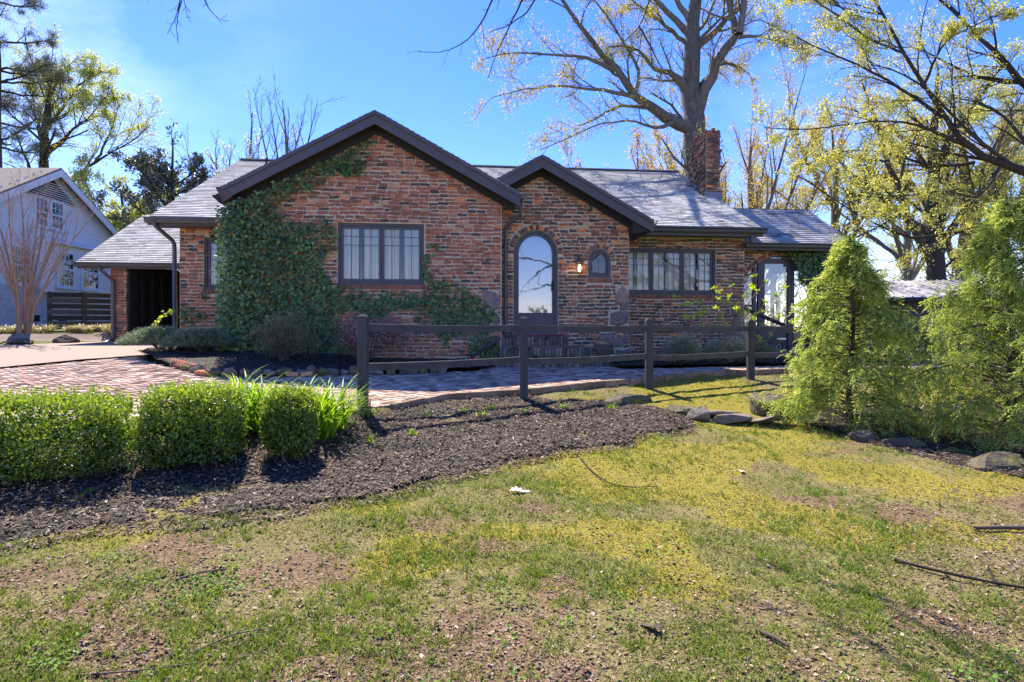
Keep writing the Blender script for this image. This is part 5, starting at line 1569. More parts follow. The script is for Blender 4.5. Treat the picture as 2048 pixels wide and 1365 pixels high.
HANG_L = [[(0.22, 7, 5.32, 0.016), (0.07, 7.05, 4.98, 0.011), (-0.07, 7.1, 4.72, 0.008), (-0.21, 7.15, 4.47, 0.006), (-0.31, 7.2, 4.18, 0.004)],
          [(-0.14, 6.6, 5.19, 0.016), (-0.22, 6.56, 4.82, 0.011), (-0.37, 6.52, 4.48, 0.008), (-0.56, 6.48, 4.26, 0.006), (-0.81, 6.44, 4.14, 0.004), (-1.06, 6.4, 4.14, 0.003)],
          [(0.39, 6.8, 5.25, 0.014), (0.22, 6.93, 4.91, 0.009), (-0.02, 7.07, 4.8, 0.006), (-0.28, 7.2, 4.78, 0.004)],
          [(1.69, 6.5, 5.12, 0.014), (1.59, 6.58, 4.82, 0.01), (1.5, 6.65, 4.55, 0.006), (1.28, 6.72, 4.38, 0.004), (1.11, 6.8, 4.18, 0.003)],
          [(1.48, 6.6, 4.52, 0.011), (1.59, 6.55, 4.29, 0.008), (1.69, 6.5, 4.04, 0.006), (1.76, 6.45, 3.85, 0.004), (1.95, 6.4, 3.65, 0.003)],
          [(-3.01, 5.2, 4.3, 0.007), (-3.01, 5.17, 4.01, 0.005), (-3.04, 5.13, 3.81, 0.003), (-3.09, 5.1, 3.66, 0.002)],
          [(-3.02, 5.2, 4.02, 0.006), (-3.07, 5.23, 3.91, 0.004), (-3.11, 5.27, 3.79, 0.003), (-3.11, 5.3, 3.69, 0.002)],
          [(-3.01, 5.2, 4.07, 0.004), (-2.94, 5.15, 3.86, 0.002), (-2.89, 5.1, 3.78, 0.002)],
          [(-2.76, 5, 4.08, 0.007), (-2.69, 4.97, 3.89, 0.005), (-2.61, 4.95, 3.77, 0.003), (-2.53, 4.93, 3.69, 0.002), (-2.44, 4.9, 3.67, 0.002)]]
ELM_L = [[(-27.96, 34, 10.32, 0.24), (-27.74, 33.8, 12.05, 0.158), (-27.43, 33.6, 13.76, 0.104), (-26.97, 33.4, 15.29, 0.069), (-26.08, 33.2, 16.23, 0.045), (-25.34, 33, 16.72, 0.03)],
         [(-27.85, 34, 11.82, 0.12), (-28.78, 34.33, 14.03, 0.066), (-29.21, 34.67, 15.68, 0.036), (-29.34, 35, 17.05, 0.02)],
         [(-27.76, 34, 13.01, 0.13), (-26.66, 33.75, 14.26, 0.081), (-25.73, 33.5, 15.34, 0.051), (-24.37, 33.25, 15.96, 0.032), (-23.46, 33, 16.14, 0.02)],
         [(-27.61, 34, 11.82, 0.12), (-25.6, 33.33, 12.92, 0.066), (-24.23, 32.67, 13.26, 0.036), (-22.89, 32, 14.13, 0.02)],
         [(-26.71, 34, 9.43, 0.15), (-25.66, 33.8, 10.42, 0.1), (-24.62, 33.6, 10.95, 0.067), (-23.3, 33.4, 11.62, 0.045), (-22, 33.2, 12.14, 0.03), (-20.99, 33, 12.95, 0.02)],
         [(-24.55, 33.5, 10.92, 0.08), (-23.7, 33.33, 12.19, 0.046), (-23.14, 33.17, 13.44, 0.026), (-22.73, 33, 14.25, 0.015)],
         [(-27.76, 34, 13.61, 0.09), (-27.04, 33.67, 14.67, 0.05), (-25.6, 33.33, 14.83, 0.027), (-24.47, 33, 15.56, 0.015)]]
# auto-shaped trees: a trunk, then vase or spreading limbs
def auto_tree(name, label, x, y, h, r, seed, bark, leafspec, forks=5, spread=.5, fork_t=.35, lev=None, lean=(0, 0), group=None):
    g = np.random.default_rng(seed)
    z0 = float(G(x, y)) - .1
    top = h * fork_t
    tr = [(x, y, z0, r * 1.25), (x + lean[0] * .1, y, z0 + top * .3, r), (x + lean[0] * .5, y + lean[1] * .5, z0 + top, r * .85), (x + lean[0], y + lean[1], z0 + h * .75, r * .45), (x + lean[0] * 1.2 + g.normal() * .3, y + lean[1], z0 + h * .97, r * .10)]
    limbs = []
    for k in range(forks):
        a = 2 * math.pi * (k + g.random() * .6) / forks
        zs = z0 + top * g.uniform(.7, 1.7); R0 = spread * h * g.uniform(.6, 1.1)
        fx = x + lean[0] * .5; fy = y + lean[1] * .5
        ze = z0 + h * g.uniform(.72, 1.02)
        limbs.append([(fx, fy, zs, r * .5), (fx + math.cos(a) * R0 * .30, fy + math.sin(a) * R0 * .30, zs + (ze - zs) * .30, r * .38), (fx + math.cos(a + .15) * R0 * .68, fy + math.sin(a + .15) * R0 * .68, zs + (ze - zs) * .68, r * .22), (fx + math.cos(a + .2) * R0, fy + math.sin(a + .2) * R0, ze, r * .05)])
    return make_tree(name, label, (x, y, z0), [tr], limbs, lev, leafspec, bark, seed, group=group)

# ------------------------------------------------------------------ ground cover (stuff): chips, grass, moss, litter
M_chip = byrnd('bark_chip', [(0, (.035, .024, .016)), (.35, (.12, .083, .057)), (.7, (.235, .175, .125)), (1, (.45, .36, .27))], var=.3, scale=60, bmp=.4, bscale=200)
def scatter(n, poly, test=True):
    xs = [p[0] for p in poly]; ys = [p[1] for p in poly]
    x = rng.uniform(min(xs), max(xs), n); y = rng.uniform(min(ys), max(ys), n)
    k = inside(x, y, poly)
    return x[k], y[k]
def chips(name, poly, n, zf, lab, lo=.016, hi=.062):
    x, y = scatter(n, poly)
    # keep what the camera can see, thinning with distance
    k = (np.abs(x / np.maximum(y, .1)) < .98)
    x, y = x[k], y[k]; m = len(x)
    a = rng.random(m) * 2 * np.pi
    A = np.stack([np.cos(a), np.sin(a), rng.normal(size=m) * .25], -1)
    N = unit(np.stack([rng.normal(size=m) * .3, rng.normal(size=m) * .3, np.ones(m)], -1))
    L = lo + (hi - lo) * rng.random(m) ** 1.6
    b = B(); leaves(b, np.stack([x, y, zf(x, y) + .002 + .012 * rng.random(m)], -1), A, N, L, L * rng.uniform(.14, .34, m), np.clip(rng.normal(.4, .24, m), 0, 1), CHIP)
    o = b.build(name, M_chip)
    tag(o, lab, 'mulch', kind='stuff')
FRONT_WIDE = [(p[0] + .0, p[1] - (.22 if 3 <= i <= 18 else 0)) for i, p in enumerate(MULCH_FRONT)]
chips('mulch_chips', FRONT_WIDE, 190000, lambda x, y: np.maximum(mulch_z(x, y) * wobble(x, y, MULCH_FRONT) + (1 - wobble(x, y, MULCH_FRONT)) * (G(x, y) + .01), G(x, y)), 'dark shredded bark mulch before the rail fence')
chips('mulch_chips', MULCH_RIGHT, 40000, mulch_z, 'dark shredded bark mulch under the cypresses')
chips('mulch_chips', MULCH_HOUSE, 16000, bed_z, 'dark shredded bark mulch along the house front', .02, .06)
chips('mulch_chips', MULCH_SIDE, 6000, lambda x, y: mulch_z(x, y) + .05, 'dark bark mulch below the right window', .02, .06)

LAWN = [(-7, 1.6), (6.5, 1.6), (9, 6), (9, 12.3), (5.9, 11.8), (3.7, 11.1), (2.5, 10.3), (1.54, 9.8), (.9, 9.3), (.6, 8.8)] + [p for p in MULCH_FRONT[20:2:-1]] + [(-7, 2.9)]
def lawn_z(x, y):
    return G(x, y) + .05 * (fbm(x * 1.1, y * 1.1, 3) - .5) + .035 * (fbm(x * 4.5, y * 4.5, 3) - .5) + .014 * (fbm(x * 17, y * 17, 2) - .5)
def lawn_pts(n, dens):
    """random points on the lawn in view, denser near the camera, kept by dens(x, y)"""
    y = 1.9 + 10 * rng.random(n) ** 1.9
    x = y * rng.uniform(-.95, .95, n)
    k = inside(x, y, LAWN) & ~inside(x, y, MULCH_RIGHT)
    x, y = x[k], y[k]
    k = rng.random(len(x)) < dens(x, y)
    return x[k], y[k]
def tuft_d(x, y):
    t = fbm(x * 2.6 + 7, y * 2.6 + 1, 3)
    return np.clip((t - .38) * 4.5, .08, 1) * (1 - .75 * soil_amt(x, y)) * (1 - .3 * moss_amt(x, y))
M_grass = leafmat('spring_grass', [(0, (.09, .13, .025)), (.4, (.16, .23, .038)), (.7, (.26, .31, .06)), (1, (.42, .35, .18))], .4, .01, .6)
x, y = lawn_pts(260000, tuft_d); m = len(x)
a = rng.random(m) * 2 * np.pi
A = unit(np.stack([np.cos(a) * .8, np.sin(a) * .8, rng.uniform(.35, 1.3, m)], -1))
Lg = rng.uniform(.014, .045, m) * (1 + 1.0 * (fbm(x * 1.7 + 90, y * 1.7, 2) > .62))
b = B(); leaves(b, np.stack([x, y, lawn_z(x, y) - .003], -1), A, rdir(m), Lg, rng.uniform(.0025, .0048, m) * (1 + y * .10), np.clip(rng.normal(.45, .25, m), 0, 1), BLADE)
# separate tufts of taller, greener blades
cx0, cy0 = lawn_pts(24000, lambda x, y: np.clip(.25 + (fbm(x * 1.4 + 60, y * 1.4 + 3, 3) - .5) * 3, .03, .9) * (1 - .8 * soil_amt(x, y)))
k_ = rng.integers(8, 26, len(cx0)); ti = np.repeat(np.arange(len(cx0)), k_); m = len(ti)
sp_ = rng.uniform(.008, .035, len(cx0))[ti]
ox, oy = rng.normal(size=m) * sp_, rng.normal(size=m) * sp_
x, y = cx0[ti] + ox, cy0[ti] + oy
A = unit(np.stack([ox * 14 + rng.normal(size=m) * .35, oy * 14 + rng.normal(size=m) * .35, np.full(m, 1.0)], -1))
Lt = (rng.uniform(.02, .06, len(cx0))[ti]) * rng.uniform(.5, 1.15, m)
tt_ = np.clip(rng.normal(.45, .22, len(cx0))[ti] + rng.normal(size=m) * .12, 0, 1)
leaves(b, np.stack([x, y, lawn_z(x, y) - .003], -1), A, rdir(m), Lt, rng.uniform(.0028, .005, m) * (1 + y * .06), tt_ * .8, BLADE)
# flattened straw
x, y = lawn_pts(60000, lambda x, y: .55 + 0 * x); m = len(x)
a = rng.random(m) * 2 * np.pi
leaves(b, np.stack([x, y, lawn_z(x, y) + .004], -1), np.stack([np.cos(a), np.sin(a), rng.normal(size=m) * .12], -1), np.tile([0, 0, 1.0], (m, 1)) + rng.normal(size=(m, 3)) * .2, rng.uniform(.02, .075, m), rng.uniform(.002, .0035, m), np.full(m, 1.0), NEED)
tag(b.build('grass', M_grass), 'thin green spring grass tufts on the lawn', 'grass', kind='stuff')
M_mosst = leafmat('yellow_moss', [(0, (.13, .11, .015)), (.5, (.25, .22, .03)), (1, (.37, .34, .07))], .3, .01, .6)
x, y = lawn_pts(420000, lambda x, y: np.clip(moss_amt(x, y) * 1.3 - .8 * fbm(x * 9, y * 9, 3) + .12, 0, 1)); m = len(x)
a = rng.random(m) * 2 * np.pi
A = unit(np.stack([np.cos(a) * .7, np.sin(a) * .7, rng.uniform(.4, 1.2, m)], -1))
b = B(); leaves(b, np.stack([x, y, lawn_z(x, y) - .002], -1), A, rdir(m), rng.uniform(.006, .016, m), rng.uniform(.004, .009, m) * (1 + y * .08), rng.random(m), NEED)
tag(b.build('moss', M_mosst), 'low yellow green moss cushions on the lawn', 'moss', kind='stuff')
M_litter = byrnd('leaf_litter', [(0, (.10, .062, .04)), (.35, (.20, .125, .08)), (.7, (.33, .235, .165)), (1, (.50, .42, .32))], var=.3, scale=40, bmp=.3)
x, y = lawn_pts(260000, lambda x, y: np.clip(.30 + .55 * soil_amt(x, y) * .5 + .8 * sstep(1.9, 3.6, x) * sstep(5.6, 4.2, y) + .25 * sstep(4, 2.4, y), 0, 1)); m = len(x)
a = rng.random(m) * 2 * np.pi
A = np.stack([np.cos(a), np.sin(a), rng.normal(size=m) * .18], -1)
N = unit(np.stack([rng.normal(size=m) * .3, rng.normal(size=m) * .3, np.ones(m)], -1))
Ll = .007 + .030 * rng.random(m) ** 2.6
b = B(); leaves(b, np.stack([x, y, lawn_z(x, y) + .003], -1), A, N, Ll, Ll * rng.uniform(.2, .8, m), np.clip(rng.normal(.45, .26, m), 0, 1), LEAF)
tag(b.build('leaf_litter', M_litter), 'dead brown leaf scraps and twigs on the lawn', 'leaf litter', kind='stuff')
# a few blown leaves on the mulch
x, y = scatter(2600, MULCH_FRONT); m = len(x); a = rng.random(m) * 6.28
b = B(); Ll = rng.uniform(.012, .045, m); leaves(b, np.stack([x, y, mulch_z(x, y) + .016], -1), np.stack([np.cos(a), np.sin(a), rng.normal(size=m) * .3], -1), unit(rng.normal(size=(m, 3)) * .5 + [0, 0, 1]), Ll, Ll * .6, np.clip(rng.normal(.6, .25, m), 0, 1), LEAF6)
tag(b.build('leaf_litter', M_litter), 'dead tan leaves blown onto the front mulch bed', 'leaf litter', kind='stuff')
# soft broad-leaf weeds
M_weed = leafmat('weed_leaf', [(0, (.10, .20, .03)), (1, (.22, .34, .06))], .35, .015, .6)
x, y = lawn_pts(60000, lambda x, y: np.clip((fbm(x * 3.3 + 70, y * 3.3 + 20, 3) - .60) * 5, 0, 1)); 
x = np.concatenate([x, -1.78 + rng.normal(size=420) * .16]); y = np.concatenate([y, 3.36 + rng.normal(size=420) * .10]); m = len(x)
A = unit(np.stack([rng.normal(size=m), rng.normal(size=m), rng.uniform(.1, .7, m)], -1))
N = unit(np.stack([rng.normal(size=m) * .4, rng.normal(size=m) * .4, np.ones(m)], -1))
Lw = rng.uniform(.012, .028, m)
b = B(); leaves(b, np.stack([x, y, lawn_z(x, y) + rng.uniform(.004, .03, m)], -1), A, N, Lw, Lw * .8, rng.random(m), LEAF6)
tag(b.build('clover', M_weed), 'small bright broadleaf weeds in the lawn', 'weeds', kind='stuff')
# pebbles
M_peb = byrnd('pebble', [(0, (.24, .17, .12)), (1, (.48, .38, .30))], var=.2)
x, y = lawn_pts(5000, lambda x, y: np.clip(.10 + .4 * soil_amt(x, y), 0, 1)); m = len(x)
ico = np.array([(0, 0, 1), (.9, 0, .2), (.28, .85, .2), (-.72, .52, .2), (-.72, -.52, .2), (.28, -.85, .2), (0, 0, -.6)])
icf = np.array([(0, 1, 2), (0, 2, 3), (0, 3, 4), (0, 4, 5), (0, 5, 1), (6, 2, 1), (6, 3, 2), (6, 4, 3), (6, 5, 4), (6, 1, 5)])
b = B(); leaves(b, np.stack([x, y, lawn_z(x, y) + .003], -1), rdir(m) * [1, 1, .2], np.tile([0, 0, 1.0], (m, 1)), rng.uniform(.004, .013, m), rng.uniform(.005, .012, m), rng.random(m), (ico, icf))
tag(b.build('pebbles', M_peb, smooth=True), 'small tan pebbles in the bare earth', 'pebbles', kind='stuff')

# ------------------------------------------------------------------ hedges
M_box = leafmat('boxwood_leaf', [(0, (.045, .085, .012)), (.35, (.10, .18, .022)), (.7, (.20, .31, .035)), (1, (.38, .46, .06))], .38, .045, .35)
M_twig = byrnd('twig', [(0, (.06, .045, .035)), (1, (.16, .12, .09))], var=.2)
def hedge(name, label, cat, c, ax, half, h, n, rz=0, p=4.0, round_=False, mat=None, L=(.024, .040), group=None, zbase=.04, flo=None):
    """clipped shrub: leaves near the surface of a rounded block"""
    root = thing(name, label, cat, (c[0], c[1], float(G(*c))), rz, group)
    v = rdir(n)
    # superellipsoid radius
    e = p
    rr = (np.abs(v[:, 0]) ** e + np.abs(v[:, 1]) ** e + np.abs(v[:, 2]) ** e) ** (-1 / e)
    lump = .76 + .42 * (fbm(v[:, 0] * 4.2 + v[:, 2] * 3 + 9 * c[0], v[:, 1] * 4.2 + v[:, 2] * 3 + 5, 3)) + .07 * rng.normal(size=n) * (rng.random(n) < .3)
    dep = 1 - np.abs(rng.normal(size=n)) * .12
    P = v * (rr * lump * np.clip(dep, .3, 1.1))[:, None]
    P = P * np.array([half[0], half[1], h / 2]) + np.array([0, 0, h / 2 + zbase])
    P[:, 2] = np.maximum(P[:, 2], .02 + .05 * rng.random(n))
    A = unit(v * .7 + rdir(n) * .9 + np.array([0, 0, .35])); N = unit(v + rdir(n) * .8 + np.array([0, 0, .3]))
    Lf = rng.uniform(L[0], L[1], n)
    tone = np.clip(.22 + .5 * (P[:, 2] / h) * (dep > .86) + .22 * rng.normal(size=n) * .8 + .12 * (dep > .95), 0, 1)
    b = B(); leaves(b, P, A, N, Lf, Lf * .62, tone, LEAF)
    tag(b.build('foliage', mat or M_box, root), kind='stuff')
    # fresh sprigs breaking the outline
    ns = int(n / 70); vs = unit(rdir(ns) * np.array([1, 1, .5]) + np.array([0, 0, .55]))
    rs = (np.abs(vs[:, 0]) ** e + np.abs(vs[:, 1]) ** e + np.abs(vs[:, 2]) ** e) ** (-1 / e)
    ps = vs * (rs * .93)[:, None] * np.array([half[0], half[1], h / 2]) + np.array([0, 0, h / 2 + zbase])
    ds = unit(vs * .5 + rdir(ns) * .35 + np.array([0, 0, .8])); b = B()
    for q in range(9):
        pq = ps + ds * (.012 * q) * rng.uniform(.7, 1.2, (ns, 1))
        leaves(b, pq, unit(ds * .7 + rdir(ns)), unit(ds + rdir(ns) * .8), rng.uniform(.02, .034, ns), rng.uniform(.012, .02, ns), np.clip(rng.normal(.8, .15, ns), 0, 1), LEAF)
    tag(b.build('new_growth', mat or M_box, root), kind='stuff')
    # stems
    k = 26
    st = np.zeros((k, 5, 3)); end = rdir(k) * np.array([half[0], half[1], h * .35]) * .75 + np.array([0, 0, h * .62]); base = np.stack([rng.normal(size=k) * half[0] * .45, rng.normal(size=k) * half[1] * .35, np.zeros(k)], -1)
    for j, t in enumerate(np.linspace(0, 1, 5)): st[:, j] = base * (1 - t) + end * t + rng.normal(size=(k, 3)) * .012
    b = B(); tubes(b, st, np.linspace(.010, .003, 5)[None].repeat(k, 0), 4, rng.random(k)); b.build('stems', M_twig, root)
    # dim twiggy core that stops daylight
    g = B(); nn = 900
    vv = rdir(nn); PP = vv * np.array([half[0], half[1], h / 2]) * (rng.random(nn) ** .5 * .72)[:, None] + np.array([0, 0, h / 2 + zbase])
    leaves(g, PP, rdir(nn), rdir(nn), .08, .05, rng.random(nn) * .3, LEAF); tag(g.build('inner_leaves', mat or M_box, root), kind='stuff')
    return root
ha = math.atan2(.55, 1.35)
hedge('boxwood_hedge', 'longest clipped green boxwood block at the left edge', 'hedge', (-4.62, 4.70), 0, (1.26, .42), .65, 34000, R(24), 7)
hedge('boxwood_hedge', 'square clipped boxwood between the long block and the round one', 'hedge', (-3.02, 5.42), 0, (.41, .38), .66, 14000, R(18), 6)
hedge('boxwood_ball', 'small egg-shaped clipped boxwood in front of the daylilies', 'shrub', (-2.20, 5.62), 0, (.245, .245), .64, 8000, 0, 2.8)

# daylilies: arching strap leaves
M_lily = leafmat('daylily_leaf', [(0, (.09, .19, .02)), (.5, (.20, .36, .03)), (1, (.38, .52, .07))], .45, .02, .4)
def straps(b, bases, n, L, W, spread=.5, droop=1.0):
    for (x, y, z) in bases:
        k = int(n * rng.uniform(.7, 1.3))
        a = rng.random(k) * 2 * np.pi; el = rng.uniform(.9, 1.45, k)
        d = np.stack([np.cos(a) * np.cos(el), np.sin(a) * np.cos(el), np.sin(el)], -1)
        ln = rng.uniform(L * .55, L, k); side = np.stack([-np.sin(a), np.cos(a), np.zeros(k)], -1)
        S = 7; pos = np.tile(np.array([x, y, z]), (k, 1)) + rng.normal(size=(k, 3)) * [.03, .03, 0]
        hor = np.stack([np.cos(a), np.sin(a), np.zeros(k)], -1)
        V = []
        wprof = [.7, 1, 1, .95, .8, .5, .05]
        dd = d.copy(); dr = rng.uniform(.2, .55, k)[:, None] * droop
        for j in range(S):
            V.append(pos + side * (W * wprof[j] / 2)); V.append(pos - side * (W * wprof[j] / 2))
            pos = pos + dd * (ln / (S - 1))[:, None]
            dd = unit(dd + hor * .16 - np.array([0, 0, 1.0]) * dr * .75 * (j / S + .25))
        V = np.stack(V, 1)
        Q = np.array([(2 * j, 2 * j + 1, 2 * j + 3, 2 * j + 2) for j in range(S - 1)])
        Q = (Q[None] + (np.arange(k) * 2 * S)[:, None, None]).reshape(-1, 4)
        b.add(V.reshape(-1, 3), None, Q, np.repeat(rng.random(k), 2 * S))
lil = thing('daylily_clump', 'lush clump of arching bright green daylily leaves behind the round boxwood', 'plant', (-2.3, 6.5, float(G(-2.3, 6.5))))
bs = [(x, y, float(G(x - 2.3, y + 6.5)) - float(G(-2.3, 6.5))) for x, y in zip(rng.uniform(-1.1, .40, 60), rng.uniform(-.32, .38, 60))]
b = B(); straps(b, bs, 18, .84, .020); b.build('foliage', M_lily, lil)
lil2 = thing('daylily', 'single small daylily at the foot of the first fence post', 'plant', (-1.83, 7.22, float(G(-1.83, 7.22))))
b = B(); straps(b, [(0, 0, 0)], 16, .36, .014); b.build('foliage', M_lily, lil2)
SPR = [(.73, 8.17, 'right of the second post'), (-.33, 7.55, 'widest tuft, midway between the first two posts'), (-.67, 7.75, 'tall tuft right behind the widest tuft'), (-1.55, 6.34, 'nearest the camera, before the first post'), (-1.16, 6.63, 'second nearest the camera'), (.16, 7.8, 'just before the second post'), (-1.11, 7.40, 'nearest right of the first post'), (-.30, 7.92, 'just left of the second post'), (1.45, 8.25, 'farthest right in the bed')]
for x, y, w in SPR:
    t = thing('lily_sprout', 'short pale green sprout in the front mulch, ' + w, 'sprout', (x, y, float(mulch_z(x, y))), 0, 'lily sprouts in the mulch')
    b = B(); straps(b, [(dx, dy, 0) for dx, dy in rng.normal(size=(3, 2)) * (.06 if 'widest' in w else .02)], 6, .13, .009, droop=.3); b.build('foliage', M_lily, t)

# ------------------------------------------------------------------ shrubs along the house
def shrub(name, label, c, half, h, n, mat, L=(.02, .035), z=None, flowers=None, tmpl=LEAF, wr=.6, tone0=.4, lump=.35, stem=18, up=.2):
    z = float(bed_z(c[0], c[1])) if z is None else z
    root = thing(name, label, 'shrub', (c[0], c[1], z))
    # clumps
    nc = 26
    cc = rdir(nc) * np.array([half[0], half[1], h * .42]) * rng.uniform(.35, .85, nc)[:, None] + np.array([0, 0, h * .52])
    cr = rng.uniform(.22, .45, nc) * min(half[0], half[1], h) * 1.1
    k = rng.integers(nc, size=n)
    v = rdir(n); P = cc[k] + v * (cr[k] * rng.uniform(.55, 1.08, n))[:, None]
    P[:, 2] = np.clip(P[:, 2], .02, None)
    Lf = rng.uniform(L[0], L[1], n)
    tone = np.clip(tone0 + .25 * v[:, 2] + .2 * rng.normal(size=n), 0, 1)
    b = B(); leaves(b, P, unit(v + rdir(n) * .8 + np.array([0, 0, up])), unit(v + rdir(n)), Lf, Lf * wr, tone, tmpl); tag(b.build('foliage', mat, root), kind='stuff')
    st = np.zeros((stem, 5, 3)); e = cc[rng.integers(nc, size=stem)]
    for j, t in enumerate(np.linspace(0, 1, 5)): st[:, j] = np.stack([rng.normal(size=stem) * .06, rng.normal(size=stem) * .06, np.zeros(stem)], -1) * (1 - t) + e * t + rng.normal(size=(stem, 3)) * .02 * (j > 0)
    b = B(); tubes(b, st, np.linspace(.012, .004, 5)[None].repeat(stem, 0), 4, rng.random(stem)); b.build('stems', M_twig, root)
    if flowers:
        m = flowers[0]; k = rng.integers(nc, size=m); v = unit(rdir(m) + np.array([.35, -.5, .6])); P = cc[k] + v * (cr[k] * 1.05)[:, None]
        kk = P[:, 0] > -half[0] * .35
        P, v = P[kk], v[kk]; m = len(P)
        b = B()
        for q in range(4): leaves(b, P, unit(rdir(m) + v), v, .030, .024, rng.random(m), LEAF)
        tag(b.build('blossoms', flowers[1], root), kind='stuff')
    return root
M_azalea = leafmat('azalea_leaf', [(0, (.08, .085, .045)), (.5, (.16, .17, .08)), (1, (.28, .26, .13))], .25, .06)
M_pink = leafmat('pink_blossom', [(0, (.46, .16, .20)), (1, (.66, .34, .36))], .3, .02)
shrub('azalea', 'grey green leafy azalea with few flowers under the gable ivy', (-4.55, 11.35), (.75, .55), .98, 9000, M_azalea, (.02, .035))
shrub('azalea', 'azalea starting to bloom pink behind the first fence post', (-3.05, 11.65), (.95, .55), 1.05, 9500, M_azalea, (.02, .035), None, (1100, M_pink))
M_jun = leafmat('juniper_needles', [(0, (.08, .13, .07)), (.5, (.16, .23, .12)), (1, (.28, .34, .18))], .2, .04)
def juniper(label, c, half, h, n):
    z = float(bed_z(*c)) - .02
    root = thing('juniper', label, 'shrub', (c[0], c[1], z))
    b = B(); nb = n
    a = rng.random(nb) * 2 * np.pi; rr = rng.random(nb) ** .6
    base = np.stack([np.cos(a) * half[0] * rr, np.sin(a) * half[1] * rr, h * (.25 + .62 * (1 - rr ** 2) * rng.random(nb) ** .5)], -1)
    out = unit(np.stack([np.cos(a), np.sin(a), rng.uniform(.2, 1.0, nb)], -1))
    for q in range(14):
        t = q / 14
        P = base + out * (.16 * t) + rng.normal(size=(nb, 3)) * .012
        leaves(b, P, unit(out + rdir(nb) * .7), rdir(nb), .05, .010, np.clip(.25 + .5 * t + .15 * rng.normal(size=nb), 0, 1), NEED)
    tag(b.build('foliage', M_jun, root), kind='stuff')
    k = 16; st = np.zeros((k, 4, 3)); aa = rng.random(k) * 6.28
    for j, t in enumerate(np.linspace(0, 1, 4)): st[:, j] = np.stack([np.cos(aa) * half[0] * .8 * t, np.sin(aa) * half[1] * .8 * t, np.full(k, h * .6 * t ** .6)], -1)
    b = B(); tubes(b, st, np.linspace(.014, .004, 4)[None].repeat(k, 0), 4, rng.random(k)); b.build('stems', M_twig, root)
juniper('low spreading juniper at the corner of the drive', (-7.7, 12.45), (.75, .5), .55, 1500)
juniper('low spreading juniper between the corner juniper and the ivy', (-6.65, 12.2), (.75, .5), .55, 1500)
M_euon = leafmat('dull_evergreen_leaf', [(0, (.07, .09, .04)), (.5, (.15, .18, .075)), (.85, (.32, .34, .15)), (1, (.52, .52, .28))], .25, .10)
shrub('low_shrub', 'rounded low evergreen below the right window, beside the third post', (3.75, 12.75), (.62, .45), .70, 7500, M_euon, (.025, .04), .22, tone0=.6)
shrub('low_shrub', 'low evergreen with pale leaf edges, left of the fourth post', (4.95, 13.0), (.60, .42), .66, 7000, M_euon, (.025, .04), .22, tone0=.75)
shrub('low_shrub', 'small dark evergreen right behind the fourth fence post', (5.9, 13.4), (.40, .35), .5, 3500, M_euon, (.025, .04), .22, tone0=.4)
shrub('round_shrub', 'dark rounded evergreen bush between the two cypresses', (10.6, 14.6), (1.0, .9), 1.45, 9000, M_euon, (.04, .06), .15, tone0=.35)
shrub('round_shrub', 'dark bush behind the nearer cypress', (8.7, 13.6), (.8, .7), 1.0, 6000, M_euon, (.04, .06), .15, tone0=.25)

# young shrub in first leaf before the right window
M_fresh = leafmat('fresh_leaf', [(0, (.28, .42, .03)), (1, (.56, .66, .08))], .5, .05)
M_tanstem = byrnd('tan_stem', [(0, (.20, .125, .09)), (1, (.34, .23, .17))], var=.2)
fl = thing('leafing_shrub', 'open shrub of bare stems with bright new leaf tufts before the right window', 'shrub', (4.75, 13.4, .22))
tips = [(-.95, -.1, 1.75), (-.62, -.2, 1.55), (-.35, 0, 1.6), (-.1, -.3, 1.95), (.1, -.1, 1.9), (.28, -.2, 1.75), (.45, 0, 2.05), (.62, -.3, 1.72), (.85, -.2, 1.95), (1.05, -.4, 2.1), (1.3, -.3, 1.75), (1.5, -.4, 1.95), (1.75, -.5, 1.5), (.9, -.5, 1.35), (1.25, -.6, 1.25), (1.55, -.6, 1.05), (-.75, -.4, 1.2), (.35, -.5, 1.4), (1.0, .1, 2.3), (-.45, -.3, 1.3), (1.6, -.55, .85), (.7, -.55, 1.1)]
st = np.zeros((len(tips), 8, 3))
tp = np.array(tips) * np.array([1, 1, .90])
bs0 = np.stack([rng.normal(size=len(tips)) * .12 + .1, rng.normal(size=len(tips)) * .1, np.zeros(len(tips))], -1)
for j, t in enumerate(np.linspace(0, 1, 8)): st[:, j] = bs0 * (1 - t) + tp * np.array([t, t, 1 - (1 - t) ** 1.25]).T + rng.normal(size=tp.shape) * .018 * (0 < j < 7)
b = B(); tubes(b, st, np.linspace(.011, .004, 8)[None].repeat(len(tips), 0), 5, rng.random(len(tips))); b.build('stems', M_tanstem, fl)
sub = []
b = B()
for k in range(len(tips)):
    pts = [st[k, -1]] + [st[k, j] + rng.normal(size=3) * .06 for j in (4, 5, 6) if rng.random() < .45]
    for p in pts:
        m = 9; v = unit(rdir(m) + np.array([0, 0, .5]))
        leaves(b, np.tile(p, (m, 1)), v, unit(rdir(m) + np.array([0, 0, 1])), rng.uniform(.07, .13, m), rng.uniform(.028, .045, m), rng.random(m), LEAF6)
b.build('foliage', M_fresh, fl)

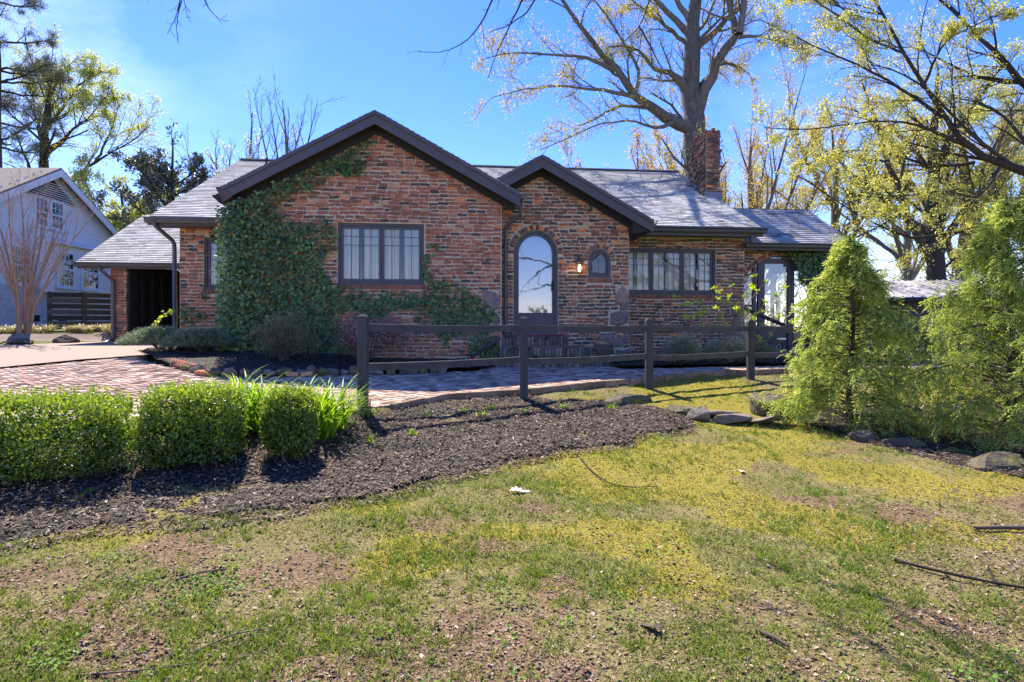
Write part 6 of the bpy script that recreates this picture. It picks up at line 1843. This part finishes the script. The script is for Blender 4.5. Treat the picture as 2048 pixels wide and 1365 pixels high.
# ------------------------------------------------------------------ ivy
M_ivy = leafmat('ivy_leaf', [(0, (.035, .065, .028)), (.4, (.11, .20, .07)), (.75, (.20, .32, .10)), (.93, (.33, .42, .13)), (1, (.50, .28, .05))], .22, .03, .4)
M_vine = byrnd('ivy_stem', [(0, (.22, .16, .11)), (1, (.42, .33, .25))], var=.2)
def ivy(label, pts_fn, n, y, depth_fn, extra=None, L=(.042, .10), vines=()):
    root = thing('ivy', label, 'climbing plant', (0, 13.2, 0), R(5.5))
    x, z = pts_fn(n)
    m = len(x)
    dpt = depth_fn(x, z) * rng.random(m) ** .7
    P = np.stack([x, y - .035 - dpt, z], -1)
    a = rng.normal(-math.pi / 2, .7, m)
    A = np.stack([np.cos(a), -.45 + .3 * rng.normal(size=m), np.sin(a)], -1)
    N = unit(np.stack([rng.normal(size=m) * .6, -np.ones(m), .5 + rng.normal(size=m) * .6], -1))
    Lf = rng.uniform(L[0], L[1], m)
    tone = np.clip(rng.beta(1.3, 1.7, m) * .95 + .10 * (fbm(x * 2, z * 2, 2) - .4), 0, .92); tone = np.where(rng.random(m) < .012, 1, tone)
    b = B(); leaves(b, P, A, N, Lf, Lf * 1.02, tone, IVY); tag(b.build('foliage', M_ivy, root), kind='stuff')
    b = B()
    for v in vines:
        q = np.array(v, float); t = np.linspace(0, 1, 24); s = np.linspace(0, 1, len(q))
        # smooth the given points
        from_ = np.stack([np.interp(t, s, q[:, k]) for k in range(3)], -1)
        for _ in range(4): from_[1:-1] = (from_[:-2] + 2 * from_[1:-1] + from_[2:]) / 4
        tubes(b, from_, np.linspace(.010, .004, 24), 5, rng.random())
    if b.n: b.build('stem', M_vine, root)
    return root
def gable_ivy(n):
    x = rng.uniform(-6.25, -.3, n * 3); z = rng.uniform(.1, 5.4, n * 3)
    top = GZ - .42 - GS * np.abs(x - GC)
    nz = fbm(x * 1.6 + 5, z * 1.6, 4)
    d = np.zeros(len(x))
    # main curtain on the left, feathering towards the window
    right = np.interp(z, [0, 1.9, 2.1, 3.3, 3.6, 3.9, 4.3, 4.7, 5.2], [-4.0, -4.1, -4.35, -4.45, -4.5, -4.4, -3.9, -3.9, -3.6])
    d = np.maximum(d, np.clip((right - x) / .8 + .62 + (nz - .5) * 3.2, 0, 1))
    # exposed brick patch below the rake
    bare = np.exp(-(((x + 4.75) / .55) ** 2 + ((z - 3.75) / .34) ** 2)) + .9 * np.exp(-(((x + 4.2) / .35) ** 2 + ((z - 4.0) / .3) ** 2))
    d = d * np.clip(1 - 1.6 * bare, 0, 1)
    # tail along the rake
    tail = np.clip(1 - np.abs(x + 3.75) / .45, 0, 1) * np.clip(1 - np.abs(z - 4.55) / .55, 0, 1)
    d = np.maximum(d, tail * 1.2 * (nz > .42))
    # low band under the window to the right
    up = np.interp(x, [-4.2, -3.6, -2.3, -1.9, -1.6, -1.2, -.95, -.6, -.3], [2.3, 1.92, 1.92, 1.95, 2.25, 2.2, 1.95, 1.75, 1.5])
    low = np.interp(x, [-4.2, -3, -2.2, -1.6, -.9, -.3], [.2, 1.0, .9, .35, .35, 1.2])
    band = np.clip((up - z) / .25, 0, 1) * np.clip((z - low) / .35, 0, 1) * (x > -4.4)
    d = np.maximum(d, band * np.clip((nz - .36) * 4.5, 0, .9))
    d = np.maximum(d, (x > -4.3) * (z < 1.2) * np.clip((nz - .52) * 5, 0, .7))
    # a sprig climbing the window's right side
    d = np.maximum(d, .8 * (np.abs(x + 1.93 - .12 * np.sin(z * 7)) < .10) * (z > 2.0) * (z < 3.0) * (nz > .4))
    inwin = (x > W1[0] + .02) & (x < W1[1] - .02) & (z > W1[2] + .10) & (z < W1[3])
    ok = (rng.random(len(x)) < d) & (z < top) & ~inwin
    x, z = x[ok], z[ok]
    return x[:n], z[:n]
ivy('dense dark ivy curtain on the left and foot of the front gable', gable_ivy, 9800, 0.0, lambda x, z: .04 + .26 * sstep(-4.6, -6.0, x) + .10 * sstep(-3.8, -4.6, x),
    vines=[[(-6.0, -.25, 3.9), (-5.5, -.22, 3.75), (-5.1, -.2, 3.55), (-4.95, -.2, 3.2), (-4.85, -.18, 2.95)], [(-5.35, -.22, 3.5), (-5.6, -.2, 3.45)], [(-4.75, -.1, 2.6), (-4.8, -.14, 2.2), (-4.75, -.1, 1.9)]])
def corner_ivy(n):
    x = rng.uniform(-6.45, -5.85, n); z = rng.uniform(.15, 3.7, n)
    k = rng.random(n) < np.clip(1.1 - (z - 3.0) * .8, 0, 1)
    return x[k], z[k]
ivy('bushy ivy spilling round the left corner of the gable', corner_ivy, 2600, -.05, lambda x, z: .28 + 0 * x)
def left_ivy(n):
    x = rng.uniform(-8.0, -6.1, n * 3); z = rng.uniform(.5, 3.5, n * 3); nz = fbm(x * 2.2 + 40, z * 2.2, 3)
    d = np.clip((nz - .5) * 5, 0, 1) * (z < 1.9) + .9 * np.exp(-((z - 3.30) / .12) ** 2) * (x > -7.3) * (nz > .4) + .8 * np.exp(-((z - 2.0) / .12) ** 2) * (x > -7.5) * (nz > .38)
    ok = rng.random(len(x)) < d; return x[ok][:n], z[ok][:n]
ivy('sparse ivy round the small window of the left wing', left_ivy, 900, 1.55, lambda x, z: .06 + 0 * x,
    vines=[[(-6.3, 1.2, 2.55), (-6.9, 1.15, 2.75), (-7.2, 1.1, 2.5), (-7.1, 1.1, 2.1), (-6.6, 1.1, 1.7), (-6.3, 1.0, 1.2)], [(-6.3, 1.2, 2.6), (-7.3, 1.2, 2.85), (-7.75, 1.3, 2.7)], [(-6.4, 1.1, 2.2), (-6.9, 1.1, 2.1), (-7.0, 1.0, 1.8), (-6.7, 1.0, 1.3)]])
def sun_ivy(n):
    x = rng.uniform(7.5, 9.75, n * 2); z = rng.uniform(.6, 3.35, n * 2); nz = fbm(x * 2.2 + 12, z * 2.2, 3)
    edge = np.interp(z, [.6, 1.3, 1.9, 2.2, 2.45, 2.9, 3.1, 3.3], [8.75, 8.55, 8.45, 8.42, 8.15, 8.02, 7.92, 7.6])
    ok = rng.random(len(x)) < np.clip((x - edge) / .12 + .5 + (nz - .5) * 2.2, 0, 1)
    return x[ok][:n], z[ok][:n]
ivy('thick dark ivy hanging over the right half of the sunroom arch', sun_ivy, 6500, 1.9, lambda x, z: .12 + .16 * sstep(8, 9, x))

# yellow-green creeper shoot at the drive corner
cs = thing('creeper_shoot', 'pale green creeper shoot leaning from the left corner over the juniper', 'creeper', tuple(hm @ Vector((-8.1, 1.3, 1.45))), 0)
b = B(); q = np.array([(0, 0, .05), (-.15, -.05, -.05), (-.35, -.1, -.25), (-.5, -.1, -.5)]); tubes(b, q, [.006] * 4, 5); b.build('stem', M_vine, cs)
b = B(); pp = np.concatenate([q[:-1] + (q[1:] - q[:-1]) * t for t in (0, .25, .5, .75)]); pp = np.repeat(pp, 3, 0); m = len(pp)
leaves(b, pp + rng.normal(size=(m, 3)) * .03, unit(rdir(m) + [0, -.5, -.2]), unit(rdir(m) + [0, -1.5, .8]), .08, .07, rng.random(m), IVY); b.build('foliage', M_fresh, cs)

# ------------------------------------------------------------------ false cypresses
M_cyp = leafmat('cypress_spray', [(0, (.13, .19, .045)), (.4, (.33, .42, .09)), (.75, (.54, .59, .16)), (1, (.72, .74, .30))], .5, .012, .5)
M_bark = byrnd('brown_bark', [(0, (.07, .05, .04)), (1, (.14, .10, .08))], var=.3, scale=14, bmp=.9, bscale=35, bdist=.02, stretch=(1, 1, .25))
def cypress(label, c, h, rad, nb, seed):
    g = np.random.default_rng(seed)
    root = thing('cypress', label, 'tree', (c[0], c[1], float(G(*c))))
    tz = np.linspace(0, 1, 9)
    tr = np.stack([.04 * np.sin(tz * 6 + seed), .04 * np.cos(tz * 5 + seed), tz * h * .98], -1)
    b = B(); tubes(b, tr, .035 * (1 - tz * .9) + .004, 8, .4); b.build('trunk', M_bark, root, smooth=True)
    # limbs: reach out and droop at the tips, in uneven tiers
    t = (np.arange(nb) + g.random(nb)) / nb; t = t ** 1.05 * .97 + .012
    a = g.random(nb) * 2 * np.pi
    lump = .62 + .75 * fbm(a * 1.1 + seed * 7, t * 9 + seed, 2)
    prof = np.interp(t, [0, .1, .3, .55, .8, 1], [.88, 1, .86, .60, .32, .06]) * rad * lump * g.uniform(.8, 1.15, nb)
    S = 7; br = np.zeros((nb, S, 3))
    rise = g.uniform(.10, .65, nb)
    for j, s in enumerate(np.linspace(0, 1, S)):
        br[:, j, 0] = np.cos(a + .25 * s * np.sin(a * 3)) * prof * s; br[:, j, 1] = np.sin(a + .25 * s * np.sin(a * 3)) * prof * s
        br[:, j, 2] = t * h * .96 + prof * (rise * s - (.22 + rise * .6) * s ** 2.4)
    br += g.normal(size=br.shape) * .014
    Rb = np.linspace(.010, .003, S)[None].repeat(nb, 0)
    sb, Rs = spawn(br, Rb, 8, .25, 1.0, .85, .40, .0, .10, 5, .5, g, .0016, -.07, .42)
    b = B(); tubes(b, br, Rb, 4, g.random(nb)); tubes(b, sb, Rs, 3, g.random(len(sb))); b.build('limbs', M_bark, root)
    # hanging sprays, each a comb of short scale twigs
    b = B()
    p0, d0 = on_branches(sb, 7, g, .15, 1.05, .012); n_ = len(p0)
    sp = unit(d0 * .8 + g.normal(size=(n_, 3)) * .55 + np.array([0, 0, -.28]))
    sl = g.uniform(.06, .17, n_)
    m = 9
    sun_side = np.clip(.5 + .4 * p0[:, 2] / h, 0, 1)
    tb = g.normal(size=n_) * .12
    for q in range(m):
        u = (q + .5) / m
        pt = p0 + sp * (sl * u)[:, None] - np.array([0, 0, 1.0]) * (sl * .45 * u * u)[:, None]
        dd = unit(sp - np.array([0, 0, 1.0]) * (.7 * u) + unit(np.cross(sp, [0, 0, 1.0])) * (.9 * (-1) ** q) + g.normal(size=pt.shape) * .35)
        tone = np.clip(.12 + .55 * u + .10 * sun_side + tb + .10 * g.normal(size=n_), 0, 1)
        leaves(b, pt, dd, unit(g.normal(size=pt.shape) + np.array([0, 0, .6])), g.uniform(.024, .046, n_), g.uniform(.010, .017, n_), tone, LEAF)
    tag(b.build('foliage', M_cyp, root), kind='stuff')
    return root
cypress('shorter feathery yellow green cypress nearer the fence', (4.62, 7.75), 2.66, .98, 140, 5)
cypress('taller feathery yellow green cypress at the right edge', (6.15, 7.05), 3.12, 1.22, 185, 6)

# ------------------------------------------------------------------ things lying on the lawn
M_stick = byrnd('dead_stick', [(0, (.035, .026, .022)), (1, (.15, .11, .085))], var=.3, scale=20, bmp=.6, bscale=60, stretch=(1, 1, 1))
def stick(label, pts, r0, r1, tone=.2, name='stick', side=()):
    q = np.array([(x, y, float(lawn_z(np.array(x), np.array(y))) + .012 + h) for x, y, h in pts])
    t = np.linspace(0, 1, 20); s = np.linspace(0, 1, len(q))
    q2 = np.stack([np.interp(t, s, q[:, k]) for k in range(3)], -1)
    for _ in range(3): q2[1:-1] = (q2[:-2] + 2 * q2[1:-1] + q2[2:]) / 4
    b = B(); tubes(b, q2, np.linspace(r0, r1, 20), 7, tone, cap=True)
    for sd in side: tubes(b, np.array([q2[sd[0]], q2[sd[0]] + np.array(sd[1]) * .6 + rng.normal(size=3) * .01, q2[sd[0]] + np.array(sd[1])]), [r1, r1 * .8, r1 * .4], 5, tone, cap=True)
    o = b.build(name, M_stick, smooth=True); tag(o, label, 'stick')
stick('long thin dark fallen branch running off the lawn at the lower right', [(2.50, 3.72, 0), (2.58, 3.62, .01), (2.72, 3.50, .02), (2.86, 3.42, .01), (3.02, 3.35, 0), (3.3, 3.28, 0)], .010, .008, .0, side=[(12, (.05, .10, .06))])
stick('thin dark curved twig on the moss in mid lawn', [(.73, 6.05, 0), (.78, 5.62, .0), (.90, 5.25, .01), (1.08, 5.16, .01), (1.34, 5.22, 0)], .007, .004, .0, side=[(15, (.0, .14, .02))])
stick('thick short brown stick at the right edge of the lawn', [(3.47, 4.27, .01), (3.65, 4.26, .015), (3.95, 4.24, .01)], .014, .017, .6)
stick('broken grey bark piece standing in the grass, bottom right of centre', [(1.27, 2.90, .0), (1.31, 2.84, .01), (1.345, 2.77, .01)], .015, .008, .5)
stick('thin grey twig on the bare earth at the lower left', [(-1.55, 2.75, 0), (-1.40, 2.86, .01), (-1.28, 2.94, 0)], .005, .003, .9, side=[(10, (.05, .0, .02))])
stick('long pale twig across the earth near the lower left corner', [(-1.98, 2.55, 0), (-1.7, 2.60, .01), (-1.45, 2.68, .0)], .005, .003, 1.0)
stick('short grey stick left of the bright weeds', [(-2.0, 3.38, 0), (-1.9, 3.46, .01), (-1.78, 3.56, 0)], .008, .005, .7)
stick('pale straw twig on the right tip of the front mulch', [(2.02, 7.72, .04), (2.12, 7.55, .05), (2.22, 7.42, .04)], .006, .005, 1.0)
M_oakleaf = plain('bleached_oak_leaf', (.62, .54, .45), rough=.8, var=.15, scale=30)
def oak_leaf(label, x, y, L, a, dark=False):
    out = [(0, 0), (.12, .05), (.18, .20), (.28, .10), (.36, .30), (.48, .12), (.58, .26), (.68, .10), (.84, .12), (1, 0)]
    V = [(p * L, q * L, .012 + .05 * L * math.sin(p * 6) + q * .25 * L) for p, q in out] + [(p * L, -q * L, .012 + .05 * L * math.sin(p * 6) + q * .18 * L) for p, q in out[1:-1]]
    n = len(out); T = []
    for k in range(n - 1):
        lo = lambda i: i if i in (0, n - 1) else n + i - 1
        T += [(k, k + 1, lo(k + 1))] + ([(k, lo(k + 1), lo(k))] if k else [])
    b = B().add(V, T); o = b.build('fallen_leaf', M_oakleaf if not dark else M_stick)
    o.location = (x, y, float(lawn_z(np.array(x), np.array(y))) + .012); o.rotation_euler = (.1, .05, a)
    tag(o, label, 'leaf')
oak_leaf('large bleached oak leaf lying in mid lawn', -.03, 4.98, .20, .2)
oak_leaf('grey oak leaf lying face down near the bottom centre', .78, 2.90, .15, 2.4, True)
oak_leaf('pale dry leaf beside the rocks left of the nearer cypress', 4.05, 7.75, .26, .6)
oak_leaf('pale dry leaf on the moss right of centre', 2.25, 5.6, .13, 1.0)
base = (7.52, 23.0, .2)
make_tree('oak_tree', 'massive grey oak with spreading limbs rising behind the chimney', base, OAK_T, OAK_L,
          [LV(12, .18, 1.0, .75, .34, .08, .16, 6, .42, .012, 0, 3.0), LV(7, .25, 1, .8, .5, .06, .16, 5, .5, .007, 0, 1.6), LV(4, .2, 1, .8, .55, .05, .15, 4, .6, .005, 0, .8)],
          [(7, .085, .42, M_catkin, LEAF, .12, -.5, 'catkins')], M_oakbark, 21)
make_tree('maple_tree', 'maple reaching in from the right edge with drooping yellow green blossom boughs', (10.6, 8.7, -.3),
          [[(10.6, 8.7, -.5, .26), (10.5, 8.7, .8, .23), (10.2, 8.7, 2.2, .20), (9.9, 9.0, 3.6, .17), (9.8, 9.3, 6.5, .10), (9.6, 9.4, 9.0, .04)]], MAP_L,
          [LV(13, .12, 1.0, .55, .28, .0, .10, 7, .5, .004, -.02, 2.3), LV(8, .15, 1, .6, .5, -.02, .12, 5, .6, .0028, -.03, 1.1), LV(4, .2, 1, .7, .5, 0, .12, 4, .6, .002, 0, .5)],
          [(8, .036, .62, M_maple, LEAF, .03, .1, 'blossom')], M_darkbark, 33)
make_tree('bare_tree', 'bare tree behind the viewer whose dark twigs hang into the top of the sky', (7.4, -5.5, -.9),
          [[(7.4, -5.5, -1.0, .30), (7.3, -5.4, 1.5, .25), (7.1, -5.0, 4.0, .21), (6.8, -4.4, 6.5, .16), (6.4, -3.5, 9.5, .07)]],
          HANG_L + [[(6.9, -4.6, 6.0, .12), (4.2, -2.0, 7.2, .09), (1.6, 1.5, 7.2, .06), (.5, 4.8, 6.4, .03), (.2, 6.9, 5.2, .016)], [(1.0, 3.2, 6.9, .035), (.1, 5.2, 6.3, .025), (-.14, 6.6, 5.2, .016)], [(.6, 4.4, 6.55, .028), (.42, 6.0, 6.0, .02), (.4, 6.8, 5.2, .014)], [(1.6, 1.5, 7.2, .035), (1.9, 4.6, 6.6, .022), (1.7, 6.5, 5.1, .014)],
                    [(4.2, -2.0, 7.2, .06), (-.5, .0, 7.4, .045), (-2.6, 2.5, 6.2, .025), (-3.01, 5.2, 4.2, .007)], [(-2.6, 2.5, 6.2, .018), (-2.8, 4.2, 5.0, .010), (-2.76, 5.0, 4.0, .007)],
                    [(7.1, -5.0, 4.2, .10), (5.6, -6.0, 5.2, .06), (4.0, -6.5, 5.4, .03), (2.6, -6.6, 5.0, .01)], [(7.1, -5.0, 4.0, .10), (9, -6.0, 5.5, .06), (11, -6.5, 6.5, .02)], [(6.9, -4.8, 5.2, .08), (5.5, -5.4, 4.6, .05), (4.4, -5.6, 3.6, .02), (4.0, -5.6, 2.9, .006)], [(7.2, -5.2, 3.2, .07), (6.0, -5.6, 3.8, .04), (4.9, -6.0, 3.4, .015), (4.2, -6.2, 3.3, .006)], [(6.9, -4.8, 5.4, .09), (8.4, -4.6, 7.0, .06), (9.6, -4.5, 8.2, .02)]],
          [LV(6, .25, 1.0, .7, .22, 0, .14, 6, .45, .0022, -.02, .8), LV(3, .3, 1, .8, .45, 0, .15, 4, .5, .0015, -.02, .3)], None, M_darkbark, 44)
LEAFY = lambda mat, n=5, L=.16: [(n, L, .6, mat, LEAF, .12, 0, 'crown')]
FARLV = [LV(9, .2, 1, .65, .36, .14, .14, 6, .5, .02, 0, 3.4), LV(6, .25, 1, .7, .45, .1, .15, 5, .5, .012, 0, 1.6), LV(4, .25, 1, .7, .5, .06, .14, 4, .6, .008, 0, .8)]
# budding trees behind the house: many steep stems
BUDLV = [LV(11, .12, 1, .40, .40, .22, .08, 6, .5, .016, 0, 3.6), LV(6, .2, 1, .45, .45, .16, .10, 5, .5, .010, 0, 1.6), LV(4, .2, 1, .5, .5, .1, .1, 4, .6, .007, 0, .8)]
auto_tree('budding_tree', 'orange budding tree behind the roof between entry gable and oak', 7.0, 31.0, 10.6, .26, 51, M_greybark, LEAFY(M_bud, 8, .11), 9, .42, .16, BUDLV)
auto_tree('budding_tree', 'smaller pale orange budding tree behind the entry gable', 4.4, 34.0, 8.3, .2, 52, M_greybark, LEAFY(M_bud, 7, .11), 7, .40, .16, BUDLV)
auto_tree('budding_tree', 'rusty orange budding tree right of the chimney', 13.2, 31.5, 12.2, .28, 53, M_greybark, LEAFY(M_bud, 8, .11), 9, .44, .14, BUDLV)
# wood beyond the shed
auto_tree('spring_tree', 'tall pale yellow tree behind the shed, left of the thick trunk', 20.5, 36, 14.5, .34, 54, M_greybark, LEAFY(M_maple, 8, .13), 6, .34, .40, FARLV)
auto_tree('spring_tree', 'thick forked trunk with yellow green crown behind the shed', 22.6, 30.5, 15.5, .46, 55, M_darkbark, LEAFY(M_maple, 8, .13), 6, .36, .36, FARLV)
auto_tree('spring_tree', 'tall budding tree behind the taller cypress', 25.0, 31.5, 15.0, .38, 56, M_greybark, LEAFY(M_bud, 8, .11), 6, .34, .36, FARLV)
auto_tree('spring_tree', 'yellow tree at the far right edge', 28.5, 33, 14, .36, 57, M_greybark, LEAFY(M_lime, 8, .14), 6, .38, .33, FARLV)
auto_tree('spring_tree', 'slim far budding tree right of the sunroom roof', 18.6, 44, 12.5, .26, 58, M_greybark, LEAFY(M_bud, 6, .13), 6, .34, .35, FARLV)
auto_tree('spring_tree', 'far yellow tree filling the gap beside the maple boughs', 30.5, 44, 16.5, .36, 59, M_greybark, LEAFY(M_lime, 8, .15), 7, .4, .33, FARLV)
# left side
make_tree('elm_tree', 'lime leafed elm with dark forked limbs over the white house', (-28.0, 34.0, 1.4),
          [[(-28, 34, 1.2, .34), (-28, 34, 6, .30), (-27.97, 34, 10.3, .24), (-27.8, 33.8, 13.5, .14), (-27, 33.5, 16.2, .04)]], ELM_L,
          [LV(10, .2, 1, .65, .42, .12, .15, 6, .5, .016, 0, 4.2), LV(8, .25, 1, .7, .5, .08, .15, 5, .5, .010, 0, 2.2), LV(5, .25, 1, .7, .5, .05, .14, 4, .6, .007, 0, 1.1)],
          LEAFY(M_lime, 6, .12), M_darkbark, 61)
auto_tree('spring_tree', 'small yellow green tree between white house and magnolia', -22.5, 33, 8.5, .2, 62, M_darkbark, LEAFY(M_lime, 12, .13), 6, .42, .25, FARLV)
auto_tree('spring_tree', 'pale leafed tree behind the carport roof', -19.5, 36, 7.6, .2, 68, M_greybark, LEAFY(M_maple, 11, .13), 6, .42, .25, FARLV)
# pine at the far left
g_ = np.random.default_rng(63)
pl = []
for k in range(26):
    a = g_.random() * 6.28; z = g_.uniform(10.5, 19.0); ln = 2.9 * (1 - (z - 10) / 13) + .9
    pl.append([(-27.2, 30, z, .07), (-27.2 + math.cos(a) * ln * .5, 30 + math.sin(a) * ln * .5, z + .25, .045), (-27.2 + math.cos(a) * ln, 30 + math.sin(a) * ln, z + .8, .015)])
make_tree('pine_tree', 'dark tall pine at the upper left edge', (-27.2, 30.0, 1.2), [[(-27.1, 30, .9, .30), (-27.2, 30, 8, .25), (-27.2, 30, 14, .18), (-27.2, 30, 19.6, .05)]], pl,
          [LV(8, .3, 1, .8, .40, .15, .15, 5, .5, .012, 0, 1.2), LV(5, .3, 1, .8, .5, .15, .15, 4, .5, .008, 0, .6)], [(34, .22, .10, M_pine, NEED, .09, .2, 'needles')], M_darkbark, 63)
# magnolia: dark leathery crown
def magnolia():
    g = np.random.default_rng(64)
    x, y, z0, h = -17.0, 28.5, 1.0, 9.6
    limbs = []
    for k in range(28):
        a = g.random() * 6.28; z = z0 + g.uniform(1.5, h * .8); ln = 3.9 * np.interp(z - z0, [0, 3, h], [.9, 1, .12]) * g.uniform(.7, 1.1)
        limbs.append([(x, y, z, .06), (x + math.cos(a) * ln * .5, y + math.sin(a) * ln * .5, z + .5, .04), (x + math.cos(a) * ln, y + math.sin(a) * ln, z + 1.3, .012)])
    make_tree('magnolia_tree', 'dark leathery magnolia behind the carport roof', (x, y, z0), [[(x, y, z0 - .2, .22), (x, y, z0 + h * .5, .14), (x, y, z0 + h, .03)]], limbs,
              [LV(7, .2, 1, .7, .40, .15, .15, 5, .5, .014, 0, 1.4), LV(5, .3, 1, .7, .5, .12, .15, 4, .5, .009, 0, .7)], [(11, .21, .42, M_magn, LEAF, .09, .2, 'crown')], M_darkbark, 64)
magnolia()
BARELV = [LV(9, .2, 1, .45, .36, .2, .12, 6, .5, .013, 0, 2.8), LV(6, .25, 1, .5, .45, .14, .14, 5, .5, .009, 0, 1.2), LV(3, .25, 1, .5, .5, .1, .14, 4, .6, .006, 0, .6)]
auto_tree('bare_tree', 'bare upright tree rising behind the left roof, nearest the gable peak', -14.2, 36, 14.6, .2, 65, M_greybark, None, 5, .18, .35, BARELV)
auto_tree('bare_tree', 'bare tree with cream buds behind the vent pipe', -16.6, 36, 13.8, .2, 66, M_greybark, [(2, .10, .6, M_blos, LEAF, .05, 0, 'buds')], 5, .20, .3, BARELV)
auto_tree('bare_tree', 'low bare spreading tree above the left eave', -18.6, 36, 11.5, .18, 67, M_greybark, None, 5, .26, .25, BARELV)
auto_tree('dogwood', 'cream blossoming dogwood behind the left roof slope', -15.2, 29.5, 7.4, .14, 69, M_greybark, [(4, .11, .8, M_blos, LEAF, .08, 0, 'blossom')], 6, .38, .2, BARELV)

# crape myrtle: bare tan stems from one foot
cx_, cy_ = -14.0, 16.3
cz_ = float(G(cx_, cy_))
g_ = np.random.default_rng(71); stems = []
for k in range(11):
    a = g_.random() * 6.28; sp = g_.uniform(.5, 2.1); h = g_.uniform(3.0, 4.6)
    p = [(cx_ + math.cos(a) * .12, cy_ + math.sin(a) * .12, cz_ - .05, .045)]
    for t in (.22, .45, .7, 1): p.append((cx_ + math.cos(a + .2 * t) * sp * t ** 1.2, cy_ + math.sin(a + .2 * t) * sp * t ** 1.2 * .7, cz_ + h * t ** .92, .045 * (1 - t * .82)))
    stems.append(p)
M_myrt = byrnd('tan_myrtle_bark', [(0, (.26, .16, .11)), (1, (.40, .28, .21))], var=.25, scale=9, bmp=.3)
make_tree('crape_myrtle', 'bare tan many-stemmed crape myrtle before the white house', (cx_, cy_, cz_), [], stems,
          [LV(7, .28, 1, .45, .40, .15, .10, 6, .5, .006, 0, 1.5), LV(5, .2, 1, .5, .5, .1, .12, 5, .55, .0045, 0, .7), LV(3, .3, 1, .55, .5, .08, .12, 4, .6, .0035, 0, .35)], None, M_myrt, 71)

# grassy ground cover and rocks at the myrtle's foot
M_liri = leafmat('straw_liriope', [(0, (.14, .17, .05)), (.5, (.34, .30, .14)), (1, (.55, .45, .28))], .35, .04)
for k, (x0, x1, y0, y1, n, lab) in enumerate(((-13.9, -12.0, 17.4, 18.3, 60, 'straw coloured grassy tuft border in front of the slat screen'), (-15.6, -13.9, 16.4, 17.8, 40, 'sparse pale grass round the crape myrtle'))):
    t = thing('liriope', lab, 'grass', (x0, y0, 0))
    bs = [(x - x0, y - y0, float(G(x, y))) for x, y in zip(rng.uniform(x0, x1, n), rng.uniform(y0, y1, n))]
    b = B(); straps(b, bs, 26, .42, .02, droop=1.3); tag(b.build('foliage', M_liri, t), kind='stuff')
for k, (x, y, w, lab) in enumerate(((-13.6, 15.75, .8, 'dark flat ledge rock right below the crape myrtle'), (-14.4, 15.2, .7, 'dark flat ledge rock left below the crape myrtle'), (-12.9, 16.45, .55, 'small dark ledge rock right of the crape myrtle'), (-15.1, 14.7, .6, 'dark ledge rock at the left edge of the drive'))):
    b = B(); rock_mesh(b, (0, 0, 0), (w, .45, .30), 200 + k, .1); o = b.build('ledge_rock', M_rock); o.location = (x, y, float(G(x, y)) + .08); tag(o, lab, 'rock', 'ledge rocks by the drive')

# far wood closing the view: one mass of trunks and haze of twigs
def far_wood():
    g = np.random.default_rng(81)
    b = B(); n = 150
    xs = np.concatenate([g.uniform(-95, -20, 70), g.uniform(14, 110, 90), g.uniform(-50, 90, 90)]); n = len(xs); ys = np.where(np.arange(n) < 160, g.uniform(52, 85, n), g.uniform(-75, -50, n)); h = np.where(np.arange(n) < 160, g.uniform(6, 12, n), g.uniform(3.5, 6.5, n))
    P = np.zeros((n, 5, 3))
    for j, t in enumerate(np.linspace(0, 1, 5)): P[:, j] = np.stack([xs + g.normal(size=n) * .3 * t, ys, G(xs, ys) - .3 + h * t], -1)
    tubes(b, P, (np.linspace(.28, .04, 5)[None] * g.uniform(.6, 1.2, n)[:, None]), 5, g.random(n))
    P2, R2 = spawn(P, np.linspace(.22, .04, 5)[None].repeat(n, 0), 12, .25, 1, .7, .40, .15, .14, 5, .5, g, .03)
    tubes(b, P2, R2, 4, g.random(len(P2)))
    P3, R3 = spawn(P2, R2, 5, .2, 1, .7, .5, .1, .14, 4, .5, g, .02)
    tubes(b, P3, R3, 3, g.random(len(P3)))
    root = b.build('far_wood', M_darkbark)
    tag(root, 'far bare and budding wood closing the horizon', 'wood', kind='stuff')
    p, d = on_branches(P3, 5, g, .1, 1.1, .2); m = len(p); c = B(); L_ = g.uniform(.15, .35, m)
    leaves(c, p, rdir(m, g), rdir(m, g), L_, L_ * .7, np.clip(g.normal(.4, .3, m), 0, 1), LEAF)
    tag(c.build('foliage', M_lime, root), kind='stuff')
    # underbrush
    c = B(); m = 16000; x = np.concatenate([g.uniform(-95, -22, m // 2), g.uniform(13, 110, m // 2)]); y = g.uniform(46, 60, m); z = G(x, y) + 2.6 * g.random(m) * (.5 + fbm(x * .2, y * .2, 2)); L_ = g.uniform(.25, .5, m)
    leaves(c, np.stack([x, y, z], -1), rdir(m, g), rdir(m, g), L_, L_ * .7, np.clip(g.normal(.35, .25, m), 0, 1), LEAF)
    tag(c.build('underbrush', M_euon, root), kind='stuff')
far_wood()
